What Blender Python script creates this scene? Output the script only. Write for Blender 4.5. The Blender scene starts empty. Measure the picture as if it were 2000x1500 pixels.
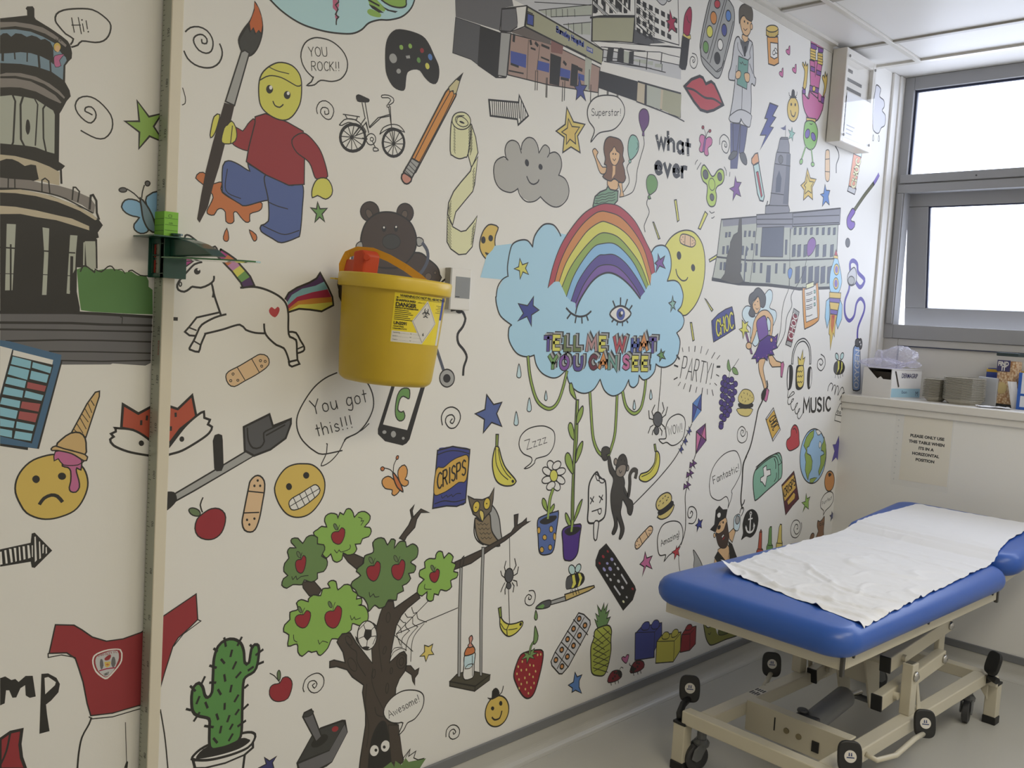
import bpy, bmesh, math, random
from mathutils import Vector, Matrix
from mathutils.geometry import tessellate_polygon
random.seed(7)
sc = bpy.context.scene
# ------------------------------------------------------------------ camera, sky, light, exposure
sc.view_settings.view_transform = 'Standard'; sc.view_settings.look = 'None'
sc.view_settings.exposure = 0.0; sc.view_settings.gamma = 1.0
cam_d = bpy.data.cameras.new('camera'); cam = bpy.data.objects.new('camera', cam_d)
sc.collection.objects.link(cam); sc.camera = cam
cam_d.sensor_width = 36.0; cam_d.lens = 36.0 * 1782.31 / 2000; cam_d.clip_start = .02
cam.matrix_world = Matrix([(0.7162885, -0.0924831, 0.6916485, 1.8606274), (0.6952013, 0.0090463, -0.7187582, 0.0000000), (0.0602161, 0.9956732, 0.0707741, 1.3800000), (0.0000000, 0.0000000, 0.0000000, 1.0000000)])
W = bpy.data.worlds.new('overcast_sky'); sc.world = W; W.use_nodes = True
W.node_tree.nodes['Background'].inputs[0].default_value = (.76, .83, 1.0, 1)
W.node_tree.nodes['Background'].inputs[1].default_value = 5.0
X1, Y0, YL, YW, ZC, ZS = 3.2, -2.4, 4.196, 4.57, 2.632, 1.122     # room: right wall, rear wall, wall under sill, window plane, ceiling, sill
def area(name, loc, rot, sx, sy, power, col):
    d = bpy.data.lights.new(name, 'AREA'); d.shape = 'RECTANGLE'; d.size = sx; d.size_y = sy; d.energy = power; d.color = col
    o = bpy.data.objects.new(name, d); sc.collection.objects.link(o); o.location = loc; o.rotation_euler = rot; return o
p = area('window_daylight_portal', (1.25, YW + .13, 1.95), (math.radians(90), 0, 0), 2.5, 1.3, 1, (1, 1, 1)); p.rotation_euler = (math.radians(-90), 0, 0)
p.data.cycles.is_portal = True
area('added_fill_light', (2.2, 2.9, ZC - .02), (0, 0, 0), .6, 1.2, 16, (1, 1, .98))  # three unseen fill lights, added and balanced to brighten walls and couch
area('added_fill_light', (2.3, 1.2, ZC - .02), (0, 0, 0), .6, 1.2, 25, (1, .90, .68))
area('added_fill_light', (1.4, -1.0, ZC - .02), (0, 0, 0), .6, 1.2, 4.5, (1, .95, .9))
# ------------------------------------------------------------------ helpers
def lin(h):
    v = [int(h[i:i+2], 16) / 255 for i in (0, 2, 4)]
    return tuple(c / 12.92 if c <= .04045 else ((c + .055) / 1.055) ** 2.4 for c in v)
MATS = {}
def mat(name, hexcol, rough=.5, metal=0, bump=0, bscale=60, spec=.5, noise=0, coat=0):
    if name in MATS: return MATS[name]
    m = bpy.data.materials.new(name); m.use_nodes = True; nt = m.node_tree; b = nt.nodes['Principled BSDF']
    c = lin(hexcol) + (1,)
    b.inputs['Base Color'].default_value = c; b.inputs['Roughness'].default_value = rough; b.inputs['Metallic'].default_value = metal
    b.inputs['Specular IOR Level'].default_value = spec; b.inputs['Coat Weight'].default_value = coat
    if bump or noise:
        tc = nt.nodes.new('ShaderNodeTexCoord'); n = nt.nodes.new('ShaderNodeTexNoise'); n.inputs['Scale'].default_value = bscale; n.inputs['Detail'].default_value = 6
        nt.links.new(tc.outputs['Object'], n.inputs['Vector'])
        if bump:
            bp = nt.nodes.new('ShaderNodeBump'); bp.inputs['Strength'].default_value = bump; bp.inputs['Distance'].default_value = .004
            nt.links.new(n.outputs['Fac'], bp.inputs['Height']); nt.links.new(bp.outputs['Normal'], b.inputs['Normal'])
        if noise:
            r = nt.nodes.new('ShaderNodeMix'); r.data_type = 'RGBA'
            r.inputs[6].default_value = c; r.inputs[7].default_value = tuple(v * (1 - noise) for v in c[:3]) + (1,)
            nt.links.new(n.outputs['Fac'], r.inputs[0]); nt.links.new(r.outputs[2], b.inputs['Base Color'])
    MATS[name] = m; return m
def glassy(name, tint=(1, 1, 1), refl=.12, rough=.03, solid=0, solidcol=(1, 1, 1), through=False):
    if name in MATS: return MATS[name]
    m = bpy.data.materials.new(name); m.use_nodes = True; nt = m.node_tree; nt.nodes.clear()
    o = nt.nodes.new('ShaderNodeOutputMaterial'); t = nt.nodes.new('ShaderNodeBsdfTransparent'); t.inputs[0].default_value = tint + (1,)
    g = nt.nodes.new('ShaderNodeBsdfGlossy'); g.inputs['Roughness'].default_value = rough
    fr = nt.nodes.new('ShaderNodeFresnel'); fr.inputs[0].default_value = 1 + refl
    ge = nt.nodes.new('ShaderNodeNewGeometry'); ma = nt.nodes.new('ShaderNodeMath'); ma.operation = 'SUBTRACT'; ma.use_clamp = True      # only the outer face mirrors
    nt.links.new(fr.outputs[0], ma.inputs[0]); nt.links.new(ge.outputs['Backfacing'], ma.inputs[1])
    mx = nt.nodes.new('ShaderNodeMixShader'); nt.links.new(ma.outputs[0], mx.inputs[0]); nt.links.new(t.outputs[0], mx.inputs[1]); nt.links.new(g.outputs[0], mx.inputs[2])
    last = mx
    if solid:
        d = nt.nodes.new('ShaderNodeBsdfDiffuse'); d.inputs[0].default_value = solidcol + (1,)
        if through:
            tr = nt.nodes.new('ShaderNodeBsdfTranslucent'); tr.inputs[0].default_value = solidcol + (1,); m3 = nt.nodes.new('ShaderNodeMixShader')
            nt.links.new(d.outputs[0], m3.inputs[1]); nt.links.new(tr.outputs[0], m3.inputs[2]); d = m3
        m2 = nt.nodes.new('ShaderNodeMixShader'); m2.inputs[0].default_value = solid
        nt.links.new(mx.outputs[0], m2.inputs[1]); nt.links.new(d.outputs[0], m2.inputs[2]); last = m2
    nt.links.new(last.outputs[0], o.inputs[0]); MATS[name] = m; return m
class MB:
    """collects shapes, then links them as one mesh object"""
    def __init__(s): s.v = []; s.f = []
    def quad(s, *p): n = len(s.v); s.v += [tuple(q) for q in p]; s.f.append(tuple(range(n, n + len(p)))); return s
    def box(s, x0, x1, y0, y1, z0, z1):
        n = len(s.v); s.v += [(x, y, z) for x in (x0, x1) for y in (y0, y1) for z in (z0, z1)]
        for f in ((0, 1, 3, 2), (4, 6, 7, 5), (0, 4, 5, 1), (2, 3, 7, 6), (0, 2, 6, 4), (1, 5, 7, 3)): s.f.append(tuple(n + i for i in f))
        return s
    def beam(s, p, q, w, h, up=(0, 0, 1)):
        p, q = Vector(p), Vector(q); d = (q - p).normalized(); a = d.cross(Vector(up)).normalized() * (w / 2); b = a.cross(d).normalized() * (h / 2)
        n = len(s.v)
        for o in (p, q): s.v += [tuple(o + a + b), tuple(o - a + b), tuple(o - a - b), tuple(o + a - b)]
        for f in ((3, 2, 1, 0), (4, 5, 6, 7), (0, 1, 5, 4), (1, 2, 6, 5), (2, 3, 7, 6), (3, 0, 4, 7)): s.f.append(tuple(n + i for i in f))
        return s
    def tube(s, pts, r, k=12, caps=True):
        pts = [Vector(p) for p in pts]; rings = []; rs = r if isinstance(r, (list, tuple)) else [r] * len(pts); ref = None
        for i, p in enumerate(pts):
            d = (pts[min(i + 1, len(pts) - 1)] - pts[max(i - 1, 0)]).normalized()
            if ref is None: ref = d.orthogonal().normalized()
            a = (ref - d * ref.dot(d)).normalized(); ref = a; b = d.cross(a); n = len(s.v)
            s.v += [tuple(p + (a * math.cos(2 * math.pi * j / k) + b * math.sin(2 * math.pi * j / k)) * rs[i]) for j in range(k)]; rings.append(n)
        for a, b in zip(rings, rings[1:]):
            for j in range(k): s.f.append((a + j, a + (j + 1) % k, b + (j + 1) % k, b + j))
        if caps: s.f.append(tuple(rings[0] + j for j in range(k))[::-1]); s.f.append(tuple(rings[-1] + j for j in range(k)))
        return s
    def cyl(s, p, q, r, k=24): return s.tube([p, q], r, k)
    def prism(s, poly, f3, f3b):
        """polygon of (u,v) extruded between two mappings"""
        n = len(s.v); m = len(poly); s.v += [tuple(f3(u, v)) for u, v in poly] + [tuple(f3b(u, v)) for u, v in poly]
        s.f.append(tuple(n + i for i in range(m))); s.f.append(tuple(n + m + i for i in range(m))[::-1])
        for i in range(m): s.f.append((n + i, n + m + i, n + m + (i + 1) % m, n + (i + 1) % m))
        return s
    def build(s, name, material, parent=None, bevel=0, seg=2, smooth=False, fix=True):
        me = bpy.data.meshes.new(name); me.from_pydata(s.v, [], s.f); me.materials.append(material)
        if fix:
            bm = bmesh.new(); bm.from_mesh(me); bmesh.ops.recalc_face_normals(bm, faces=bm.faces); bm.to_mesh(me); bm.free()
        o = bpy.data.objects.new(name, me); sc.collection.objects.link(o)
        if smooth:
            for q in me.polygons: q.use_smooth = True
        if bevel:
            b = o.modifiers.new('bevel', 'BEVEL'); b.width = bevel; b.segments = seg; b.limit_method = 'ANGLE'
        if parent: o.parent = parent
        return o
def tag(o, label=None, cat=None, group=None, kind=None):
    if label: o['label'] = label
    if cat: o['category'] = cat
    if group: o['group'] = group
    if kind: o['kind'] = kind
    return o
def thing(name, label, cat, loc=(0, 0, 0), rz=0, group=None):
    o = bpy.data.objects.new(name, None); sc.collection.objects.link(o); o.empty_display_size = .05
    o.location = loc; o.rotation_euler = (0, 0, rz); return tag(o, label, cat, group)
def struct(name, mb, m, **k): return tag(mb.build(name, m, **k), kind='structure')
def textmesh(s, size, bold=0, align='LEFT', spacing=1):
    c = bpy.data.curves.new('t', 'FONT'); c.body = s; c.size = size; c.offset = bold; c.align_x = align; c.space_character = spacing; c.resolution_u = 3
    o = bpy.data.objects.new('t', c); sc.collection.objects.link(o); bpy.context.view_layer.update()
    me = bpy.data.meshes.new_from_object(o.evaluated_get(bpy.context.evaluated_depsgraph_get()))
    v = [(p.co.x, p.co.y) for p in me.vertices]; f = [tuple(q.vertices) for q in me.polygons]
    bpy.data.objects.remove(o); bpy.data.curves.remove(c); bpy.data.meshes.remove(me); return v, f
def addtext(mb, s, size, fn, x=0, y=0, **k):
    v, f = textmesh(s, size, **k); n = len(mb.v); mb.v += [tuple(fn(a + x, b + y)) for a, b in v]; mb.f += [tuple(n + i for i in q) for q in f]
def copy_tree(o, parent=None):
    c = o.copy(); sc.collection.objects.link(c)
    if parent: c.parent = parent
    for ch in list(o.children): copy_tree(ch, c)
    return c
WALL = mat('wall_paint', 'e6e4df', .55, bump=.03, bscale=180)
WHITE = mat('white_plastic', 'e4e2de', .35)
# ------------------------------------------------------------------ the room
struct('wall_left', MB().box(-.12, 0, Y0, 4.86, 0, 2.85), WALL)
struct('wall_back', MB().box(0, X1, YL, 4.86, 0, ZS - .066), WALL)
struct('wall_rear', MB().box(-.12, X1 + .12, Y0 - .12, Y0, 0, 2.85), WALL)
struct('wall_right', MB().box(X1, X1 + .12, Y0, 4.86, 0, 2.85), WALL)
struct('wall_end', MB().box(2.5, X1, YL, 4.86, ZS, 2.85), WALL)
FL = mat('vinyl_floor', 'c2c0b8', .33, bump=.02, bscale=300, noise=.12)
struct('floor', MB().box(-.12, X1 + .12, Y0 - .12, 4.86, -.08, 0), FL)
CE = mat('ceiling_tile', 'dedcd8', .42, bump=.02, bscale=200, spec=.35)
struct('ceiling', MB().box(-.12, X1 + .12, Y0 - .12, YL, ZC + .008, ZC + .03).box(-.12, X1 + .12, YL, 4.86, 2.668, 2.85), CE)
BAR = mat('ceiling_bar', 'cfcbc2', .35)
g = MB()
for k in range(10):
    y = 3.885 - .595 * k
    g.box(.03, X1, y - .012, y + .012, ZC, ZC + .0075)
struct('trim_1', g, mat('ceiling_cross_bar', 'a9a59c', .4))
g = MB()
for k in range(6):
    x = .215 + .6 * k
    g.box(x - .012, x + .012, Y0, YL, ZC - .003, ZC + .0075)
struct('trim_2', g, BAR, bevel=.001)
struct('trim_3', MB().box(0, .026, Y0, 3.79, ZC - .004, ZC + .0079).box(0, .0035, Y0, 3.79, ZC - .03, ZC).box(.0, X1, YL - .012, YL + .02, ZC - .002, 2.667), BAR)
COVE = mat('skirting_vinyl', 'bdbbb4', .35)
def cove(axis):
    prof = [(0, .0745), (.003, .0745), (.003, .035)] + [(.003 + .032 * (1 - math.cos(a)), .035 - .0335 * math.sin(a)) for a in (i * math.pi / 16 for i in range(1, 9))] + [(.035, -.001), (0, -.001)]
    m = MB()
    if axis == 'y': m.prism(prof, lambda u, v: (u, Y0, v), lambda u, v: (u, YL, v))
    else: m.prism(prof, lambda u, v: (0, YL - u, v), lambda u, v: (X1, YL - u, v))
    return m
struct('baseboard_left', cove('y'), COVE, smooth=False); struct('baseboard_back', cove('x'), COVE)
CAP = mat('capping_strip', '77787a', .4)
struct('trim_4', MB().box(0, .008, Y0, YL, .074, .106), CAP, bevel=.003); struct('trim_5', MB().box(0, X1, YL - .008, YL, .074, .106), CAP, bevel=.003)
SILL = mat('sill_board', 'dcd8d0', .4)
struct('trim_6', MB().box(0, X1, YL - .022, 4.64, ZS - .036, ZS), SILL, bevel=.004)
struct('trim_7', MB().box(0, X1, YL - .012, YL + .01, ZS - .066, ZS - .036), SILL, bevel=.003)
struct('trim_8', MB().box(0, .012, 4.438, 4.50, ZS, 2.667).box(0, .02, 4.50, 4.56, ZS, 2.667), WHITE, bevel=.003)
# window: fixed light above, top-hung sash below standing slightly open, infill panel down to the sill
DK = mat('window_gasket', '2a3048', .5)
AL = mat('window_aluminium', '98989a', .45, metal=.0)
WX0, WX1 = .02, 2.48
wf = MB()
wf.box(WX0, WX0 + .045, YW - .02, YW + .05, 1.40, 2.667).box(WX1 - .05, WX1, YW - .02, YW + .05, 1.40, 2.667)
wf.box(WX0 + .045, WX1 - .05, YW - .02, YW + .05, 2.605, 2.667).box(WX0 + .045, WX1 - .05, YW - .02, YW + .05, 2.112, 2.195).box(WX0 + .045, WX1 - .05, YW - .02, YW + .05, 1.40, 1.468)
wf.box(WX0 + .02, WX1 - .02, YW - .034, YW - .021, 2.155, 2.196).box(WX0 + .01, WX1 - .01, YW - .03, YW - .021, 2.108, 2.150).box(WX0 + .01, WX0 + .04, YW - .03, YW - .021, 1.47, 2.107)
win = struct('window_1', wf, AL, bevel=.003)
MB().box(WX0 - .02, WX1 + .02, YW, YW + .06, ZS - .02, 1.40).build('infill_panel', mat('infill_panel', 'd4d1cb', .4), win)
MB().box(WX0, WX0 + .072, YW - .012, YW - .001, ZS, 1.399).box(WX0 + .073, WX1, YW - .012, YW - .001, 1.366, 1.399).build('cover_strip', mat('cover_strip', 'b9b7b4', .4), win, bevel=.001)
MB().box(WX0 + .0725, WX0 + .0765, YW - .013, YW - .001, 1.25, 1.366).box(WX0 + .0725, WX1, YW - .013, YW - .001, 1.3615, 1.366).build('panel_gasket', DK, win)
gk = MB()
for x0, x1, z0, z1 in ((WX0 + .045, WX1 - .05, 2.595, 2.605), (WX0 + .045, WX0 + .055, 2.195, 2.595)): gk.box(x0, x1, YW + .0, YW + .012, z0, z1)
gk.build('gasket', DK, win)
MB().box(WX0 + .048, WX1 - .053, YW + .012, YW + .016, 2.196, 2.604).build('pane', glassy('window_glass', refl=.4), win)
hz = 2.108; tilt = math.radians(9)
def sash(x, y, z): # rotates outwards about the head
    d = hz - z; return (x, YW + .052 + y * math.cos(tilt) + d * math.sin(tilt), hz - d * math.cos(tilt) + y * math.sin(tilt))
def sbox(m, x0, x1, y0, y1, z0, z1):
    t = MB().box(x0, x1, y0, y1, z0, z1); n = len(m.v); m.v += [sash(*q) for q in t.v]; m.f += [tuple(n + i for i in f) for f in t.f]
s = MB(); sx0, sx1 = WX0 + .032, WX1 - .04
sbox(s, sx0, sx1, .004, .045, 2.05, 2.14); sbox(s, sx0, sx1, 0, .045, 1.44, 1.552); sbox(s, sx0, sx0 + .10, 0, .045, 1.552, 2.05); sbox(s, sx1 - .1, sx1, 0, .045, 1.552, 2.05)
sa = s.build('opening_sash', AL, win, bevel=.003)
s = MB(); sbox(s, sx0 + .10, sx1 - .1, .02, .024, 1.55, 2.052); s.build('pane', MATS['window_glass'], sa)
s = MB(); sbox(s, sx0 + .10, sx0 + .108, .006, .02, 1.552, 2.05); sbox(s, sx0 + .10, sx1 - .1, .006, .02, 2.043, 2.05); s.build('gasket', DK, sa)
m = MB()
for x in (.39, 1.3): m.cyl((x, YW - .036, 2.172), (x, YW - .031, 2.172), .004, 10)
m.build('screw', mat('dark_screw', '4a4a4c', .4), win)
# ------------------------------------------------------------------ the mural
FONT = {'A': (0.9, 'l0 0 .45 1 .9 0;l.17 .38 .73 .38'), 'B': (0.8, 'l0 0 0 1;c0 1 .5 1 .6 .78 .5 .55 0 .53;c0 .53 .6 .5 .72 .27 .6 .03 0 0'), 'C': (0.8, 'c.75 .85 .5 1 .2 .9 .02 .5 .2 .1 .5 0 .75 .15'), 'E': (0.7, 'l.65 1 0 1 0 0 .65 0;l0 .52 .55 .52'), 'F': (0.7, 'l.65 1 0 1 0 0;l0 .52 .5 .52'), 'G': (0.85, 'c.75 .85 .5 1 .2 .9 .02 .5 .2 .1 .5 0 .78 .2;l.78 .2 .78 .45 .5 .45'), 'H': (0.8, 'l0 0 0 1;l.75 0 .75 1;l0 .52 .75 .52'), 'I': (0.3, 'l.15 0 .15 1'), 'K': (0.75, 'l0 0 0 1;l.65 1 0 .45;l.15 .55 .7 0'), 'L': (0.65, 'l0 1 0 0 .6 0'), 'M': (1, 'l0 0 .1 1 .48 .3 .86 1 .96 0'), 'N': (0.85, 'l0 0 0 1 .78 0 .78 1'), 'O': (0.9, 'c.42 1 .12 .85 .02 .5 .12 .15 .42 0 .72 .15 .83 .5 .72 .85 .42 1'), 'P': (0.75, 'l0 0 0 1;c0 1 .5 1 .66 .76 .5 .5 0 .48'), 'R': (0.78, 'l0 0 0 1;c0 1 .5 1 .66 .76 .5 .52 0 .5;l.3 .5 .7 0'), 'S': (0.7, 'c.62 .85 .35 1 .08 .85 .1 .62 .35 .5 .6 .37 .6 .12 .32 0 .03 .14'), 'T': (0.8, 'l0 1 .8 1;l.4 1 .4 0'), 'U': (0.8, 'c0 1 0 .4 .12 .06 .38 0 .62 .06 .74 .4 .74 1'), 'W': (1.1, 'l0 1 .25 0 .52 .75 .8 0 1.05 1'), 'X': (0.75, 'l0 1 .7 0;l.7 1 0 0'), 'Y': (0.8, 'l0 1 .38 .48 .76 1;l.38 .48 .38 0'), 'Z': (0.8, 'l0 1 .75 1 0 0 .75 0'), 'a': (0.62, 'c.52 .55 .3 .62 .06 .45 .06 .15 .25 0 .5 .18;l.52 .6 .54 0'), 'c': (0.55, 'c.5 .52 .3 .62 .05 .42 .08 .1 .3 0 .52 .12'), 'e': (0.6, 'c.05 .32 .5 .36 .45 .55 .25 .62 .04 .4 .1 .08 .3 0 .52 .12'), 'f': (0.4, 'c.42 .95 .22 1 .15 .8 .15 0;l0 .6 .38 .6'), 'g': (0.6, 'c.5 .52 .25 .62 .04 .4 .08 .1 .3 .04 .5 .2;c.52 .6 .52 -.1 .35 -.35 .05 -.25'), 'h': (0.6, 'l0 0 0 1;c0 .4 .25 .62 .48 .5 .5 .3 .5 0'), 'i': (0.25, 'l.1 0 .1 .6;l.1 .8 .1 .84'), 'l': (0.25, 'l.1 0 .1 1'), 'm': (0.9, 'l0 0 0 .6;c0 .4 .18 .62 .38 .5 .4 0;c.4 .4 .6 .62 .78 .5 .8 0'), 'n': (0.6, 'l0 0 0 .6;c0 .4 .25 .62 .48 .5 .5 .3 .5 0'), 'o': (0.62, 'c.28 .6 .06 .48 .06 .12 .28 0 .5 .12 .5 .48 .28 .6'), 'p': (0.6, 'l0 .6 0 -.38;c0 .45 .25 .62 .5 .45 .5 .15 .25 0 0 .15'), 'r': (0.45, 'l0 0 0 .6;c0 .35 .15 .58 .4 .58'), 's': (0.5, 'c.44 .5 .25 .62 .06 .5 .12 .35 .4 .25 .42 .08 .22 0 .02 .08'), 't': (0.45, 'l.18 .9 .18 0;l0 .6 .4 .6'), 'u': (0.6, 'c0 .6 .02 .15 .22 0 .45 .15 .5 .35;l.5 .6 .52 0'), 'v': (0.55, 'l0 .6 .25 0 .5 .6'), 'w': (0.8, 'l0 .6 .18 0 .38 .5 .58 0 .76 .6'), 'y': (0.55, 'l0 .6 .25 0;l.5 .6 .1 -.38'), 'z': (0.55, 'l0 .58 .5 .58 0 0 .5 0'), '!': (0.3, 'l.14 1 .12 .28;l.11 .05 .11 .0'), '1': (0.4, 'l.05 .8 .22 1 .22 0'), '8': (0.6, 'c.3 .52 .1 .7 .15 .95 .45 .95 .5 .7 .3 .52 .05 .3 .1 .02 .5 .02 .55 .3 .3 .52'), '7': (0.6, 'l0 1 .55 1 .2 0'), ' ': (0.45, '')}
PALETTE = [('alien', '8fbf70'), ('apple', '983038'), ('banana', 'd8d05c'), ('bark', '4d443c'), ('bark2', '6e6454'), ('bark3', '8a7a60'), ('bear', '4a3f38'), ('bearlt', '66584c'), ('blue', '57689f'), ('blue2', '5f86c4'), ('blue3', '4a58a0'), ('blue5', '8fa6cc'), ('bluepot', '5c70a6'), ('brick', 'a98f84'), ('brick2', '8a645e'), ('brickred', '8a3a44'), ('brown0', '3a302a'), ('brownhair', '7a583f'), ('brushorange', 'c4683a'), ('bun', 'd2c078'), ('bush', '6c8a54'), ('cactus', '5d9350'), ('catbrown', '8a664c'), ('cloud', 'b2b0aa'), ('cloud2', 'cfcfd6'), ('cloudblue', 'acd4ea'), ('cone', 'd2b27c'), ('cream', 'e0dfb4'), ('crimson', 'a5304f'), ('crimson2', '6a2a36'), ('dkbrown', '5e574c'), ('dkbrown2', '4c3c34'), ('dkgrey', '5a5a5c'), ('dkgrey2', '434340'), ('fox', 'b85640'), ('gold', 'd8bb62'), ('gold2', 'dcc870'), ('gold3', 'dcbf68'), ('gold4', 'd2aa52'), ('grape', '4f3f80'), ('green', '5a864c'), ('green2', '6f9a58'), ('green3', '8a9a4a'), ('green4', '94ac52'), ('grey', 'a6a6a4'), ('heart', 'b8444a'), ('indigo', '5a4a90'), ('indigo2', '3f4690'), ('ink', '2f2d2a'), ('kitgreen', '85b39b'), ('leaf', '6a7d58'), ('leaf2', '7d9c62'), ('lilac', 'c08ab0'), ('lilac2', '9a98c8'), ('lime', '93b95c'), ('lime2', '8fb85a'), ('ltblue2', '8fc4d8'), ('ltgrey', 'c6c6c8'), ('magenta', 'a83a80'), ('maroon', '5a2a32'), ('mergreen', '7f9f84'), ('monkey', '46423c'), ('monkeyear', '8f8478'), ('monkeyface', '8f8478'), ('navy', '3f3f72'), ('navy2', '4a5091'), ('navy3', '434a8b'), ('navy4', '5a5c80'), ('olive', '504c40'), ('olive2', '6c7a44'), ('olive3', '8a8a48'), ('olive4', '6a7040'), ('olive5', '66664e'), ('orange', 'c87848'), ('orange2', 'c88a3c'), ('orange3', 'dca05c'), ('orange4', 'cf8a4a'), ('orange5', 'c98c52'), ('paleblue', 'd0e2e8'), ('paleteal', 'bcd6d2'), ('paleteal2', 'a4cfe8'), ('peach', 'dca070'), ('peach2', 'e0a084'), ('pencil', 'd6944c'), ('pine', 'a8b050'), ('pinegreen', '6a8a58'), ('pink', 'c4709a'), ('pink2', 'c26a86'), ('pink3', 'c8709f'), ('plaster', 'dfbf98'), ('plum', '8a5a8a'), ('pond', 'b8dce2'), ('purple', '4f3560'), ('purple2', '6a4078'), ('purple3', '553a86'), ('red', '98353a'), ('red2', 'a85a5a'), ('redlady', '7c2a32'), ('redr', 'b04a50'), ('rubber', 'cc9080'), ('rubber2', 'b08884'), ('sage', 'b4b8ac'), ('sage2', 'a9a88e'), ('skin', 'e0b98c'), ('sky', '8dbbe0'), ('sky2', 'c4dce2'), ('skyb', '9cc0e0'), ('slate', '7f97a8'), ('slatedk', '555a68'), ('spinner', 'b6d060'), ('stone', '6b6a6c'), ('stone2', '888890'), ('stone3', '6c6e78'), ('sun', 'dcd868'), ('tan2', 'c4b8a0'), ('taupe', '8a8480'), ('taupe2', '6e6560'), ('teal', '4b6e8e'), ('teal2', '7fb0ba'), ('turq', '8fbcae'), ('turq2', '6f9c90'), ('violet', '7a5aa0'), ('violet2', '80509a'), ('violet3', '7a6ab0'), ('violetdk', '5a50a0'), ('violetdk2', '7a5cb0'), ('white', 'e6e2d8'), ('wood', 'cfc498'), ('wood2', 'c8b070'), ('yellow', 'd6d262'), ('yellow2', 'd8bf50'), ('yellow3', 'ccc45a')]
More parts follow.
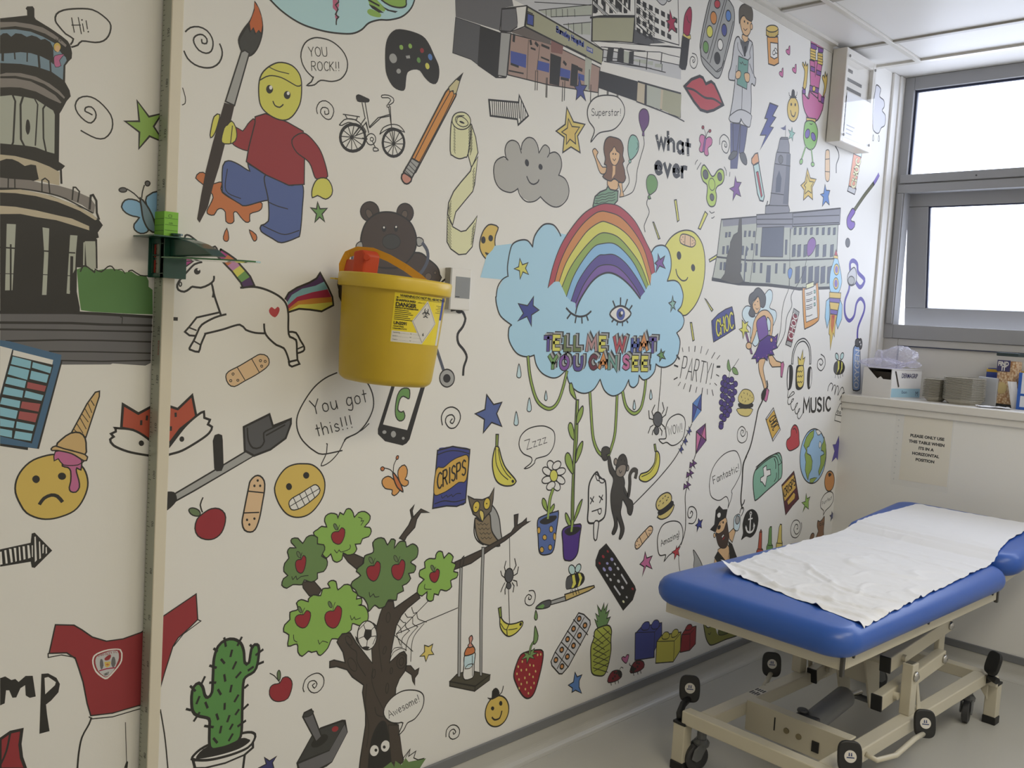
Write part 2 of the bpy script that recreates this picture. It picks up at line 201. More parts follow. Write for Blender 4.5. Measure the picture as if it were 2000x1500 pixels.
MURAL = '''
D tower_drawing|drawing of a dark round stone tower with columns and steps
p48.. 1094,3729 90,35 -1,18 -5,5 5,9 19,6 6,-7 1,-30 5,-7 47,-17 44,-19 23,-13 11,-16 6,-25 -1,-20 -11,-14 -11,-18 0,-61 17,-27 5,-22 -15,-22 -17,-38 -7,-13 2,-180 23,-12 -13,-17 -29,-12 -184,-7
p115.. 1094,3716 51,14 52,6 42,-1 37,-13 29,-15 19,-14 -3,-9 -30,16 -44,15 -50,5 -52,-5 -51,-19
p107.. 1095,3689 50,15 52,5 43,-7 40,-13 27,-31 15,-11 4,-11 -11,-21 -1,-54 -42,21 -54,6 -53,-3 -68,-13
p48.. 1095,3668 10,11 13,4 14,-9 14,16 20,3 18,-6 17,10 18,-1 14,-7 14,7 19,-7 11,-19 3,-60 -16,11 -29,8 -36,3 -35,-5 -34,-12 -34,-10
l.48.17 1105,3608 0,-25
l.48.10 1144,3620 2,-22
l.48.9 1187,3630 0,-31
l.48.16 1226,3631 4,-42
l.48.12 1267,3618 3,-37
p115.. 1098,3518 51,11 52,1 47,-14 40,-18 23,-22 -4,-4 -40,10 -47,15 -53,3 -35,-6 -34,-9
p115.. 1098,3532 20,10 48,10 52,-1 48,-14 37,-20 20,-19 -3,-6 -25,17 -47,22 -47,8 -52,-1 -51,-13
p101.. 1099,3454 37,12 49,3 35,0 33,-16 29,-13 6,-14 2,-145 -26,3 -40,9 -39,0 -45,-4 -38,-3
l.48.13 1141,3467 9,-20 -4,-149 -4,-12
l.48.14 1176,3469 -8,-30 4,-126 13,-24
l.48.10 1217,3468 10,-17 -5,-151
l.48.12 1255,3457 -9,-17 4,-109 10,-47
s48.. 1203,3364 -1,-14 -3,-11 -4,-5 -3,3 -4,10 -1,14 1,14 2,11 4,4 4,-3 3,-9
p114.. 1103,3246 51,3 71,-7 48,-12 37,-15 1,-50 -37,2 -29,4 -140,-14
p48.. 1103,3223 21,11 20,2 21,-6 22,-12 21,9 18,0 4,-21 7,-29 -21,-11 -112,-3
l.48.15 1315,3222 3,-48
p48.. 1105,3122 69,8 108,-8 106,-28 72,-39 18,-22 -19,-31 5,-19 -10,-5 5,-116 -76,-3 2,-95 13,-60 1,-24 -285,-13
p115.. 1104,3163 35,1 70,5 40,-6 55,1 52,-8 70,-22 20,-25 -3,-36 -47,29 -77,23 -73,9 -72,0 -69,-8
l.48.9 1132,3167 0,-37
l.48.9 1154,3165 1,-34
l.48.10 1249,3133 -1,42 11,9 13,-9 5,-44
l.48.11 1359,3117 3,48 9,1 14,-14 -5,-40
l.48.17 1425,3090 3,52 9,4 13,-21 3,-47 9,-23
c.48.11 1105,3124 69,8 72,-1 73,-9 69,-25 49,-21
p114.. 1105,3118 69,12 90,-6 94,-21 78,-31 20,-18 -8,-5 -59,29 -84,24 -77,11 -71,1 -52,-5
p114.. 1106,3061 52,3 71,-4 74,-9 56,-6 66,-22 1,-16 -47,10 -76,15 -73,3 -54,5 -69,-9
p101.. 1130,2998 31,2 -2,-85 -5,-160 -25,-2
p101.. 1254,2999 24,-1 -1,-105 -3,-148 -16,-1 4,160
p101.. 1355,2981 27,1 -4,-68 -1,-63 -12,-25 -6,-72 -12,1
p101.. 1411,2963 39,4 9,-105 -18,-10 -22,18
p101.. 1405,2957 6,4 1,-91 -6,-1
l.48.13 1454,2974 5,-112
l.48.11 1109,2910 49,1 104,0 48,1 64,2
l.48.6 1111,2814 142,7 119,4
l.48.12 1145,2923 3,-169
l.48.22 1363,2897 1,-127
p110.. 1114,2669 179,10 153,0 243,0 0,-192 -22,-11 -135,8 -8,-4 -189,-2 -8,24 -176,60 -35,3
l.48.24 1114,2671 254,11 118,0 201,-3
l.48.19 1114,2633 255,8 118,-1 201,3
l.48.14 1115,2608 294,6 280,3
l.48.13 1136,2565 197,9 156,2 197,-1
l.48.11 1289,2529 161,1 237,-2
l.48.11 1331,2494 160,-2 197,6
l.48.7 1558,2673 8,-1 -1,-25
s86.48.4 1283,3643 24,11 9,1 -16,-25 6,-18 -20,-10 -6,23
s35.48.4 1304,3680 -2,-9 -4,-7 -7,-4 -6,0 -5,5 -2,9 1,9 5,7 6,4 7,-1 5,-5
s103.. 1300,3674 -2,-10 -5,-5 -6,2 -3,9 2,9 6,5 6,-2
l.48.4 1287,3695 -2,11 8,-6 3,12 6,-10 3,3
D bush_drawing|drawing of a green bush beside the tower steps
p40.. 1383,2851 27,14 19,-4 24,-10 28,8 32,5 29,0 29,-10 25,6 25,-14 39,-2 9,-16 1,-25 17,-12 4,-101 -82,-2 -163,1 -43,4 -9,51
c.48.10 1397,2844 9,21 19,-2 25,-18 3,12 24,-8 24,22 16,3 13,-15
c.48.7 1542,2862 16,3 13,-15
c.48.10 1585,2859 15,6 34,-18 47,1
D speech_bubble_drawing|speech bubble reading Hi!
c.48.12 1339,3699 9,23 -28,11 -27,24 -11,15 3,24 25,22 52,20 53,11 39,-11 28,-19 5,-22 -8,-30 -19,-24 -31,-14 -49,-7 -15,-19 -22,-13
l.48.7 1340,3798 11,-51
l.48.7 1364,3806 13,-58
l.48.7 1341,3771 32,9
l.48.7 1380,3787 6,-28
l.48.7 1393,3802 6,-30
s48.. 1381,3801 -2,-3 -3,-1 -1,2 1,4 3,0
s48.. 1405,3764 -1,-4 -3,0 -2,2 2,3 3,1
D spiral_drawing|black spiral doodle beside the tower
c.48.11 1425,3453 -15,5 -12,4 3,14 20,6 16,-15 2,-23 -17,-23 -23,4 -27,22 -11,28 13,30 30,14 31,-3 32,-19 29,-30 9,-34 -7,-33 -23,-28 -32,-6 -35,10 -23,9
D star_drawing|large green star partly behind the height measure
p54.48.15 1599,3543 50,-53 53,23 -32,-58 45,-56 -61,14 -42,-57 0,65 -59,32 57,11
D butterfly_drawing|blue butterfly partly behind the height measure
s104.48.12 1646,3152 16,27 29,16 31,-8 10,-32 -12,-52 -38,-22
s104.48.12 1625,3141 -34,9 -29,-8 -13,-28 19,-22 29,-9 25,-3 -20,-29 3,-22 24,-12 25,7 8,17 -14,36 -14,32
s107.48.14 1624,3159 26,-23 23,-35 14,-36 6,-37 -31,9 -23,39 -10,49
c.48.10 1620,3156 -22,18 -29,14
s110.48.10 1568,3184 -4,-7 -11,-4 -11,1 -5,6 5,7 10,4 11,-1
c.48.10 1630,3162 2,25 7,26
s110.48.10 1662,3224 -3,-8 -7,-4 -7,2 -3,7 2,7 7,4 8,-2
D wall_planner_drawing|drawing of a blue and red wall planner grid
p48.. 1116,2559 222,-69 -78,-339 -39,8 -1,-10 -97,22
p117.. 1115,2568 35,-4 184,-48 -3,-30 -78,-333 -130,27
p48.. 1158,2533 147,-55 0,-4 -71,-300 -112,34 -3,150
p126.. 1116,2546 42,-11 -39,-173
p126.. 1162,2532 142,-36 -3,-18 -142,34
p56.. 1231,2487 68,-19 -5,-24 -66,22
p56.. 1226,2454 63,-16 -7,-31 -61,16
p56.. 1208,2378 64,-19 -7,-21 -62,15
p56.. 1179,2261 64,-16 -7,-23 -60,14
p56.. 1175,2225 60,-13 -5,-28 -60,13
p56.. 1160,2508 65,-17 -3,-29 -68,17
p56.. 1152,2473 67,-17 -7,-37 -68,22
p56.. 1143,2431 66,-16 -5,-27 -68,18
p56.. 1134,2394 66,-16 -4,-27 -68,15
p56.. 1126,2354 64,-15 -3,-27 -67,17
p56.. 1120,2318 62,-16 -6,-31 -55,14
p56.. 1121,2275 51,-13 -4,-25 -46,9
p56.. 1122,2237 42,-10 -1,-27 -41,11
p96.. 1214,2411 67,-16 -6,-22 -64,15
p96.. 1196,2337 66,-11 -7,-30 -64,16
p96.. 1188,2300 65,-12 -8,-33 -62,16
D sad_face_drawing|sad yellow face with a dropped pink ice cream cone on its head
s35.48.13 1305,2126 -63,-16 -39,-33 -21,-42 -2,-47 19,-49 22,-34 41,-25 42,-9 45,5 47,17 30,34 19,48 1,42 -15,43 -33,35 -47,24
s48.. 1266,2032 -4,-10 -9,-4 -10,6 -5,11 4,10 10,4 10,-6
s48.. 1363,2036 -4,-10 -11,-3 -11,5 -5,11 4,10 11,3 11,-5
c.48.27 1268,1936 15,20 26,10 23,-7 18,-22
s86.48.11 1352,2107 -4,-29 20,-7 12,-16 1,-41 -5,-24 6,-17 20,-4 13,18 -3,29 -10,34 1,16 16,-9 3,28 12,16 -52,20
s86.48.8 1320,2137 39,-2 39,-19 24,-23 -15,-15 -55,4 -20,26 -15,-7
p26.48.11 1380,2211 56,112 31,45 16,4 0,-21 -18,-61 -30,-102
l.48.6 1387,2223 16,-17
l.48.6 1399,2243 24,-38
l.48.6 1410,2267 25,-46
l.48.6 1417,2283 25,-34
l.48.6 1428,2303 21,-38
l.48.6 1440,2323 15,-37
l.48.7 1451,2335 13,-21
s26.48.13 1324,2157 18,27 34,23 35,0 21,-23 5,-38 -4,-28 -51,19
s26.48.11 1305,2150 15,9 31,-12 82,-29 9,-18 -12,-7 -48,32 -54,16 -19,1
D fox_drawing|orange and white fox face behind the height measure
p34.48.22 1575,2219 4,97 65,-40 55,28 80,-2 35,-12 63,58 22,-90 -7,-8 -64,-47 -39,-51 -48,-37 -55,51 -62,42
s126.48.19 1556,2219 68,-11 62,-38 55,-55 -4,-26 -53,10 -78,20 -60,29 -15,26 14,10 -11,13 19,8 -3,15
s126.48.21 1742,2084 43,50 62,77 54,47 33,17 3,-27 27,-10 -9,-20 20,-12 -13,-27 -43,-30 -78,-40 -59,-14
s48.. 1672,2150 -3,-8 -8,-3 -8,4 -4,9 3,8 8,3 8,-4
s48.. 1848,2158 -3,-8 -8,-3 -8,4 -3,9 3,8 8,3 8,-4
l.48.19 1681,2264 -1,-15
l.48.19 1657,2245 0,-15
l.48.20 1805,2272 1,-13
l.48.20 1786,2214 0,-14
D crutch_drawing|drawing of a grey elbow crutch lying at a slant
p44.48.15 1811,1921 186,91 146,73 55,-17 -294,-140 -92,-41
s48.. 1756,1933 27,2 28,-5 12,-21 -2,-22 -35,-32 -36,-5
p48.. 1981,2144 8,25 18,5 18,-7 4,-22 9,-119 -9,-21 -25,0 -11,13
p32.48.21 2130,2199 129,54 21,-56 95,30 1,-24 -25,-67 -79,-49 -84,-24 -48,27
c.48.16 2148,2193 8,-57 25,-36 37,0 20,27 -5,39 45,22 70,26
l.48.15 2247,2155 96,44
D apple_drawing|large red apple beside the height measure
s1.48.12 1946,1820 -26,-22 -8,-40 15,-35 36,-21 43,-2 35,24 16,46 -4,38 -29,26 -39,4
s50.48.11 1934,1817 -7,-5 -12,1 -14,5 -12,9 -7,11 -1,8 7,5 12,0 14,-5 13,-9 7,-11
c.48.13 1944,1892 -11,-31 11,-33
D plaster_drawing|upright sticking plaster beside the toothy yellow face
s89.48.15 2141,1756 6,49 20,113 7,29 24,21 26,-2 22,-25 4,-39 -8,-61 -13,-76 -19,-48 -25,-10 -30,13
l.48.12 2168,1900 79,-15
l.48.12 2149,1801 76,-6
s48.. 2218,1946 -2,-5 -4,-1 -4,2 -2,5 2,4 4,1 4,-2
s48.. 2202,1922 -1,-4 -4,-2 -5,3 -2,4 2,4 4,2 4,-2
s48.. 2232,1919 -2,-4 -4,-1 -4,2 -2,4 2,5 4,1 4,-2
s48.. 2171,1766 -1,-4 -4,-1 -5,2 -1,5 1,4 4,1 4,-2
s48.. 2209,1768 -1,-5 -5,-1 -4,2 -2,5 2,4 4,1 4,-2
s48.. 2184,1743 -1,-4 -5,-2 -4,3 -2,4 2,4 4,2 4,-3
D plaster_drawing|slanted sticking plaster below the unicorn
s89.48.10 2032,2428 12,23 54,27 59,33 41,20 37,-9 12,-28 -14,-24 -51,-33 -56,-28 -50,-25 -30,12
l.48.8 2085,2472 41,-58
l.48.8 2155,2511 42,-62
s89.48.7 2072,2441 -3,-5 -5,0 -3,5 3,4 5,0
s89.48.7 2062,2411 -2,-5 -6,0 -3,5 3,4 5,0
s89.48.7 2097,2412 -3,-4 -5,0 -3,4 2,4 6,0
s89.48.7 2207,2502 -3,-5 -6,0 -3,5 3,4 6,0
s89.48.7 2231,2498 -2,-4 -6,0 -3,4 2,5 6,0
s89.48.7 2214,2477 -2,-5 -6,0 -3,5 2,4 6,0
D toothy_face_drawing|yellow face baring two rows of clenched teeth
s35.48.14 2451,2007 56,-10 49,-38 27,-55 -6,-65 -40,-57 -49,-31 -60,-3 -55,24 -43,52 -25,58 1,38 22,42 34,32 44,13
s48.. 2397,1901 -4,-12 -12,-4 -11,6 -6,12 4,12 12,4 11,-6
s48.. 2491,1947 -4,-11 -13,-4 -12,6 -6,12 5,11 12,4 13,-6
s126.48.11 2384,1819 12,22 53,23 55,27 27,7 23,-20 -1,-24 -37,-29 -49,-27 -36,-12 -32,3
l.48.8 2387,1804 164,72
l.48.8 2407,1846 30,-55
l.48.8 2440,1861 33,-58
l.48.8 2470,1872 31,-58
l.48.8 2502,1885 25,-49
D spiral_drawing|black swirl of broken arcs right of the height measure top
c.48.13 1791,3865 21,22 36,13 37,-6 24,-24 6,-28 -8,-28 -23,-14 -32,5 -22,24 -1,21 16,16 22,6 19,-12 -1,-19 -19,-3 -3,14
c.48.14 1788,3785 16,-25 32,-18 41,-3 41,12 28,26 12,33 -3,25 -10,19
D hook_doodle_drawing|short black hook doodle right of the height measure
c.48.8 1787,3635 13,-35 0,-25 -12,-9
D paint_splash_drawing|orange paint splash with two drips
s73.48.9 1875,3301 28,-2 -3,-44 47,11 33,10 2,-44 110,-39 75,24 11,-21 -14,-20 -45,-20 1,-31 -20,-7 -26,19 -20,20 -15,-6 4,-35 -17,-13 -22,8 -4,39 -20,13 -19,-9 -13,-23 -24,-1 -10,14 22,47 1,26 -46,37 -33,21
s73.48.8 2010,3081 11,-39 -6,-17 -15,1 -5,17
s73.48.9 2119,3086 34,-17 4,-22 -13,-8 -13,19
D painter_figure_drawing|cartoon figure in red jumper and blue trousers holding a paintbrush
s8.48.11 2099,3374 93,-35 108,-35 -8,-56 -100,-23 -95,-35 -30,5 -75,34 -11,20 -1,97 25,26 45,-6 60,-22
s8.48.12 2187,3338 123,-27 73,13 4,-116 -6,-109 -16,-21 -80,-32 -48,14 -59,26 -1,27 35,23 -4,91
c.48.9 2206,3222 45,-12 59,-7
c.48.9 2182,3114 53,-17 65,-12 75,27
c.48.8 2002,3336 -3,-93 72,-25
s95.48.9 2125,3571 -34,-25 -23,-35 -35,11 -3,-44 -6,-32 62,-16 30,18
p95.48.11 2125,3584 50,24 111,-15 88,-25 11,-54 7,-187 -82,-16 -118,28 -101,43 10,68 25,108
s95.48.11 2380,3560 63,-35 42,-50 34,-91 -33,-19 -35,0 -37,65 -68,35 -29,37 9,30
s129.48.11 2463,3362 51,10 31,-32 2,-38 -34,-27 -46,11 -28,-14 -2,43
s129.48.12 2142,3757 29,47 60,41 69,3 45,-35 11,-62 -7,-67 -38,-63 -47,-25 -63,8 -48,31 -15,59
c.48.10 2143,3748 45,29 62,5 81,-19 19,9
c.48.8 2181,3815 41,-8 64,1
s48.. 2209,3722 -5,-14 -12,-9 -12,3 -6,12 4,15 12,8 13,-3
s126.. 2205,3728 -2,-6 -5,-4 -6,1 -3,6 2,7 6,4 6,-2
s48.. 2299,3716 -4,-14 -12,-8 -13,3 -6,12 5,14 12,7 13,-2
s126.. 2294,3722 -2,-6 -5,-3 -5,1 -3,5 2,6 5,4 6,-1
c.48.12 2211,3669 11,-16 24,-3 17,16
s48.. 2100,4079 -1,-33 -17,-53 -28,-42 -23,-45 -1,-26 14,-32 20,-21 34,15 24,30 18,45 8,50 -7,47 -17,39
p18.. 2100,4073 2,-35 -15,-43 -6,-17 7,-31 12,19 13,-23 13,18 12,-9 5,32 -7,37 -16,33
p33.. 2071,3958 -32,-59 -1,-26 10,-19 30,-2 13,-7 26,30 17,40 5,30 -16,11 -14,-21 -11,23 -14,-21
p44.48.13 2046,3845 17,12 22,-7 -61,-238 -43,9
p16.. 1976,3615 48,-3 -12,-59 -49,-214 -25,-87 -20,-90 -35,-72 -12,14 13,97 19,115 26,117
s129.48.9 1931,3546 26,14 -6,-36 -12,-42 -14,-24 -9,7
s129.48.9 2013,3544 20,-22 7,-43 -19,-29 -50,-5 9,63 14,15
l.48.8 2018,3524 -6,-76
D star_drawing|small green star below the cartoon painter
p41.48.13 2469,3255 15,-29 40,7 -27,-30 16,-34 -29,18 -25,-27 7,39 -33,25 32,-1
D speech_bubble_drawing|speech bubble reading YOU ROCK!!
c.48.12 2413,3821 -37,22 -26,35 -5,40 19,47 37,30 44,13 63,0 59,-25 32,-40 0,-48 -30,-45 -51,-24 -62,-9 -33,-28 -41,-12 24,22 10,25
t.48.7 YOU 2389 3911 2489 3935 -8 40
t.48.7 ROCK!! 2406 3850 2561 3885 -5 40
D spiral_drawing|small thin spiral left of the bicycle
c.48.10 2447,3662 -7,22 15,32 34,14 35,-14 13,-26 -15,-37 -29,-5 -30,22 10,26 29,1 7,-22 -20,-7 -3,14
D unicorn_drawing|white leaping unicorn with rainbow mane and tail
p92.. 2317,2790 17,29 43,27 66,28 39,23 19,28 25,-40 -48,-23 -73,-19 -54,-32 -23,-35
p118.. 2328,2776 23,35 54,32 73,19 48,23 22,-35 -86,-20 -83,-27 -47,-41
p28.. 2332,2762 47,41 83,27 86,20 23,-36 -107,-13 -78,-17 -51,-39
p74.. 2335,2745 51,39 78,17 107,13 7,-24 -118,-16 -68,-6 -54,-32
p129.. 2338,2736 54,32 68,6 118,16 7,-15 -66,-33 -64,5 -62,1
l.48.19 2317,2790 17,29 43,27 66,28 39,23 19,28 47,-63 29,-47 8,-40 -66,-33 -64,5 -62,1 -52,-17
c.48.20 2088,2827 65,8 63,-9 65,-24 39,-31 16,-47 4,-76 10,-33 34,-14 8,-58 5,-39
p126.48.19 2350,2497 47,10 12,-19 -41,-13 -14,7
l.48.17 1989,2712 -104,-27 -31,-40 -20,-23 21,-15 26,-1
c.48.18 2021,2705 -51,-16 -60,-34 -18,-31 -17,-40 -18,-32 10,-8 33,-7 8,30 20,49
l.48.13 1854,2640 31,-10
l.48.13 1875,2584 33,-17
c.48.18 1925,2616 81,21 84,25 31,-22 47,-12 47,-1
c.48.19 2212,2669 5,-35 20,-27 44,-32 39,-14 23,-38 10,-29
c.48.19 2346,2638 36,-3 24,-33 25,-34 -5,-19 -33,-11
l.48.14 2397,2560 25,10
s45.. 2265,2740 13,12 11,-9 -4,-21 -18,-20 -25,13 -8,18 10,15 10,-2
c.48.19 1953,2822 9,-35 21,-52 13,-31
c.48.17 1805,2842 31,37 31,33 32,12
c.48.18 1805,2842 -12,-22 5,-21 27,-7 23,14 13,10 38,-2 37,16 21,19 1,18
s126.48.11 1812,2823 -2,-6 -4,-3 -4,3 -1,6 1,6 4,3 4,-3
s48.. 1895,2884 -4,-10 -11,-5 -10,3 -5,10 4,10 10,5 11,-4
s126.. 1891,2892 -3,-5 -5,-1 -3,5 3,4 5,1
c.48.18 1947,2839 12,-39 -3,-22
c.48.16 1818,3007 3,22 19,2 37,-22 58,-34
c.48.15 1935,2984 23,13 13,-18 -5,-14
p58.. 1985,2987 37,-17 -28,-34 -22,18
p73.. 2022,2970 38,-21 -43,-33 -23,20
p52.. 2060,2949 23,-23 -41,-30 -25,20
p129.. 2083,2926 24,-21 -41,-35 -24,26
p41.. 2107,2905 26,-25 -46,-31 -21,21
p92.. 2133,2880 23,-40 -58,-13 -11,22
l.48.17 1985,2987 37,-17 38,-21 23,-23 24,-21 26,-25 23,-40 -58,-13 -11,22 -21,21 -24,26 -25,20 -23,20 -22,18 13,33
p58.48.12 1800,2920 62,5 -31,-24 -23,-2
c.48.30 1784,2675 12,0
D speech_bubble_drawing|speech bubble reading You got this!!!
c.48.14 2624,2446 -64,-25 -62,-44 -54,-68 -34,-68 1,-59 25,-51 36,-36 39,-28 51,-21 115,11
l.48.11 2582,2097 5,-2 -2,-45
c.48.11 2585,2050 -9,-19 -19,-42 49,15 51,46 32,56 24,15 58,24 30,15 34,26
c.48.15 2689,2103 9,15 73,27 55,55 31,68 -7,63 -29,53 -27,26
t.48.11 You_got 2493 2243 2823 2300 -21 68
t.48.11 this!!! 2528 2136 2741 2172 -21 61
D cactus_drawing|green spiky cactus in a white pot
p126.48.25 1943,692 108,-27 104,-3 89,17 1,-20 -42,-22 -11,-112 -223,74
s126.48.25 1940,709 58,30 132,9 85,-5 38,-21 -4,-29 -31,-26 -84,-8 -108,9 -75,24
l.48.18 1947,654 55,-17 102,-9 99,9
s48.. 1958,704 55,31 160,-9 43,-16 12,-15 -53,-19 -99,0 -101,13
s21.48.28 2024,727 -7,98 -4,40 -55,30 -26,31 -7,68 8,40 24,13 20,-24 12,-41 15,-14 19,19 2,76 2,81 18,53 35,21 41,-4 37,-27 18,-43 8,-56 21,-5 13,71 26,7 12,-25 -5,-69 -17,-35 -42,-15 -12,-31 0,-109 -2,-143 -46,-25 -67,0
l.48.23 2115,1162 -6,-27
l.48.23 2063,1131 16,-21
l.48.23 2138,1101 -14,-28
l.48.24 2228,1056 -24,-10
l.48.23 2164,1046 -22,-19
l.48.23 2081,1054 6,-30
l.48.23 2053,991 14,-25
l.48.23 2120,994 -5,-28
l.48.23 2156,938 -17,-25
l.48.22 1962,982 -12,-28
l.48.23 1993,947 11,-27
l.48.23 2089,916 0,-26
l.48.23 2162,867 -15,-18
l.48.23 2050,876 9,-26
l.48.23 2115,851 -9,-25
l.48.23 2076,811 -5,-28
l.48.23 2133,804 -12,-18
l.48.23 2040,765 18,-25
l.48.23 2135,757 -17,-25
l.48.23 2074,1229 9,-40
l.48.23 2162,1213 -19,-33
l.48.24 2209,1166 14,-16
l.48.24 2276,1129 -35,-17
l.48.24 2281,1068 -27,-4
l.48.23 2025,1190 16,-16
l.48.23 2008,1115 31,-17
l.48.23 2011,1035 28,-7
l.48.22 1985,1068 -13,-25
l.48.22 1918,1042 23,-27
l.48.22 1903,941 19,-10
l.48.22 1941,876 24,31
l.48.23 1994,837 41,-17
l.48.24 2204,975 -15,-9
l.48.24 2209,879 -21,-14
l.48.24 2199,803 -37,-15
D apple_drawing|small red apple right of the cactus
s1.48.10 2376,941 16,22 28,-2 24,-27 2,-36 -20,-46 -40,-5 -40,16 -24,36 4,35 22,9
c.48.9 2320,1003 26,-19 24,-31
s50.48.8 2380,979 -1,-13 -3,-9 -5,-2 -5,5 -4,10 -2,14 0,12 4,8 5,3 5,-5 4,-10
l.48.9 2371,958 4,-15
D spiral_drawing|spiral doodle above the joystick
c.48.11 2518,861 -8,21 11,39 35,17 42,-2 32,-32 -1,-42 -32,-24 -37,10 -22,32 8,24 29,0 17,-22 -14,-18 -13,19 14,5
D joystick_drawing|grey joystick with a red button
p48.48.14 2495,504 83,117 48,24 131,3 19,-6 17,-68 -88,-131 -31,-12 -116,-6 -48,16
p33.. 2501,507 72,105 53,27 137,1 8,-16 -83,-111
p110.. 2504,496 182,10 88,115 19,-47 -88,-129 -147,-20 -36,12
s48.. 2670,594 3,-15 -11,-15 -22,-10 -25,-5 -24,4 -14,10 -3,15 11,14 21,11 26,5 23,-4
p110.48.14 2516,734 8,19 41,7 69,-161 -32,-19
s33.48.9 2578,745 -1,-8 -8,-6 -14,-4 -16,0 -13,3 -7,7 0,7 8,7 14,4 16,0 13,-4
s95.. 2734,618 1,-11 -11,-8 -15,2 -12,9 -1,12 10,7 16,-2
D star_drawing|dark blue star by the bottom edge near the cactus pot
p64.48.11 2309,591 29,-27 38,11 -21,-26 17,-52 -49,26 -33,-10 -10,34 41,7
D football_shirt_drawing|red football shirt with a club crest over white shorts
p95.48.11 1337,1441 71,-16 32,-26 42,-39 58,-30 68,-5 78,12 93,51 150,73 12,-119 -38,-30 -51,-35 -22,-32 -33,-107 -19,-69 -2,-64 -93,11 -108,-3 -90,14 -16,56 -19,96 -18,60 -15,46 -34,31 -67,13
l.48.8 1312,1330 1,-17 50,-1 54,-23
l.48.9 1941,1342 15,-10 -80,-42 -43,-46
l.48.9 1478,1024 13,-12 84,-15 109,3 95,-5
c.48.15 1487,1017 -8,-24 -27,-48 -11,-62 -4,-68
c.48.12 1782,971 25,-132 19,-150
l.48.6 1630,957 10,-172
p48.. 1640,785 7,-6 -2,-27 -15,5
s126.. 1486,1273 14,14 46,7 55,-12 8,-37 -6,-25 -25,-29 -29,-24 -21,9 -30,34 -13,38
s95.. 1492,1270 14,12 44,6 46,-9 7,-33 -7,-25 -22,-25 -26,-21 -18,8 -27,30 -12,33
s57.. 1499,1268 12,10 39,6 36,-4 8,-32 -8,-24 -14,-28 -24,-18 -16,7 -22,26 -12,34
t.95.3 BARNSLEY_FC 1507 1272 1586 1271 -2 10
s95.. 1534,1258 17,11 10,-4 -6,-16 -16,-1
p35.. 1534,1243 26,-4 -2,-17 -12,-6 -9,8
p73.. 1539,1231 8,3 8,-7 -8,-3
s110.. 1517,1257 9,-2 5,-27 -8,-15 -7,19
s110.. 1566,1255 10,-2 5,-28 -10,-15 -9,19
l.28.10 1515,1210 29,2 34,-4
t.48.4 1887 1535 1184 1555 1187 -2 9
D lettering_drawing|bold black letters mp at the left edge
p48.. 1143,1272 15,2 22,-20 14,1 12,-15 25,18 26,-6 13,-87 -22,0 -15,14 -3,42 -17,-8 -14,-33 -14,2 -12,33 -11,3 -4,-51 -16,-4 -2,109
p48.. 1289,1252 25,-4 32,-26 14,-29 -5,-33 -27,-27 -19,-11 5,-44 11,-70 -38,0
p126.. 1301,1233 14,0 29,-28 -3,-12 -36,-28
D red_tail_drawing|dark red pointed shape in the bottom corner
p95.48.24 1144,1028 36,18 42,-2 -6,-58 7,-56 16,-51 -93,30
c.48.15 1180,1042 -13,-70 -21,-51
D arrow_drawing|black striped arrow under the sad face
p48.. 1130,1775 108,11 3,36 11,2 66,-80 -63,-60 -11,4 -4,23 -108,-3
p126.. 1130,1765 6,1 4,-50 -9,0
p126.. 1145,1769 7,1 6,-53 -7,0
p126.. 1161,1773 9,-2 6,-52 -7,-1
p126.. 1178,1774 8,-1 4,-52 -5,-2
p126.. 1195,1776 5,-1 5,-53 -6,-1
p126.. 1209,1776 8,-1 4,-51 -7,-1
p126.. 1226,1778 7,-1 6,-50 -9,-2
p126.. 1242,1775 4,0 1,-47 -3,1
p126.. 1251,1808 5,0 6,-94 -7,-7
p126.. 1268,1786 4,1 5,-67 -6,-4
p126.. 1281,1772 6,1 -1,-34 -4,-2
p126.. 1293,1760 4,2 2,-25 -5,-4
D puddle_drawing|pale blue pool shape with a pink wiggle and green lily pads at the top edge
s91.48.16 2146,4121 31,-17 48,-27 65,-23 70,-12 95,1 85,11 81,20 53,32 40,42 60,31 62,17 75,35 50,47 24,46 0,41 -95,-13 -361,-101 -323,-95
s87.. 2503,4206 23,-3 13,-20 -10,-35 4,-23 -2,-19 -12,20 4,25 -18,9 -1,18
c.48.14 2531,4214 4,-18 -16,-18 15,-15 -13,-27 18,-7 -11,-14 0,-24
s54.. 2701,4200 15,16 43,0 26,-7 -6,-16 -43,-7 -25,3
p54.. 2695,4261 48,14 71,-33 -12,-16 -87,2 -7,18
l.48.18 2707,4255 63,-9
p48.. 2708,4236 37,-1 58,-14 -31,-8 -44,9
p48.. 2788,4249 45,-5 54,8 -15,-12 -51,-4
s54.48.16 2780,4286 52,-20 64,6 38,18 2,21 -18,19
D game_controller_drawing|black game controller with coloured buttons
s48.. 2902,4169 79,10 75,-5 43,-28 38,-47 36,-49 4,-57 -19,-36 -38,-3 -43,21 -30,24 -40,-4 -39,-24 -7,-38 -4,-46 -22,-14 -53,8 -45,49 -13,62 -2,74 13,48 30,37
s54.. 2931,4090 0,-10 -6,-6 -10,-1 -6,6 -1,10 7,6 9,1
s54.. 2987,4110 1,-9 -7,-7 -9,-1 -7,7 0,9 6,7 9,0
s95.. 3066,4108 0,-10 -7,-7 -10,-1 -7,7 0,9 7,7 10,1
s9.. 3124,4089 1,-12 -7,-9 -12,1 -8,8 -2,12 8,9 11,0
s41.. 3047,4054 1,-10 -6,-7 -10,0 -8,7 0,10 6,8 10,0
s129.. 3108,4039 1,-11 -8,-9 -11,0 -8,9 -1,12 7,8 11,0
s44.. 2894,4029 2,-12 -5,-12 -10,-7 -12,-3 -11,5 -8,9 -2,11 5,12 10,7 12,3 11,-4
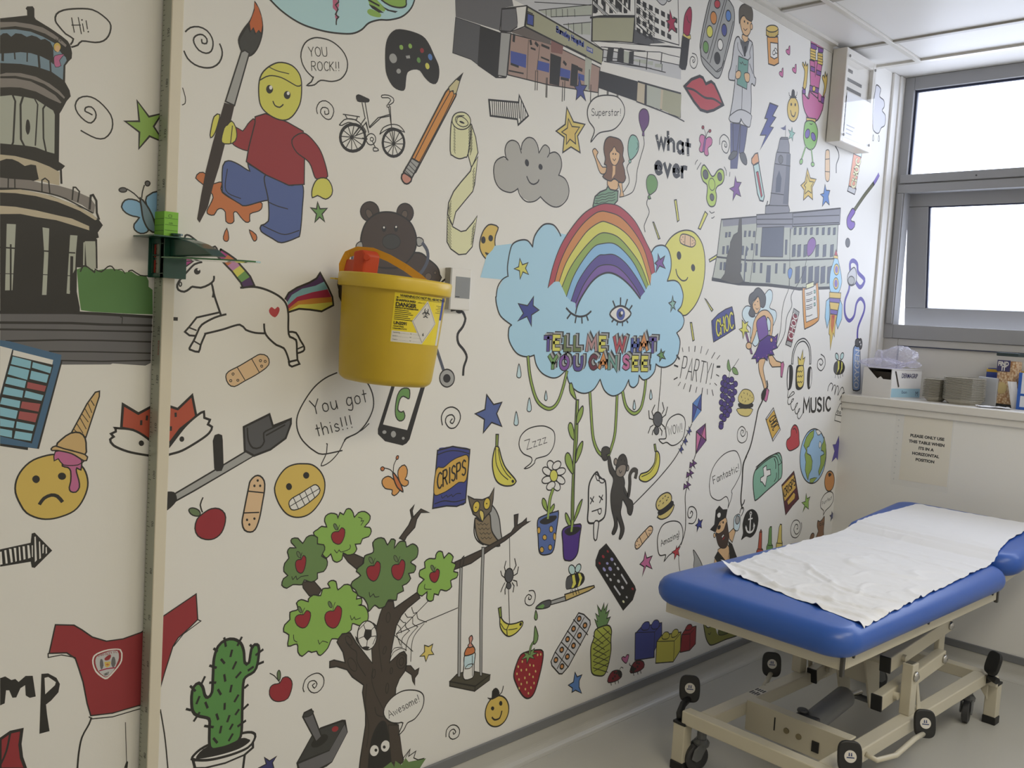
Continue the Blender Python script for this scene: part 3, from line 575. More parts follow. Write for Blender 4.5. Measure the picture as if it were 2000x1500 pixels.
s44.. 2924,3971 0,-9 -9,-8 -11,-1 -7,6 1,9 8,8 11,1
p44.. 2950,4050 26,9 4,-14 -23,-7
D bicycle_drawing|black outline bicycle
s.48.30 2726,3602 -8,-34 -25,-28 -37,-15 -37,2 -27,19 -12,30 8,33 25,28 36,15 37,-1 28,-18
s.48.29 2970,3621 -7,-35 -23,-29 -34,-15 -34,3 -27,20 -11,32 7,34 23,29 33,15 35,-2 27,-20
l.48.9 2646,3590 74,5
l.48.9 2903,3604 61,10
l.48.9 2646,3590 63,-26
l.48.9 2903,3604 51,-22
l.48.9 2646,3590 37,-50
l.48.9 2903,3604 28,-47
l.48.9 2646,3590 3,-61
l.48.9 2903,3604 -4,-57
l.48.9 2646,3590 -30,-56
l.48.9 2903,3604 -34,-51
l.48.9 2646,3590 -53,-36
l.48.9 2903,3604 -55,-30
l.48.9 2646,3590 -60,-7
l.48.9 2903,3604 -62,0
l.48.9 2646,3590 -49,23
l.48.9 2903,3604 -53,31
l.48.9 2646,3590 -24,47
l.48.9 2903,3604 -30,56
l.48.9 2646,3590 10,59
l.48.9 2903,3604 1,67
l.48.9 2646,3590 43,54
l.48.9 2903,3604 31,61
l.48.9 2646,3590 67,34
l.48.9 2903,3604 54,40
l.48.10 2697,3764 23,-69 -65,-94
l.48.10 2715,3770 32,-112 50,54 68,29
l.48.10 2745,3633 -21,40 -57,-74
l.48.10 2750,3654 65,62 51,18
l.48.10 2859,3780 44,-169
l.48.10 2869,3782 17,-118
l.48.10 2727,3679 18,-51
c.48.10 2572,3634 25,29 41,13 43,-6 39,-27 7,-14 -26,10 -37,15 -42,2 -35,-21 -15,-1
c.48.10 2814,3636 17,33 50,27 52,3 35,-25 -40,6 -46,-1 -44,-24 -24,-19
l.48.10 2590,3688 96,7
l.48.10 2602,3688 13,-16 54,5 5,16
s48.. 2659,3788 14,12 25,-2 25,-4 17,-4 -4,-15 -36,-8 -31,-2
s126.48.11 2789,3606 -3,-14 -10,-12 -14,-6 -14,1 -11,8 -5,13 3,14 10,11 14,7 15,-1 11,-8
s.48.10 2776,3604 -3,-7 -7,-4 -7,1 -3,6 2,7 7,4 7,-2
l.48.10 2769,3593 21,-27
s.48.10 2778,3562 21,3 11,-10 -28,-8
l.48.13 2710,3597 28,1
c.48.10 2862,3788 25,18 -1,20 -33,8 -38,-8 1,-12 38,8 16,-9 -15,-21
s126.48.9 2864,3784 -2,-5 -5,-3 -6,0 -3,4 2,5 6,3 6,0
D pencil_drawing|orange pencil with a pink rubber end
p83.48.17 3251,3957 -23,-27 -217,-398 -35,-78 34,-5 45,38 246,438 3,11
p127.48.10 3298,4013 -50,-54 8,-20 25,11 5,-18 18,9 21,69
p48.. 3347,4061 -49,-46 27,-10
c.48.10 3287,3927 -83,-161 -174,-304
c.48.10 3263,3943 -102,-174 -159,-295
p44.48.17 3023,3553 56,-15 -49,-86 -55,23
l.48.8 3011,3538 50,-29
l.48.8 2999,3520 49,-29
l.48.8 2986,3502 56,-27
l.48.8 2981,3486 49,-29
s99.48.17 2975,3470 55,-20 -18,-27 -27,-4 -22,23
D bandage_drawing|unrolling cream bandage
p27.48.13 3400,3810 27,-9 36,-62 24,-79 -41,-90 -31,62 -9,119
p27.48.13 3487,3638 -12,-152 -12,-41 -53,-57 -63,-69 -18,-73 -40,55 3,60 32,65 48,56 67,71 6,23
p27.48.13 3288,3301 43,-63 62,-19 37,10 50,51 27,37 -24,-172 -43,-43 -53,-9 -62,26 -29,35
s27.48.13 3285,3798 -2,-162 20,-23 45,-9 44,15 21,23 7,155 -69,-35
s27.48.12 3417,3801 -18,-23 -31,-15 -35,-4 -30,9 -17,18 1,24 17,23 31,15 35,5 30,-9 17,-19
c.48.10 3319,3794 2,22 32,12 39,-14 9,-20 -36,-18 -38,6 -20,20 13,22 48,12
s48.. 3375,3796 -8,-3 -14,0 -13,3 -4,5 8,3 14,0 13,-4
l.48.6 3298,3768 13,-21
l.48.6 3407,3767 8,29
l.48.6 3419,3759 13,38
l.48.6 3300,3754 12,-22
l.48.6 3408,3752 8,29
l.48.6 3421,3744 12,37
l.48.6 3301,3739 12,-22
l.48.6 3410,3737 7,29
l.48.6 3422,3728 12,38
l.48.6 3302,3724 13,-22
l.48.6 3411,3722 7,29
l.48.6 3423,3713 12,38
l.48.6 3303,3709 13,-22
l.48.6 3412,3707 8,29
l.48.6 3424,3698 12,38
l.48.6 3304,3694 13,-22
l.48.6 3413,3692 8,29
l.48.6 3425,3683 13,38
l.48.6 3305,3679 13,-22
l.48.6 3414,3677 8,28
l.48.6 3426,3668 13,38
l.48.6 3306,3664 13,-22
l.48.6 3415,3661 8,29
l.48.6 3428,3652 12,38
l.48.6 3307,3649 13,-22
l.48.6 3417,3646 7,29
l.48.6 3429,3637 12,38
l.48.6 3292,3285 27,-35
l.48.6 3293,3270 27,-35
l.48.6 3294,3255 27,-35
l.48.6 3295,3240 27,-36
l.48.6 3296,3224 27,-35
l.48.6 3297,3209 27,-35
l.48.6 3298,3194 28,-36
l.48.6 3300,3179 27,-36
l.48.6 3301,3164 27,-36
l.48.7 3475,3240 17,36
l.48.7 3455,3550 11,24
l.48.6 3294,3329 15,46
l.48.7 3475,3226 16,34
l.48.7 3456,3533 11,25
l.48.6 3295,3321 15,40
l.48.7 3475,3212 15,32
l.48.7 3458,3517 11,26
l.48.6 3296,3313 15,35
l.48.7 3474,3198 15,30
l.48.7 3459,3500 11,28
l.48.6 3296,3305 16,29
l.48.7 3474,3184 14,28
l.48.7 3460,3484 11,28
l.48.6 3297,3297 16,24
l.48.7 3473,3170 14,26
l.48.7 3461,3467 11,30
l.48.6 3297,3288 17,19
l.48.7 3473,3156 13,25
l.48.7 3463,3451 11,30
l.48.6 3298,3280 17,13
D cloud_drawing|grey smiling cloud
p23.. 3714,3659 -20,48 13,42 39,25 52,-8 28,-30 5,36 40,39 52,3 38,-31 15,-42 30,44 26,13 33,-15 3,-29 49,17 48,-19 19,-52 -17,-58 58,-15 38,-50 -8,-63 -71,-56 -55,-7 -66,15 -52,27 -29,-28 -61,-14 -63,15 -42,47 -53,-31 -75,4 -52,35 -22,65 16,53 42,30
c.48.14 3723,3658 -34,14 -59,-33 -16,-53 22,-65 52,-35 75,-4 53,28
c.48.14 3816,3513 24,-38 55,-27 69,11 47,31
c.48.15 4011,3493 52,-27 66,-17 65,12 61,53 8,63 -38,50 -58,15
c.48.14 3710,3661 -16,46 13,42 39,25 52,-8 30,-50
c.48.14 3826,3736 5,36 40,39 52,3 38,-31 15,-42
c.48.13 3976,3741 30,44 26,13 33,-15 3,-29 -16,-24
c.48.15 4068,3754 49,17 48,-19 19,-52 -22,-61
s48.. 3896,3674 0,-16 -9,-9 -14,3 -10,12 0,15 9,9 14,-2
s48.. 4015,3669 -1,-13 -10,-8 -14,1 -10,10 1,13 10,9 14,-2
c.48.17 3886,3591 25,-29 36,-7 34,17 9,16
D hospital_building_drawing|drawing of a hospital entrance with Barnsley Hospital lettering
p57.. 3680,4539 684,196 20,-184 9,-90 960,111 32,-244 -881,42 -706,163
p101.. 3901,4536 467,167 6,-60 -366,-115
p101.. 4137,4522 227,76 8,-75 -120,-25
l.48.9 3862,4574 497,123
l.48.9 3900,4539 468,164
l.48.9 4008,4531 366,110
l.48.9 4119,4517 250,82
l.48.9 3960,4561 7,-41
l.48.9 4004,4574 6,-42
l.48.9 4048,4586 6,-42
l.48.9 4101,4601 7,-43
l.48.9 4146,4614 7,-43
l.48.9 4210,4631 8,-43
l.48.10 4163,4538 9,-63
l.48.10 4209,4550 9,-63
l.48.11 4284,4570 9,-64
p126.. 4364,4735 425,122 12,-106 -425,-128
p48.. 4374,4738 39,11 4,-85 -34,-9
p48.. 4452,4760 39,12 4,-86 -34,-9
p48.. 4531,4783 40,12 5,-87 -36,-9
p48.. 4602,4803 41,12 4,-87 -36,-10
p48.. 4673,4824 42,12 5,-88 -37,-10
p126.. 4384,4741 38,11 120,-66 -50,-13
p126.. 4491,4772 40,11 142,-48 -41,-17
p126.. 4632,4812 41,12 80,-35 -8,-21
p102.48.13 4376,4626 420,121 7,-157 -418,-100
l.48.25 4366,4626 68,16 58,28 309,83
p126.48.15 4789,4857 472,136 51,-294 -499,-48
p32.. 4799,4673 124,-6 233,6 -226,-63 -132,-21
p48.. 4804,4868 43,-2 3,-31 -42,2
p48.. 4811,4809 43,-2 3,-32 -42,3
p48.. 4818,4749 43,-2 3,-32 -42,3
p48.. 4825,4690 43,-3 4,-32 -43,3
p48.. 4871,4868 43,-2 4,-32 -43,2
p48.. 4878,4808 43,-2 4,-32 -43,3
p48.. 4885,4748 44,-2 3,-32 -43,3
p48.. 4892,4688 44,-3 4,-32 -44,4
p48.. 4939,4868 44,-2 4,-32 -44,2
p48.. 4946,4807 44,-2 4,-32 -44,3
p48.. 4954,4747 44,-3 3,-32 -44,3
p48.. 4961,4686 44,-3 4,-32 -44,4
p48.. 5008,4867 45,-2 4,-32 -45,2
p48.. 5016,4807 44,-3 4,-32 -45,3
p48.. 5023,4746 45,-3 4,-32 -45,3
p48.. 5078,4867 46,-2 4,-32 -46,2
p48.. 5086,4806 45,-2 4,-33 -45,3
p48.. 5094,4745 45,-3 4,-33 -45,3
p48.. 5150,4867 46,-2 4,-33 -46,2
p48.. 5157,4805 47,-2 4,-33 -46,3
p48.. 5165,4743 47,-3 4,-32 -47,3
p48.. 5222,4867 47,-2 4,-33 -46,2
p48.. 5230,4804 47,-2 5,-33 -47,3
p126.48.11 4390,4491 541,112 407,82 15,-113 -860,-104
p110.. 3260,4419 202,58 143,-9 -6,-123 -328,-15
p110.. 3455,4474 225,65 15,-35 -90,-36
p32.48.8 3271,4327 180,6 -3,-208 -51,15 -134,2
p48.. 3451,4333 157,3 4,-241 -32,-7 -132,32
p110.48.11 3605,4462 112,37 20,-95 -58,-44 -72,-19
p126.. 3717,4499 76,33 2,-110 -60,-36 0,51
l.48.13 3605,4465 196,72 -10,-119 -104,-56 -88,-17 6,120
p44.48.11 3608,4339 76,14 -12,-242 -69,-7
p48.. 3580,4088 91,26 -3,-12 -79,-17
p13.48.13 3688,4351 334,29 463,-27 -4,-154 -455,-54 -347,-21
p116.. 3687,4362 112,55 220,-9 -1,-35 -322,-14
p102.48.19 3806,4533 698,-69 -1,-88 -483,29 -221,15
p14.. 4020,4400 110,-5 -4,-49 -100,-12
p10.48.14 3809,4497 52,2 3,-59 -54,-3
p48.. 3808,4509 47,0 -3,-6 -43,-1
p10.. 3692,4259 129,10 3,-74 -126,-2
p10.. 3917,4260 102,7 2,-52 -103,-7
p10.. 4115,4266 94,4 0,-48 -93,-6
p10.. 4280,4272 59,1 3,-36 -58,-1
p48.. 4022,4327 97,0 -3,-168 -86,-7
p48.. 4214,4314 62,-1 3,-124 -66,-6
p101.. 4337,4383 65,-6 -10,-188 -45,3
l.48.38 3713,4352 -1,-34
l.48.25 3702,4189 59,-1
l.48.17 3689,4149 116,11
l.48.36 3848,4353 6,-16
l.48.37 3891,4352 19,-9
l.48.29 3944,4354 63,-2
l.48.20 3946,4285 67,-2
l.48.22 3856,4315 35,0
l.48.36 4144,4306 20,-10
l.48.40 4282,4299 30,-2
l.48.33 4130,4207 65,6
l.48.8 3831,4354 6,-217
l.48.8 3927,4350 -12,-154
l.48.28 4158,4399 184,-12
t.10.19 Barnsley_Hospital 4064 4461 4317 4436 -3 30
p10.. 4345,4449 60,-3 1,-28 -63,3
t.57.8 NHS 4353 4429 4399 4428 -1 13
p126.. 4501,4395 877,85 7,-152 -183,-24 -354,50 -361,-19
p48.. 4477,4333 398,24 4,-128 -396,-1
p48.. 4553,4492 51,10 -2,-83 -56,-7
p48.. 4655,4514 53,7 10,-87 -59,-1
p48.. 4768,4520 48,12 -2,-79 -43,-7
l.48.12 4512,4485 423,80
l.48.10 4509,4421 434,80
l.48.12 4521,4399 495,73
p101.. 4709,4509 59,11 1,-61 -53,-13
p114.48.10 4876,4353 95,9 5,-136 -97,3
p101.48.11 4971,4362 116,8 10,-136 -121,-8
p114.48.11 5087,4367 107,3 5,-135 -101,-4
p48.. 5194,4370 48,4 6,-143 -49,0
p27.48.11 5242,4374 130,7 20,-156 -143,-1
l.48.11 3905,4199 6,-109
l.48.11 3923,4203 5,-109
l.48.12 4009,4182 6,-111
l.48.12 4000,4180 6,-110
l.48.12 4383,4317 8,-116
l.48.13 4408,4230 7,-117
l.48.13 4571,4228 2,-63
l.48.13 4581,4230 2,-63
l.48.13 4671,4230 2,-64
l.48.13 4682,4226 2,-64
l.48.12 4164,4199 6,-113
l.48.12 4146,4189 6,-112
l.48.13 4483,4234 1,-63
D star_drawing|navy star in front of the hospital drawing
p65.48.12 4292,4256 24,-47 53,9 -30,-41 30,-52 -52,23 -40,-36 4,56 -26,19 33,13
D arrow_drawing|black and white striped arrow under the hospital drawing
p126.48.21 3547,3958 235,35 1,40 84,-98 -78,-67 -10,30 -213,-23
l.48.26 3547,3958 19,-83
l.48.13 3571,3957 13,-77
l.48.13 3587,3960 13,-78
l.48.13 3603,3962 13,-78
l.48.13 3619,3965 13,-79
l.48.13 3635,3967 13,-79
l.48.14 3651,3970 13,-80
l.48.14 3667,3972 13,-79
l.48.14 3683,3975 14,-80
l.48.14 3700,3977 13,-80
l.48.14 3716,3980 14,-81
l.48.14 3732,3982 14,-81
l.48.14 3749,3985 14,-82
l.48.14 3766,3987 13,-82
l.48.14 3782,3990 14,-83
l.48.13 3802,4009 6,-120
l.48.13 3820,3995 4,-94
l.48.11 3838,3970 2,-52
D star_drawing|double outlined gold star left of the mermaid
p36.48.18 4197,4050 70,-72 108,6 -62,-83 34,-94 -89,19 -72,-46 5,92 -77,22 79,55
p37.48.15 4218,3987 37,-39 70,9 -37,-49 11,-56 -55,18 -30,-36 -5,54 -44,10 49,33
D speech_bubble_drawing|speech bubble reading Superstar!
s126.48.16 4443,3890 27,77 -60,45 -20,52 19,54 55,49 99,34 115,12 69,-38 12,-56 -41,-66 -70,-52 -131,-44
t.48.10 Superstar! 4432 4048 4728 4107 -4 43
D bear_drawing|brown bear with a stethoscope behind the yellow bin
s6.48.11 2833,3257 -7,-25 -20,-20 -29,-10 -29,3 -21,15 -9,23 6,24 19,20 29,11 29,-3 22,-15
s6.48.12 3054,3277 -6,-25 -19,-21 -27,-10 -28,3 -21,16 -9,24 6,25 18,20 27,10 28,-3 22,-15
s7.48.9 2789,3246 5,-12 0,-12 -7,-7 -10,-1 -12,5 -9,10 -6,12 1,11 6,7 10,1 12,-5
s7.48.9 3016,3262 -9,-16 -15,-6 -13,7 -3,15 8,16 15,6 13,-6
s6.48.17 3080,3076 97,-30 61,-34 19,-38 -1,-39 -189,-129 -407,-22 -35,133 51,58 140,21
s6.48.17 2892,3262 72,-5 75,-33 41,-62 1,-62 -30,-55 -58,-48 -71,-15 -94,1 -60,36 -34,52 -3,58 27,67 59,48
s33.48.8 2977,3122 -6,-20 -21,-16 -29,-8 -29,2 -21,12 -9,18 6,20 20,16 29,8 29,-2 22,-12
s48.. 2882,3177 -3,-12 -10,-6 -10,4 -5,11 4,12 9,6 10,-4
s48.. 2957,3187 -3,-13 -9,-6 -9,4 -5,12 3,13 9,6 10,-4
s126.. 2874,3182 -3,-5 -6,0 -3,4 2,5 6,1
s126.. 2951,3194 -3,-5 -6,-1 -3,5 3,5 6,0
s48.. 2943,3017 -3,-8 -9,-4 -9,2 -5,8 3,8 9,4 10,-2
s44.48.11 3084,3153 34,1 14,-15 -11,-21 -28,-7
s44.48.10 2736,3096 -28,-10 -7,-23 15,-14 28,-2
c.108.40 3127,3128 34,-35 6,-48 -25,-50 -44,-47
c.108.30 2704,3063 -20,-33 -1,-63 -4,-46
s7.48.7 3201,2960 -6,-14 -16,-7 -16,5 -8,13 6,14 16,7 16,-4
s7.48.7 3234,2983 -3,-7 -7,-3 -7,2 -4,6 3,6 7,4 7,-2
c.48.21 3260,2925 29,22 19,12
c.48.23 3354,2787 34,6
c.48.16 2609,2907 -3,-32 12,-30
c.108.39 3261,2579 34,-66 31,-61
s44.48.15 3405,2416 -5,-25 -19,-17 -27,-7 -27,7 -21,18 -9,24 5,24 19,18 26,7 28,-7 21,-18
s48.. 3377,2415 -7,-17 -19,-7 -20,7 -9,17 7,17 19,7 19,-7
s48.. 3440,2787 -7,-9 -18,-5 -18,3 -9,8 7,9 18,5 19,-3
c.48.32 3441,2781 22,-33 -16,-46 -35,-41 8,-50 45,-39 25,-40 -18,-52 -2,-46
D smiley_crescent_drawing|gold crescent face with a smile
s35.48.16 3542,3191 21,53 36,35 40,5 38,-11 -18,-49 0,-47 22,-45 32,-39 -26,-25 -52,3 -61,31 -32,43
s48.. 3583,3193 -4,-15 -12,-7 -13,5 -6,13 4,15 12,8 13,-5
s48.. 3640,3209 -4,-14 -12,-6 -14,4 -6,12 4,14 12,6 14,-4
s48.. 3583,3126 47,-4 43,23 9,-18 -35,-24 -44,4
D mobile_phone_drawing|black mobile phone with a green handset symbol
p48.. 2881,2457 316,0 2,-77 -91,-289 -19,-21 -27,-10 -118,29 -49,40 -2,26 79,238
p126.. 2997,2414 140,-23 30,-16 -79,-234 -163,37 70,214
s41.48.13 3069,2365 22,-11 2,-38 -10,-8 -32,14 -23,-16 -10,-54 25,-14 13,5 12,-25 -9,-21 -27,-5 -25,23 -7,49 10,64 25,32
s44.. 2950,2137 -4,-7 -9,-2 -10,3 -4,7 3,6 10,3 9,-3
s44.. 3014,2123 -4,-12 -12,-5 -12,6 -6,12 4,12 12,5 12,-6
s44.. 3074,2098 -2,-5 -7,-2 -7,2 -3,6 2,5 7,2 7,-3
D spiral_drawing|spiral doodle right of the mobile phone
c.48.15 3336,2158 -11,46 27,41 52,10 49,-24 14,-44 -31,-45 -46,-3 -33,35 9,31 38,7 21,-23 -14,-26 -19,10 14,16
D star_drawing|large blue star below the blue cloud
p8.48.18 3663,2319 61,-58 66,11 -37,-65 49,-77 -86,27 -62,-57 2,77 -76,35 76,22
D raindrop_drawing|raindrop close under the left edge of the blue cloud
s105.48.12 3916,2498 23,-55 -1,-22 -14,-6 -19,7 -1,21
D raindrop_drawing|raindrop above the Zzzz bubble
s105.48.12 4024,2294 23,-56 -1,-22 -15,-7 -19,8 -1,22
D raindrop_drawing|lowest raindrop left of the Zzzz bubble
s105.48.12 3917,2214 23,-56 -1,-22 -14,-6 -19,7 -1,22
D orange_butterfly_drawing|small orange butterfly above the apple tree
s75.48.12 3011,1884 -35,19 -33,-11 -5,-23 22,-29 48,-13 -2,-19 18,-13 26,14 6,22
s75.48.12 3040,1909 9,32 33,14 22,-29 -3,-33 -10,-16 22,-10 1,-20 -24,-8 -29,19
s73.48.15 3006,1920 25,-21 30,-41 20,-41 -6,-5 -33,25 -24,41
c.48.10 3006,1920 -19,17 -41,12
c.48.10 3009,1922 1,38 18,32
s73.48.10 2949,1944 -4,-7 -8,-3 -9,4 -4,8 3,7 9,3 9,-4
s73.48.10 3039,1996 -4,-7 -7,-1 -5,4 0,8 5,7 6,1 5,-4
D crisp_packet_drawing|blue and gold bag lettered CRISPS
s66.. 3312,2017 48,15 61,2 63,-7 71,-19 -2,-64 -13,-140 4,-101 -50,-12 -78,5 -69,4 -49,-3 5,37 1,142
p66.48.17 3310,2018 111,16 134,-26 -11,-305 -66,-14 -78,11 -102,-3
s38.48.11 3310,1915 51,5 58,33 61,19 65,-4 -7,-135 -55,-7 -60,-29 -59,-21 -62,3
t.48.20 CRISPS 3324 1800 3535 1869 -6 86
c.48.11 3314,1995 78,15 78,-5 80,-20
c.48.12 3311,1721 71,10 78,-14 82,7
c.48.9 3357,1763 9,-16 29,15 9,-13 30,12 8,-13 30,15 32,-3
D banana_drawing|single banana above the owl
s2.48.19 3761,2014 26,-8 32,-69 39,-58 85,-74 7,-20 -30,-16 -70,5 -63,32 -35,63 -10,74
p42.48.14 3757,2085 22,-1 1,-71 -19,1
s48.. 3936,1793 -2,-7 -8,-2 -9,3 -4,8 3,7 8,2 8,-4
c.48.12 3762,2002 11,-86 44,-64 65,-45
c.48.12 3784,1994 28,-81 49,-64 46,-35
D speech_bubble_drawing|speech bubble reading Zzzz
s126.48.15 4019,1864 56,30 2,32 -75,30 -40,46 4,56 50,41 80,18 94,-4 80,-39 8,-78 -52,-61 -107,-18 -11,-25 -44,-25
t.48.9 Zzzz 4031 1979 4214 2013 -27 55
D owl_drawing|brown owl with yellow eyes perched on the branch
s44.48.16 3747,1670 46,-36 35,-59 20,-83 13,-51 -63,27 -39,66 -19,76
s5.48.18 3628,1604 52,-24 63,35 26,-100 57,-69 20,-34 -70,10 -86,30 -46,60
c.48.7 3647,1572 16,-13 14,9 16,-12 14,9 16,-13 15,9
c.48.7 3659,1543 16,-12 14,9 16,-13 15,9 16,-13 14,9
c.48.7 3672,1515 16,-13 14,9 16,-13 14,9 16,-13 15,9
c.48.7 3684,1486 16,-13 14,9 16,-13 15,9 16,-13 14,9
c.48.17 3625,1593 2,-73 29,-51 52,-32
p4.48.16 3561,1740 50,-23 67,-10 57,12 34,49 -3,-70 -11,-66 -44,-31 -31,-21 -44,35 -26,15 -29,57
s130.48.14 3658,1663 -8,-16 -12,-9 -14,-1 -12,8 -7,14 0,18 7,15 13,10 14,1 12,-8 7,-14
s130.48.14 3744,1674 -5,-16 -12,-11 -14,-1 -13,7 -8,15 -2,18 6,16 11,10 14,2 13,-7 9,-15
s48.. 3634,1667 -3,-4 -5,1 -3,4 2,3 6,0
s48.. 3721,1680 -3,-4 -6,1 -3,4 2,3 6,0
s36.48.13 3666,1648 26,-15 7,-31 -11,-26 -19,30 -10,25
D apple_tree_drawing|apple tree with five leafy clumps, hollow trunk and perching branch
p3.48.14 3110,1542 -36,19 59,62 19,37 -14,46 27,25 -12,-32 9,-35 51,39 64,-27 -62,8 -27,-34 -11,-44 -54,-43
p3.48.12 2707,1528 76,-11 60,-30 -5,-37 -38,-13 -53,43
p3.48.11 2478,1424 71,-12 44,-49 -17,-23 -53,5 -38,47
p3.48.15 3487,1367 206,42 149,41 94,31 28,31 -10,73 35,2 -3,-68 44,13 35,21 2,-25 37,2 -72,-23 -60,-31 -85,-39 -109,-34 -161,-62 -127,-16
p3.48.14 2969,1165 29,66 56,-10 10,-41 159,62 18,-38 -84,-41 -41,-32 -32,-50 -21,-103 -12,-93 65,36 31,4 20,-27 3,-47 -11,-43 -34,-32 -22,-46 0,-40 -13,-31 8,-122 37,-22 14,-103 36,-110 -33,-36 10,-44 -282,92 7,93 23,172 -4,68 -27,118 5,38 -76,62 -35,47 -65,32 -44,5 -1,32 24,2 71,-30 -16,58 -41,63 23,37 57,-6 43,-64 110,-132 -9,83 21,95
p3.48.12 3171,839 29,-7 32,-36 29,7 -5,-30 -21,-19 3,-41 -17,27 -10,38 -45,34
s48.. 2961,293 -21,75 16,131 43,66 42,-3 25,-68 31,-153 20,-99
s126.. 3007,405 -7,-12 -12,-6 -15,3 -14,10 -9,15 -1,16 6,13 12,6 15,-3 14,-10 9,-15
s126.. 3080,406 -8,-12 -14,-5 -15,4 -14,12 -7,15 0,17 8,12 14,5 15,-4 14,-11 8,-16
s48.. 2998,415 -3,-6 -7,0 -7,5 -3,7 3,6 6,0 7,-4
s48.. 3054,415 -2,-6 -7,0 -7,4 -4,8 3,6 7,0 7,-5
c.48.7 2939,883 -3,-66 32,-86 54,-93
c.48.7 2982,1051 -10,-53 30,-152
c.48.7 2904,803 0,-122 28,-119 -7,-110
c.48.8 2966,661 16,-46 43,-23
c.48.8 2758,1061 35,-40 34,-29 9,-57 58,-85
s.48.7 3039,1134 -3,-14 -5,-8 -7,-2 -7,5 -5,12 -1,14 2,13 6,9 7,2 7,-6 5,-11
s.48.7 2825,935 8,-20 0,-16 -7,-7 -13,4 -16,13 -13,19 -8,21 0,15 7,7 13,-3 15,-14
s.48.7 2788,1070 7,-15 1,-11 -4,-5 -10,1 -11,9 -11,13 -6,14 -2,11 5,6 9,-2 11,-8
s.48.7 2957,844 -2,-11 -5,-8 -5,-1 -4,5 -3,10 0,12 3,12 4,7 5,2 5,-5 2,-10
s.48.8 3053,742 -2,-13 -4,-9 -5,-3 -5,6 -3,11 -1,15 2,13 4,9 5,2 5,-5 3,-11
s.48.8 3166,859 -8,-17 -14,-10 -17,1 -15,11 -10,19 -1,20 7,17 14,10 17,-1 16,-11 9,-18
s.48.8 3149,865 -7,-13 -12,-3 -10,11 -3,17 7,14 13,2 10,-11
s.48.8 3074,833 -3,-11 -7,-3 -6,7 -1,13 3,11 6,3 6,-7
s.48.7 3022,957 -7,-13 -9,-3 -5,9 2,15 6,13 9,3 5,-8
p3.48.8 3063,535 72,-20 51,-231 -87,28
p20.. 3043,301 55,17 24,-37 5,34 45,-38 27,32 24,-31 128,-19 -42,-44 -73,-11 -205,66
l.48.12 3184,314 45,36 -8,-39 51,14 -13,-35 31,-21 46,-6
l.48.8 3199,309 27,39
s55.48.13 2530,1661 23,12 23,13 30,-7 -14,30 5,26 30,11 37,-11 7,-19 11,27 22,-13 15,25 25,0 20,-24 8,-22 24,21 39,1 37,-28 -8,-31 -25,-21 33,-7 12,-23 -15,-25 -39,-6 -11,-25 -33,2 11,-26 -20,-23 -39,0 -25,14 -5,-31 -30,-11 -26,15 -14,33 -23,-17 -32,30 -40,83
s20.48.12 2521,1649 34,-17 1,-31 37,-10 7,-27 -16,-28 31,-21 5,-32 -20,-28 -36,-2 2,-28 -35,-12 -42,17 -11,-21 -52,9 -33,-12 -29,20 9,31 22,11 -23,24 3,39 22,22 -10,31 13,19 34,-5 -27,29 2,19 34,-2 28,-29 19,26
s55.48.13 2628,1388 18,13 31,-10 15,-45 36,20 39,-9 18,-33 30,-21 -5,-26 32,-1 2,-33 -19,-1 40,-13 25,-43 -4,-43 -41,-14 -53,22 -5,-31 -31,-13 -26,3 -24,-22 -37,9 -23,-43 -41,-28 -19,15 -6,12 -30,1 -19,10 -34,-18 -25,26 -8,43 -51,1 3,55 -30,22 4,34 28,20 -2,36 45,6 -10,33 25,13 42,-18 0,13 28,16 43,-11 10,32 43,-2
s20.48.14 2904,1510 -7,50 32,20 41,-8 26,-37 22,28 29,-12 -5,-39 33,29 42,-6 9,-29 42,11 38,-28 -3,-50 -42,-22 38,-29 -12,-32 -36,0 16,-31 -27,-24 -28,-6 9,-30 -41,-9 -5,-33 -56,10 -19,-30 -40,-3 -29,22 -38,-26 -9,35 -29,43 -33,17 -22,36 -26,21 5,26 50,23 -28,26 12,20 31,17 5,37
s55.48.15 3340,1430 17,18 31,-8 15,-37 32,25 38,-29 -10,-28 33,-17 -13,-40 32,-11 -6,-28 -46,-11 11,-37 -38,-17 -47,14 -13,-27 -32,12 -5,-34 -30,-1 -20,21 1,35 -35,-17 -35,23 8,45 35,23 -34,23 1,34 36,8 -6,33 32,15 45,-7
s1.48.9 2679,1647 16,17 21,-13 0,-32 -15,-31 -22,-7 -30,17 -13,29 7,18 20,4
s50.48.7 2668,1675 5,-12 -4,-7 -9,3 -9,12 -5,12 4,7 9,-3
c.48.7 2675,1650 1,12 7,17
s1.48.9 2466,1536 11,18 16,-13 0,-34 -10,-32 -16,-8 -22,16 -10,31 4,19 15,5
s50.48.6 2460,1565 4,-13 -3,-6 -9,3 -9,11 -4,13 3,6 9,-3
c.48.7 2463,1538 1,14 5,17
s1.48.10 2913,1436 17,21 23,-17 1,-40 -16,-38 -25,-9 -32,22 -16,37 7,22 23,5
s50.48.7 2900,1471 5,-14 -4,-7 -10,4 -10,12 -5,14 4,7 10,-4
c.48.7 2908,1439 1,16 8,20
s1.48.10 3079,1418 17,23 24,-18 0,-42 -16,-40 -24,-10 -34,23 -16,38 7,24 23,5
s50.48.7 3066,1454 5,-14 -4,-7 -10,4 -11,13 -5,14 4,7 10,-4
c.48.8 3074,1422 1,16 8,21
s1.48.11 3341,1334 13,15 19,-13 0,-29 -12,-26 -20,-7 -26,16 -13,27 6,16 18,3
s50.48.8 3333,1360 6,-15 -4,-7 -11,4 -12,14 -6,14 4,7 12,-4
c.48.8 3337,1336 1,12 6,14
s1.48.9 2494,1257 16,17 24,-16 -1,-33 -16,-30 -24,-6 -32,20 -15,31 8,18 22,3
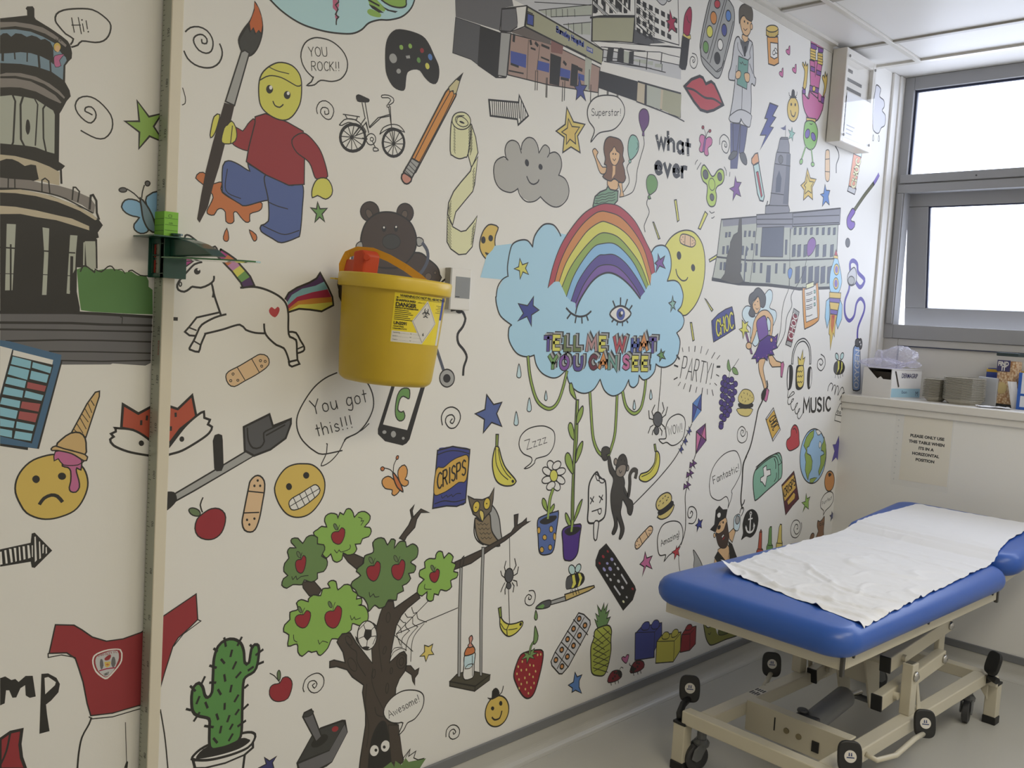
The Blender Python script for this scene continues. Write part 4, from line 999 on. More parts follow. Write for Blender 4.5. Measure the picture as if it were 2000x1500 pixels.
s50.48.7 2480,1287 5,-12 -4,-7 -8,4 -9,12 -4,13 3,6 9,-4
c.48.7 2489,1260 1,13 9,16
s1.48.9 2673,1241 19,23 27,-20 0,-44 -18,-40 -28,-9 -37,25 -17,41 9,24 25,4
s50.48.7 2657,1280 5,-14 -4,-6 -9,4 -9,12 -5,13 4,7 9,-4
c.48.7 2668,1245 1,17 9,22
c.48.8 2797,1706 23,-10 -5,-13 16,1 -15,-22
c.48.8 2659,1556 16,-18 12,14 13,-13 53,9 0,21
c.48.8 2418,1459 7,-16 16,15 7,-19 22,12 41,-2
c.48.9 2890,1298 8,-26 20,13 11,-19 27,-2
c.48.8 2776,1197 11,-26 15,13 8,-15 32,2
c.48.8 2586,1109 10,-23 17,12 32,-15
c.48.9 3272,1276 -1,-25 49,-12
c.48.8 2442,1166 4,-27 18,-14
D football_drawing|black and white football wedged in the apple tree
s126.48.13 2955,1054 -6,-38 -22,-24 -31,-3 -33,18 -24,33 -11,41 6,38 21,24 31,4 33,-17 25,-34
p48.. 2876,1104 43,-11 1,-37 -27,-19 -25,30
s48.. 2858,1009 26,2 28,-11 -26,-11
p48.. 2814,1082 22,-21 1,-28 -18,26
p48.. 2924,1133 28,-25 -1,-9 -16,12
l.48.8 2876,1104 -12,27
l.48.9 2919,1093 16,12
l.48.9 2920,1056 29,-3
l.48.9 2893,1037 -2,-27
l.48.8 2868,1067 -29,-4
l.48.8 2883,1146 -19,-15 -31,-21
l.48.9 2935,1105 17,-25
l.48.9 2931,1012 18,38
D spider_web_drawing|spider web strung between tree and swing rope
l.48.9 3087,1035 215,141
l.48.10 3087,1035 444,59
l.48.9 3087,1035 33,-70
l.48.9 3073,1032 137,-121
c.48.8 3185,1163 17,-38 22,2 10,-37 65,-33
c.48.8 3140,1137 20,-26 36,-5 3,-37 38,-25
c.48.8 3107,1113 26,-25 15,-3 1,-23 31,-30
c.48.8 3091,1085 22,-22 9,-30
c.48.8 3281,1052 -63,-51 -18,-53 -1,-92
c.48.8 3237,1044 -62,-51 -17,-70
c.48.8 3173,1031 -41,-28 -5,-45
c.48.8 3054,901 19,35 55,10 37,-19
c.48.8 3059,934 19,24 57,-7
D star_drawing|small yellow star beside the tree trunk
p36.48.11 3293,927 31,-15 30,8 -9,-34 21,-28 -39,6 -17,-34 -13,35 -33,5 32,19
D speech_bubble_drawing|speech bubble reading Awesome!
s126.48.14 3139,459 28,58 -33,9 -50,18 -44,38 -13,37 15,36 47,33 70,13 81,-18 54,-31 17,-40 -11,-50 -49,-45 -51,-9 -26,-34
t.48.8 Awesome! 3068 571 3285 610 -20 43
D swing_drawing|rope swing with a baby bottle standing on its seat
p68.48.13 3500,668 53,29 97,1 179,-71 -120,-39
p68.48.13 3500,668 209,-84 -2,-27 -205,83
p68.48.13 3709,584 120,43 -2,-32 -120,-38
p44.48.10 3529,1331 20,-3 11,-302 23,-351 -21,5 -22,350
c.48.13 3529,1331 1,36 26,25 -1,-41 -10,-23
p44.48.10 3696,1424 21,-3 18,-430 25,-354 -18,5 -30,378
s126.48.14 3610,796 78,1 1,-68 2,-75 -28,-12 -41,5 -19,29 4,60
s105.. 3615,792 66,-6 0,-61 -65,-3
s73.48.14 3606,797 6,30 23,16 46,-14 7,-32 -36,-7
s99.48.13 3630,853 12,10 -7,32 20,11 10,-24 -11,-22 19,-22 -33,-2
c.48.10 3616,718 23,16 42,-6 -23,-19 -42,6
l.48.9 3669,783 11,-126
D gold_face_drawing|gold smiling face with a black hat and curl
s35.48.18 4009,333 -28,-38 -47,-15 -53,12 -46,35 -25,48 1,50 26,38 46,16 54,-11 46,-34 27,-50
s48.. 3818,490 36,-12 1,41 29,14 29,-23 7,-34 -56,-11 -31,9
c.48.15 3907,473 34,17 10,36
s48.. 3883,404 -4,-8 -9,-1 -11,7 -5,10 4,8 9,1 11,-6
s48.. 3952,417 -3,-10 -10,-1 -11,7 -5,12 4,10 9,2 11,-7
c.48.21 3869,352 24,-22 44,0 14,38
D spiral_drawing|small spiral doodle near the skirting left of the gold face
c.48.13 3496,341 1,39 31,19 45,-13 29,-36 -8,-35 -44,-5 -30,27 6,29 28,4 18,-23 -16,-8 -5,14
D hospital_wing_drawing|low grey wing of the hospital drawing with cream panels
p114.. 4881,4355 76,2 7,-128 -81,0
p48.. 4957,4357 22,0 12,-133 -27,5
p101.. 4996,4356 144,11 4,-137 -141,2
p102.. 5167,4370 216,11 6,-156 -223,7
l.48.24 4881,4357 259,15 233,15
l.48.17 4879,4228 270,-4 203,-6 87,-9
D purple_balloon_drawing|purple balloon on a long string
s93.48.13 4963,4199 40,-3 25,-35 -2,-51 -30,-40 -23,-22 -24,23 -27,44 -5,44 18,26
p93.48.10 4968,4049 17,3 5,-26 -23,-2
c.48.13 4980,4026 15,-57 -25,-75 -31,-101 -4,-76 -30,-70 -80,-39
D turquoise_balloon_drawing|turquoise balloon held by the mermaid
s119.48.14 4863,4010 42,-5 30,-37 -3,-51 -37,-46 -43,-23 -27,51 -2,59 16,37
s119.48.10 4866,3839 -3,-8 -9,-5 -9,2 -5,7 3,8 9,4 10,-1
c.48.13 4846,3823 -21,-33 27,-51 8,-38 -32,-45 -26,-28
c.48.9 4918,3970 11,-23 -14,-23
D mermaid_drawing|mermaid with long brown hair and a green tail on the rainbow
s103.48.13 4466,3842 21,15 24,-12 9,-8 -13,-26 35,-33 33,-23 39,6 11,-32 -53,-18 -33,19 -37,56 -30,38
p103.48.13 4743,3683 40,6 14,-52 20,-32 -48,-12 8,41
p103.48.13 4629,3691 116,12 2,-58 -31,-17 -48,0 -34,25
s17.48.15 4664,3958 40,1 41,-10 29,-39 -2,-50 20,-31 -15,-17 25,-41 8,-28 10,-18 -21,-33 -49,-3 -50,13 -30,-20 -48,1 -41,15 29,29 3,44 -24,5 8,31 -22,59 6,53 36,33
s103.48.11 4678,3903 27,-25 33,-9 -3,-44 -28,-37 -32,-2 -27,24 -14,42 23,23
p103.. 4675,3781 28,2 2,-51 -29,-34 3,54
s48.. 4678,3856 -3,-6 -7,-1 -4,4 3,6 7,1
s48.. 4704,3859 -3,-6 -7,-1 -4,4 3,6 7,1
c.48.10 4671,3824 17,-10 14,15
p60.48.18 4640,3644 28,-16 81,2 1,-62 -44,-39 -91,1 -39,-21 -24,-71 57,-45 13,-38 -63,16 -41,-1 -18,-44 -22,52 33,55 -7,70 14,59 48,36 60,24
c.48.8 4523,3569 32,4 32,14 33,4 33,14 33,4 33,15
c.48.8 4524,3553 33,4 32,14 33,3 32,15 34,4 33,14
c.48.8 4526,3536 33,4 32,14 33,4 32,14 34,4 33,14
c.48.8 4528,3520 33,4 31,13 34,4 32,14 34,4 33,14
c.48.8 4512,3523 15,-4 14,8 15,-5
c.48.8 4514,3504 15,-4 14,8 15,-5
c.48.8 4516,3485 15,-4 14,8 15,-5
c.48.8 4518,3466 15,-5 14,9 15,-5
c.48.8 4520,3447 15,-5 14,9 15,-5
l.48.6 4543,3424 -40,-53
l.48.6 4543,3424 -20,-51
l.48.6 4543,3424 0,-48
l.48.7 4543,3424 21,-46
l.48.7 4543,3424 41,-44
D green_balloon_drawing|green balloon on a wavy string above the sun
s41.48.13 5095,3789 45,-3 37,-38 -8,-48 -41,-32 -38,-15 -32,41 -10,50 18,33
p41.48.14 5091,3658 21,-28 -23,-7 -13,12
c.48.14 5082,3633 -13,-43 36,-50 -28,-59 -19,-43 16,-36
D lettering_drawing|hand lettered words what ever, the upper word dotted
t.48.58 what 5139 3984 5555 3992 -19 114
t.48.64 ever 5142 3809 5527 3832 -18 113
s126.. 5130,4064 -3,-4 -5,0 -3,2 2,4 6,1
s126.. 5148,4026 -3,-3 -5,-1 -3,2 2,4 6,1
s126.. 5184,4064 -3,-4 -5,-1 -3,3 2,3 5,1
s126.. 5190,4013 -3,-3 -5,-1 -3,2 2,4 6,1
s126.. 5220,4060 -2,-3 -5,-1 -3,2 2,4 5,1
s126.. 5271,4132 -2,-4 -6,-1 -3,3 2,3 6,1
s126.. 5273,4080 -2,-3 -6,-1 -3,2 2,4 6,1
s126.. 5266,4027 -3,-4 -5,-1 -3,3 2,3 6,1
s126.. 5323,4048 -2,-4 -5,-1 -4,3 3,3 5,1
s126.. 5376,4078 -2,-4 -6,-1 -3,3 2,4 6,1
s126.. 5409,4042 -2,-4 -6,-1 -3,3 2,3 6,1
s126.. 5386,4001 -2,-4 -6,-1 -3,3 2,3 6,1
s126.. 5483,4140 -3,-4 -5,-1 -4,3 3,4 5,1
s126.. 5485,4087 -3,-4 -5,-1 -4,3 3,4 6,1
s126.. 5484,4023 -3,-4 -6,-1 -3,3 3,4 5,1
s126.. 5522,3992 -3,-4 -5,-1 -4,3 3,4 5,1
D rainbow_cloud_drawing|blue winking cloud with a rainbow and TELL ME WHAT YOU CAN SEE lettering
s113.48.20 5562,3468 121,-10 105,-71 52,-122 0,-151 -52,-124 -84,-87 -101,-42 -152,66 -162,191 -5,141 61,105 93,67
p113.48.17 5390,3657 24,7 52,-137 -20,-13
p113.48.18 5789,3629 37,-14 -80,-121 -30,4
p113.48.17 5154,3476 12,2 85,-102 -17,-6
p113.48.19 5892,3288 183,82 25,-21 -198,-77
p113.48.19 5870,2999 21,-7 106,-71 -16,-13
p113.48.18 5702,2813 21,1 51,-126 -20,-8
s48.. 5524,3286 -3,-22 -17,-12 -22,6 -14,20 2,22 17,11 22,-5
s48.. 5713,3214 -2,-19 -16,-10 -21,5 -13,17 2,20 16,10 21,-6
c.48.21 5470,3182 25,-42 62,-31 52,7 17,20
s89.48.16 5492,3408 23,26 78,3 82,-17 21,-35 -39,-27 -80,1 -74,14
l.48.12 5554,3429 6,-65
l.48.12 5623,3426 9,-65
s48.. 5533,3416 -3,-3 -5,-1 -3,3 3,3 5,1
s48.. 5514,3396 -2,-3 -5,-1 -3,3 2,3 5,1
s48.. 5546,3383 -2,-3 -5,-1 -3,3 2,4 5,0
s48.. 5662,3404 -2,-3 -5,-1 -3,3 2,3 5,1
s48.. 5682,3390 -3,-4 -5,0 -3,3 2,3 6,1
s48.. 5659,3380 -2,-3 -6,-1 -3,3 3,3 5,1
p25.. 3559,2982 38,123 45,39 15,24 140,26 32,21 59,12 49,-7 34,-24 8,52 36,52 51,37 73,5 51,-40 29,-4 943,-29 42,46 83,18 65,-18 45,-60 10,-78 -28,-81 88,6 68,-24 49,-70 -10,-74 -41,-39 56,-27 32,-43 -20,-53 -60,-38 46,-58 -8,-89 -50,-68 -98,-33 -76,3 -46,18 -12,-54 -56,-43 -70,-14 -52,32 -5,-53 -44,-31 -48,14 -15,32 -50,-62 -76,-34 -66,1 -70,36 -51,71 -57,-63 -81,-26 -83,12 -75,43 -34,45 -15,52 -64,-42 -66,-9 -88,26 -60,49 -28,62 -58,-10 -81,14 -56,42 -34,53 -1,59 7,19 -80,44 -39,62 -10,76 48,73
c.48.17 3689,2881 12,-47 39,-62 93,-47
c.48.15 3693,2881 8,59 33,43 37,20
c.48.18 3779,3004 -9,58 13,89 22,44 58,26 61,4 47,-32
c.48.19 3971,3193 8,55 36,52 51,37 73,5 50,-28 27,-31
c.48.21 5161,3272 43,43 83,18 65,-18 45,-60 10,-78 -33,-85
c.48.20 5374,3092 93,10 68,-24 49,-70 -10,-74 -44,-41
c.48.20 5530,2893 59,-25 32,-43 -20,-53 -63,-39
c.48.22 5538,2733 49,-57 -8,-89 -50,-68 -98,-33 -76,3 -46,18
c.48.21 5309,2507 -12,-54 -56,-43 -70,-14 -52,32
c.48.20 5119,2428 -5,-53 -44,-31 -48,14 -18,39
c.48.19 5004,2397 -47,-69 -76,-34 -66,1 -70,36 -51,71
c.48.18 4694,2402 -57,-63 -81,-26 -83,12 -75,43 -34,45 -15,52
c.48.17 4349,2465 -64,-42 -66,-9 -88,26 -60,49 -28,63
c.48.17 4043,2552 -58,-11 -81,14 -56,42 -34,53 -1,59 20,16
p98.. 4129,2962 8,35 11,49 15,49 17,45 21,46 24,45 32,45 35,44 37,41 35,35 36,32 38,28 42,24 43,21 41,16 36,11 33,6 34,3 38,2 39,-1 43,-8 52,-17 58,-24 55,-30 51,-39 49,-47 43,-41 33,-30 26,-25 22,-28 19,-38 15,-41 9,-29 -40,-18 -25,44 -37,60 -40,55 -40,41 -43,36 -46,32 -50,31 -52,26 -52,19 -51,11 -49,3 -42,2 -29,0 -22,-1 -22,-5 -22,-7 -21,-10 -26,-14 -32,-21 -35,-25 -36,-30 -37,-37 -36,-40 -33,-42 -29,-42 -25,-42 -21,-42 -17,-45 -14,-45 -9,-31
p76.. 4186,3004 9,31 14,45 17,45 21,42 25,42 29,42 33,42 36,40 37,37 36,30 35,25 32,21 26,14 21,10 22,7 22,5 22,1 29,0 42,-2 49,-3 51,-11 52,-19 52,-26 50,-31 46,-32 43,-36 40,-41 40,-55 37,-60 25,-44 -3,-73 -34,54 -48,76 -48,64 -42,41 -42,30 -42,26 -42,22 -43,17 -43,14 -47,11 -46,8 -40,4 -27,2 -20,-1 -26,-8 -36,-17 -42,-22 -38,-26 -32,-28 -29,-30 -30,-34 -33,-39 -34,-42 -29,-42 -23,-46 -19,-45 -13,-32
p129.. 4228,3007 13,32 19,45 23,46 29,42 34,42 33,39 30,34 29,30 32,28 38,26 42,22 36,17 26,8 20,1 27,-2 40,-4 46,-8 47,-11 43,-14 43,-17 42,-22 42,-26 42,-30 42,-41 48,-64 48,-76 34,-54 -24,-2 -24,33 -35,46 -38,42 -39,34 -42,30 -45,28 -47,27 -48,26 -47,20 -43,11 -41,4 -36,1 -31,-1 -26,-5 -26,-9 -28,-15 -29,-19 -30,-24 -34,-28 -35,-32 -32,-33 -29,-31 -26,-31 -24,-33 -24,-40 -21,-42 -15,-30
p43.. 4257,2977 15,30 21,42 24,40 24,33 26,31 29,31 32,33 35,32 34,28 30,24 29,19 28,15 26,9 26,5 31,1 36,-1 41,-4 43,-11 47,-20 48,-26 47,-27 45,-28 42,-30 39,-34 38,-42 35,-46 24,-33 -20,-26 -39,41 -54,58 -53,49 -47,34 -45,27 -42,22 -40,18 -37,12 -37,7 -40,0 -40,-6 -36,-7 -29,-6 -25,-7 -27,-15 -30,-23 -32,-30 -31,-33 -31,-36 -30,-39 -27,-40 -23,-47 -20,-47 -13,-34
p104.. 4304,2920 13,34 20,47 23,47 27,40 30,39 31,36 31,33 32,30 30,23 27,15 25,7 29,6 36,7 40,6 40,0 37,-7 37,-12 40,-18 42,-22 45,-27 47,-34 53,-49 54,-58 39,-41 -16,-22 -24,22 -34,30 -39,32 -43,31 -47,33 -46,27 -44,20 -42,14 -40,9 -39,1 -37,-5 -31,-5 -22,-2 -18,-2 -22,-9 -29,-19 -34,-25 -32,-30 -32,-33 -31,-38 -27,-38 -22,-44 -18,-44 -12,-31
p46.. 4351,2894 12,31 18,44 22,44 27,38 31,38 32,33 32,30 34,25 29,19 22,9 18,2 22,2 31,5 37,5 39,-1 40,-9 42,-14 44,-20 46,-27 47,-33 43,-31 39,-32 34,-30 24,-22 -42,-37 -17,16 -24,23 -31,25 -37,27 -43,29 -43,24 -38,19 -38,14 -39,8 -43,3 -45,-4 -40,-6 -29,-9 -25,-12 -25,-18 -31,-28 -32,-34 -30,-36 -27,-43 -24,-45 -17,-32
p121.. 4396,2884 17,32 24,45 27,43 30,36 32,34 31,28 25,18 25,12 29,9 40,6 45,4 43,-3 39,-8 38,-14 38,-19 43,-24 43,-29 37,-27 31,-25 24,-23 17,-16 1,-14 -31,21 -43,28 -44,26 -40,21 -40,18 -39,14 -38,11 -38,7 -36,4 -33,-2 -31,-6 -30,-10 -30,-13 -30,-17 -28,-22 -29,-27 -28,-32 -26,-31 -24,-32 -22,-32 -15,-23
c.48.13 4129,2962 34,133 62,136 104,130 109,95 126,61 103,20 120,-7 165,-71 143,-127 81,-83 43,-108
c.48.13 4186,3004 40,121 75,126 106,119 103,76 69,31 73,6 142,-16 154,-76 129,-109 102,-159
c.48.13 4228,3007 55,123 96,123 91,92 116,65 73,7 133,-23 128,-53 126,-97 130,-194
c.48.13 4257,2977 60,112 79,95 101,93 87,58 83,15 120,-16 142,-73 126,-92 97,-121
c.48.13 4304,2920 56,128 88,115 93,86 81,28 116,13 114,-37 134,-83 146,-148
c.48.13 4351,2894 52,119 90,109 95,74 62,13 107,9 126,-43 136,-91 97,-84
c.48.14 4396,2884 68,120 93,98 79,39 128,7 115,-41 123,-80 72,-64
c.48.25 4403,2820 14,52 44,67 83,90 88,52 94,18 112,-22 119,-53 112,-72
p129.48.14 3868,3115 25,-34 47,16 -19,-34 29,-34 -49,11 -20,-43 -9,47 -46,8 37,15
p47.48.15 4006,2902 1,-54 54,-24 -63,-32 5,-67 -44,56 -76,-30 44,47 -49,55 80,-8
p122.48.19 5240,3269 29,-36 52,29 -19,-51 36,-33 -70,12 -37,-48 6,49 -25,12 33,24
p119.48.19 5453,2993 14,-36 30,-6 -20,-26 23,-28 -34,16 -24,-33 4,43 -34,17 34,12
c.48.26 4311,2848 52,-30 72,-16 70,10 48,28
l.48.24 4354,2815 -29,-30
l.48.24 4410,2801 -6,-39
l.48.24 4465,2800 7,-38
l.48.25 4510,2812 20,-30
l.48.26 4773,2918 26,-35
l.48.26 4853,2943 3,-44
l.48.26 4927,2937 -17,-45
l.48.26 4983,2899 -26,-29
l.48.26 4792,2795 -15,-13
l.48.26 4838,2779 -4,-15
l.48.26 4892,2778 2,-17
l.48.26 4938,2794 12,-10
s126.48.27 4750,2830 34,38 64,22 68,-8 61,-35 -41,-40 -65,-23 -68,14
s10.. 4912,2838 -4,-20 -15,-16 -23,-6 -24,4 -19,14 -8,20 4,21 15,15 23,7 24,-4 19,-14
s48.. 4885,2836 -5,-14 -15,-6 -16,5 -8,13 5,14 15,6 16,-5
s126.. 4891,2846 -3,-8 -9,-4 -10,3 -5,8 3,8 9,4 10,-3
p41.48.19 5358,2612 16,-25 30,12 -16,-26 32,-29 -45,7 -25,-26 0,33 -34,12 33,13
t.48.71 T 4157 2598 4223 2599 -4 78
t.44.71 T 4144 2591 4210 2592 -4 78
t.48.64 T 4132 2583 4198 2585 -4 78
t.46.40 T 4132 2583 4198 2585 -4 78
t.48.72 E 4241 2606 4299 2607 -4 79
t.44.72 E 4229 2598 4286 2600 -4 79
t.48.65 E 4216 2591 4273 2592 -4 79
t.129.40 E 4216 2591 4273 2592 -4 79
t.48.73 L 4348 2605 4407 2606 -4 80
t.44.73 L 4335 2597 4394 2598 -4 80
t.48.67 L 4322 2590 4381 2591 -4 80
t.69.41 L 4322 2590 4381 2591 -4 80
t.48.75 L 4440 2606 4501 2608 -4 81
t.44.75 L 4427 2599 4488 2600 -4 81
t.48.68 L 4414 2592 4474 2593 -4 81
t.69.42 L 4414 2592 4474 2593 -4 81
t.48.77 M 4563 2604 4663 2606 -4 82
t.44.77 M 4550 2597 4649 2599 -4 82
t.48.70 M 4536 2589 4635 2591 -4 82
t.100.43 M 4536 2589 4635 2591 -4 82
t.48.78 E 4697 2608 4759 2609 -5 84
t.44.78 E 4683 2601 4745 2602 -5 83
t.48.71 E 4669 2593 4731 2594 -5 83
t.129.44 E 4669 2593 4731 2594 -5 83
t.48.81 W 4849 2611 4973 2613 -5 85
t.44.81 W 4835 2603 4958 2606 -5 85
t.48.74 W 4820 2596 4943 2598 -5 85
t.98.46 W 4820 2596 4943 2598 -5 85
t.48.83 H 5050 2601 5120 2602 -5 87
t.44.83 H 5034 2593 5104 2594 -5 87
t.48.76 H 5019 2585 5089 2586 -5 87
t.10.47 H 5019 2585 5089 2586 -5 87
t.48.85 A 5142 2620 5223 2622 -6 88
t.44.85 A 5126 2612 5207 2614 -6 88
t.48.77 A 5110 2604 5191 2606 -6 88
t.76.48 A 5110 2604 5191 2606 -6 88
t.48.86 T 5252 2606 5325 2607 -6 89
t.44.86 T 5236 2598 5309 2599 -6 89
t.48.78 T 5220 2590 5293 2591 -6 89
t.46.49 T 5220 2590 5293 2591 -6 89
t.48.72 Y 4210 2488 4281 2489 -3 74
t.44.72 Y 4197 2481 4269 2481 -3 74
t.48.65 Y 4184 2474 4256 2474 -3 74
t.41.40 Y 4184 2474 4256 2474 -3 74
t.48.73 O 4314 2486 4397 2486 -3 75
t.44.73 O 4301 2478 4384 2479 -3 75
t.48.67 O 4288 2471 4371 2472 -3 75
t.122.41 O 4288 2471 4371 2472 -3 75
t.48.75 U 4450 2483 4531 2483 -4 77
t.44.75 U 4437 2476 4518 2476 -4 77
t.48.68 U 4423 2469 4504 2469 -4 77
t.46.42 U 4423 2469 4504 2469 -4 77
t.48.77 C 4603 2490 4677 2491 -4 78
t.44.77 C 4590 2483 4663 2483 -4 78
t.48.70 C 4576 2476 4649 2476 -4 78
t.29.43 C 4576 2476 4649 2476 -4 78
t.48.79 A 4706 2494 4782 2495 -4 79
t.44.79 A 4692 2487 4767 2487 -4 79
t.48.72 A 4677 2479 4753 2480 -4 79
t.76.44 A 4677 2479 4753 2480 -4 79
t.48.80 N 4808 2488 4891 2488 -4 80
t.44.80 N 4793 2480 4876 2481 -4 80
t.48.73 N 4779 2473 4861 2473 -4 80
t.120.45 N 4779 2473 4861 2473 -4 80
t.48.82 S 4964 2492 5027 2492 -5 82
t.44.82 S 4949 2484 5012 2485 -5 82
t.48.75 S 4934 2477 4997 2477 -5 81
t.86.46 S 4934 2477 4997 2477 -5 81
t.48.84 E 5073 2484 5132 2484 -5 83
t.44.84 E 5057 2476 5116 2476 -5 83
t.48.76 E 5042 2468 5100 2468 -5 82
t.129.47 E 5042 2468 5100 2468 -5 82
t.48.85 E 5182 2484 5245 2484 -5 84
t.44.85 E 5166 2476 5228 2476 -5 84
t.48.78 E 5150 2468 5212 2468 -5 83
t.129.48 E 5150 2468 5212 2468 -5 83
D vine_drawing|green hanging vine loops under the blue cloud
c.48.53 3990,2541 34,-132 66,-126 80,-52 66,-5 54,40 40,90 25,96
c.43.28 3990,2541 34,-132 66,-126 80,-52 66,-5 54,40 40,90 25,96
c.48.58 4598,2313 22,-108 39,-176 53,-92 59,-44
c.43.31 4598,2313 22,-108 39,-176 53,-92 59,-44
c.48.60 4888,2287 6,-159 -4,-111 -34,-95 -19,-34
c.43.32 4888,2287 6,-159 -4,-111 -34,-95 -19,-34
c.48.62 4947,2314 44,-92 64,-47 59,-9 55,37 26,93 7,93
c.43.33 4947,2314 44,-92 64,-47 59,-9 55,37 26,93 7,93
D raindrop_drawing|raindrop inside the left vine loop
s105.48.12 4169,2334 16,-40 -1,-14 -9,-6 -11,7 -2,14
D raindrop_drawing|raindrop beside the spider thread
s105.48.15 5270,2325 21,-45 -1,-16 -12,-7 -14,7 -3,16
D raindrop_drawing|raindrop inside the right vine loop
s105.48.15 5084,2257 20,-45 -1,-15 -11,-7 -14,7 -3,16
D spider_drawing|grey spider hanging from the right end of the blue cloud
l.48.15 5379,2478 4,-113 -7,-200
s32.48.19 5435,2111 -5,-26 -18,-19 -27,-6 -28,9 -23,20 -10,26 4,26 18,19 26,6 29,-8 23,-20
s32.48.15 5404,2031 -6,-20 -21,-8 -22,10 -11,21 6,21 20,7 22,-9
l.48.17 5324,2137 -23,34 31,46
l.48.17 5327,2112 -51,12 -13,55
l.48.17 5428,2152 22,29 -28,52
l.48.18 5432,2122 42,21 16,55
l.48.17 5331,2075 -35,-13 -20,-43
l.48.17 5358,2056 -28,-25 -3,-25
l.48.18 5431,2078 41,-24 2,-15
l.48.18 5409,2053 35,-27 -3,-30
D party_lettering_drawing|thin hand lettered word PARTY! with rays around it
t.48.16 PARTY! 5624 2408 6050 2355 27 157
l.48.12 5623,2628 13,-29
l.48.17 5710,2636 6,-33
l.48.20 5791,2642 -1,-39
l.48.15 5882,2643 -11,-51
l.48.13 5974,2623 -28,-41
l.48.15 6068,2600 -39,-44
l.48.13 6143,2579 -37,-30
l.48.31 5559,2571 37,-26
l.48.26 5537,2500 47,-10
l.48.19 5588,2411 -42,-14
l.48.12 5632,2377 -25,-27
l.48.14 5697,2366 -19,-39
l.48.22 5774,2354 -14,-48
l.48.17 5855,2338 -9,-40
l.48.20 5934,2329 -5,-59
l.48.15 6002,2320 7,-39
l.48.18 6069,2314 24,-44
l.48.34 6114,2491 44,1
l.48.16 6114,2431 40,-12
l.48.13 6099,2365 33,-17
D grapes_drawing|bunch of purple grapes with green leaves
c.48.11 6301,2410 11,48 59,44 57,54
s51.48.11 6272,2549 23,-33 26,-53 -22,-5 -31,19 -9,34
s51.48.11 6345,2487 47,-4 32,-25 13,-26 -56,2 -36,24
s39.48.12 6273,2405 -8,-16 -23,-6 -26,6 -12,17 8,16 23,7 25,-7
s39.48.12 6326,2386 -8,-16 -24,-7 -25,7 -13,16 8,17 24,6 25,-7
s39.48.12 6381,2390 -8,-16 -24,-7 -26,7 -13,17 8,16 24,7 26,-7
s39.48.12 6251,2365 -7,-16 -24,-7 -25,7 -12,16 8,16 23,7 25,-7
s39.48.12 6442,2356 -8,-17 -24,-6 -26,7 -13,16 8,17 24,7 26,-7
s39.48.12 6290,2352 -8,-16 -24,-6 -25,7 -12,16 7,16 24,7 25,-7
s39.48.12 6342,2337 -8,-16 -23,-6 -26,7 -13,16 8,16 24,7 25,-7
s39.48.12 6399,2332 -8,-17 -24,-6 -26,7 -13,17 8,16 24,7 26,-7
s39.48.12 6254,2317 -8,-16 -23,-7 -25,7 -13,17 8,16 23,6 25,-7
s39.48.12 6306,2304 -8,-16 -24,-7 -25,7 -12,17 7,16 24,7 25,-7
s39.48.12 6442,2292 -8,-16 -24,-7 -26,8 -13,16 8,17 24,6 26,-7
s39.48.12 6364,2284 -8,-17 -24,-6 -25,7 -13,17 8,16 23,7 26,-8
s39.48.12 6261,2266 -8,-16 -23,-6 -25,7 -13,16 8,16 23,7 26,-7
s39.48.12 6403,2268 -7,-16 -25,-6 -25,7 -13,17 8,16 24,6 26,-7
s39.48.12 6309,2251 -8,-17 -23,-6 -26,8 -12,16 7,16 24,7 25,-8
s39.48.12 6418,2234 -8,-17 -24,-6 -26,8 -13,16 8,17 24,6 26,-7
s39.48.12 6349,2226 -7,-17 -24,-6 -26,8 -12,16 7,16 24,7 26,-8
s39.48.12 6251,2213 -8,-16 -23,-6 -26,8 -12,16 8,16 23,6 25,-7
s39.48.12 6303,2198 -8,-17 -23,-6 -26,8 -12,16 7,17 24,6 25,-8
s39.48.12 6396,2195 -8,-16 -24,-6 -26,7 -13,17 8,16 24,7 26,-8
s39.48.12 6349,2167 -8,-16 -24,-6 -26,8 -12,16 8,16 23,7 26,-8
s39.48.12 6271,2165 -7,-16 -24,-7 -25,8 -13,17 8,16 23,6 26,-8
s39.48.12 6384,2147 -8,-17 -24,-6 -26,8 -12,17 8,16 23,6 26,-7
s39.48.12 6316,2137 -7,-16 -24,-7 -26,8 -12,17 8,16 23,6 26,-7
s39.48.12 6357,2114 -8,-17 -24,-6 -26,8 -12,17 7,16 24,6 26,-8
s39.48.12 6271,2102 -7,-16 -24,-6 -25,8 -13,16 8,16 23,6 26,-7
s39.48.12 6311,2084 -8,-17 -24,-6 -25,8 -13,17 8,16 23,6 26,-8
s39.48.12 6275,2044 -8,-16 -23,-6 -25,8 -13,17 8,16 23,5 26,-7
s39.48.12 6274,2024 -8,-16 -24,-5 -25,8 -12,16 7,16 24,6 25,-8
D burger_drawing|burger beside the grapes
s19.48.14 6469,2159 223,-6 9,-26 -40,-31 -67,-4 -80,16 -42,26
s48.. 6476,2203 93,-15 126,10 14,-31 -115,-14 -108,18
s19.48.14 6472,2262 51,44 66,6 71,-18 51,-41 1,-40 -65,-24 -78,-1 -79,20 -23,25
l.48.12 6545,2286 11,-8
l.48.13 6603,2282 3,-17
l.48.13 6645,2264 6,-10
l.48.13 6682,2246 8,-5
l.48.12 6511,2259 11,-15
l.48.12 6571,2241 5,-3
l.48.13 6620,2235 10,-11
l.48.12 6539,2226 -3,-7
l.48.12 6588,2220 -12,-12
D blue_kite_drawing|blue kite with three bows on its string
p65.48.14 5927,2286 13,-126 -114,-89 -11,144
p9.. 5927,2286 -49,-101 -63,30
p9.. 5878,2185 62,-25 -114,-89
l.48.11 5815,2215 125,-57
l.48.11 5927,2284 -101,-213
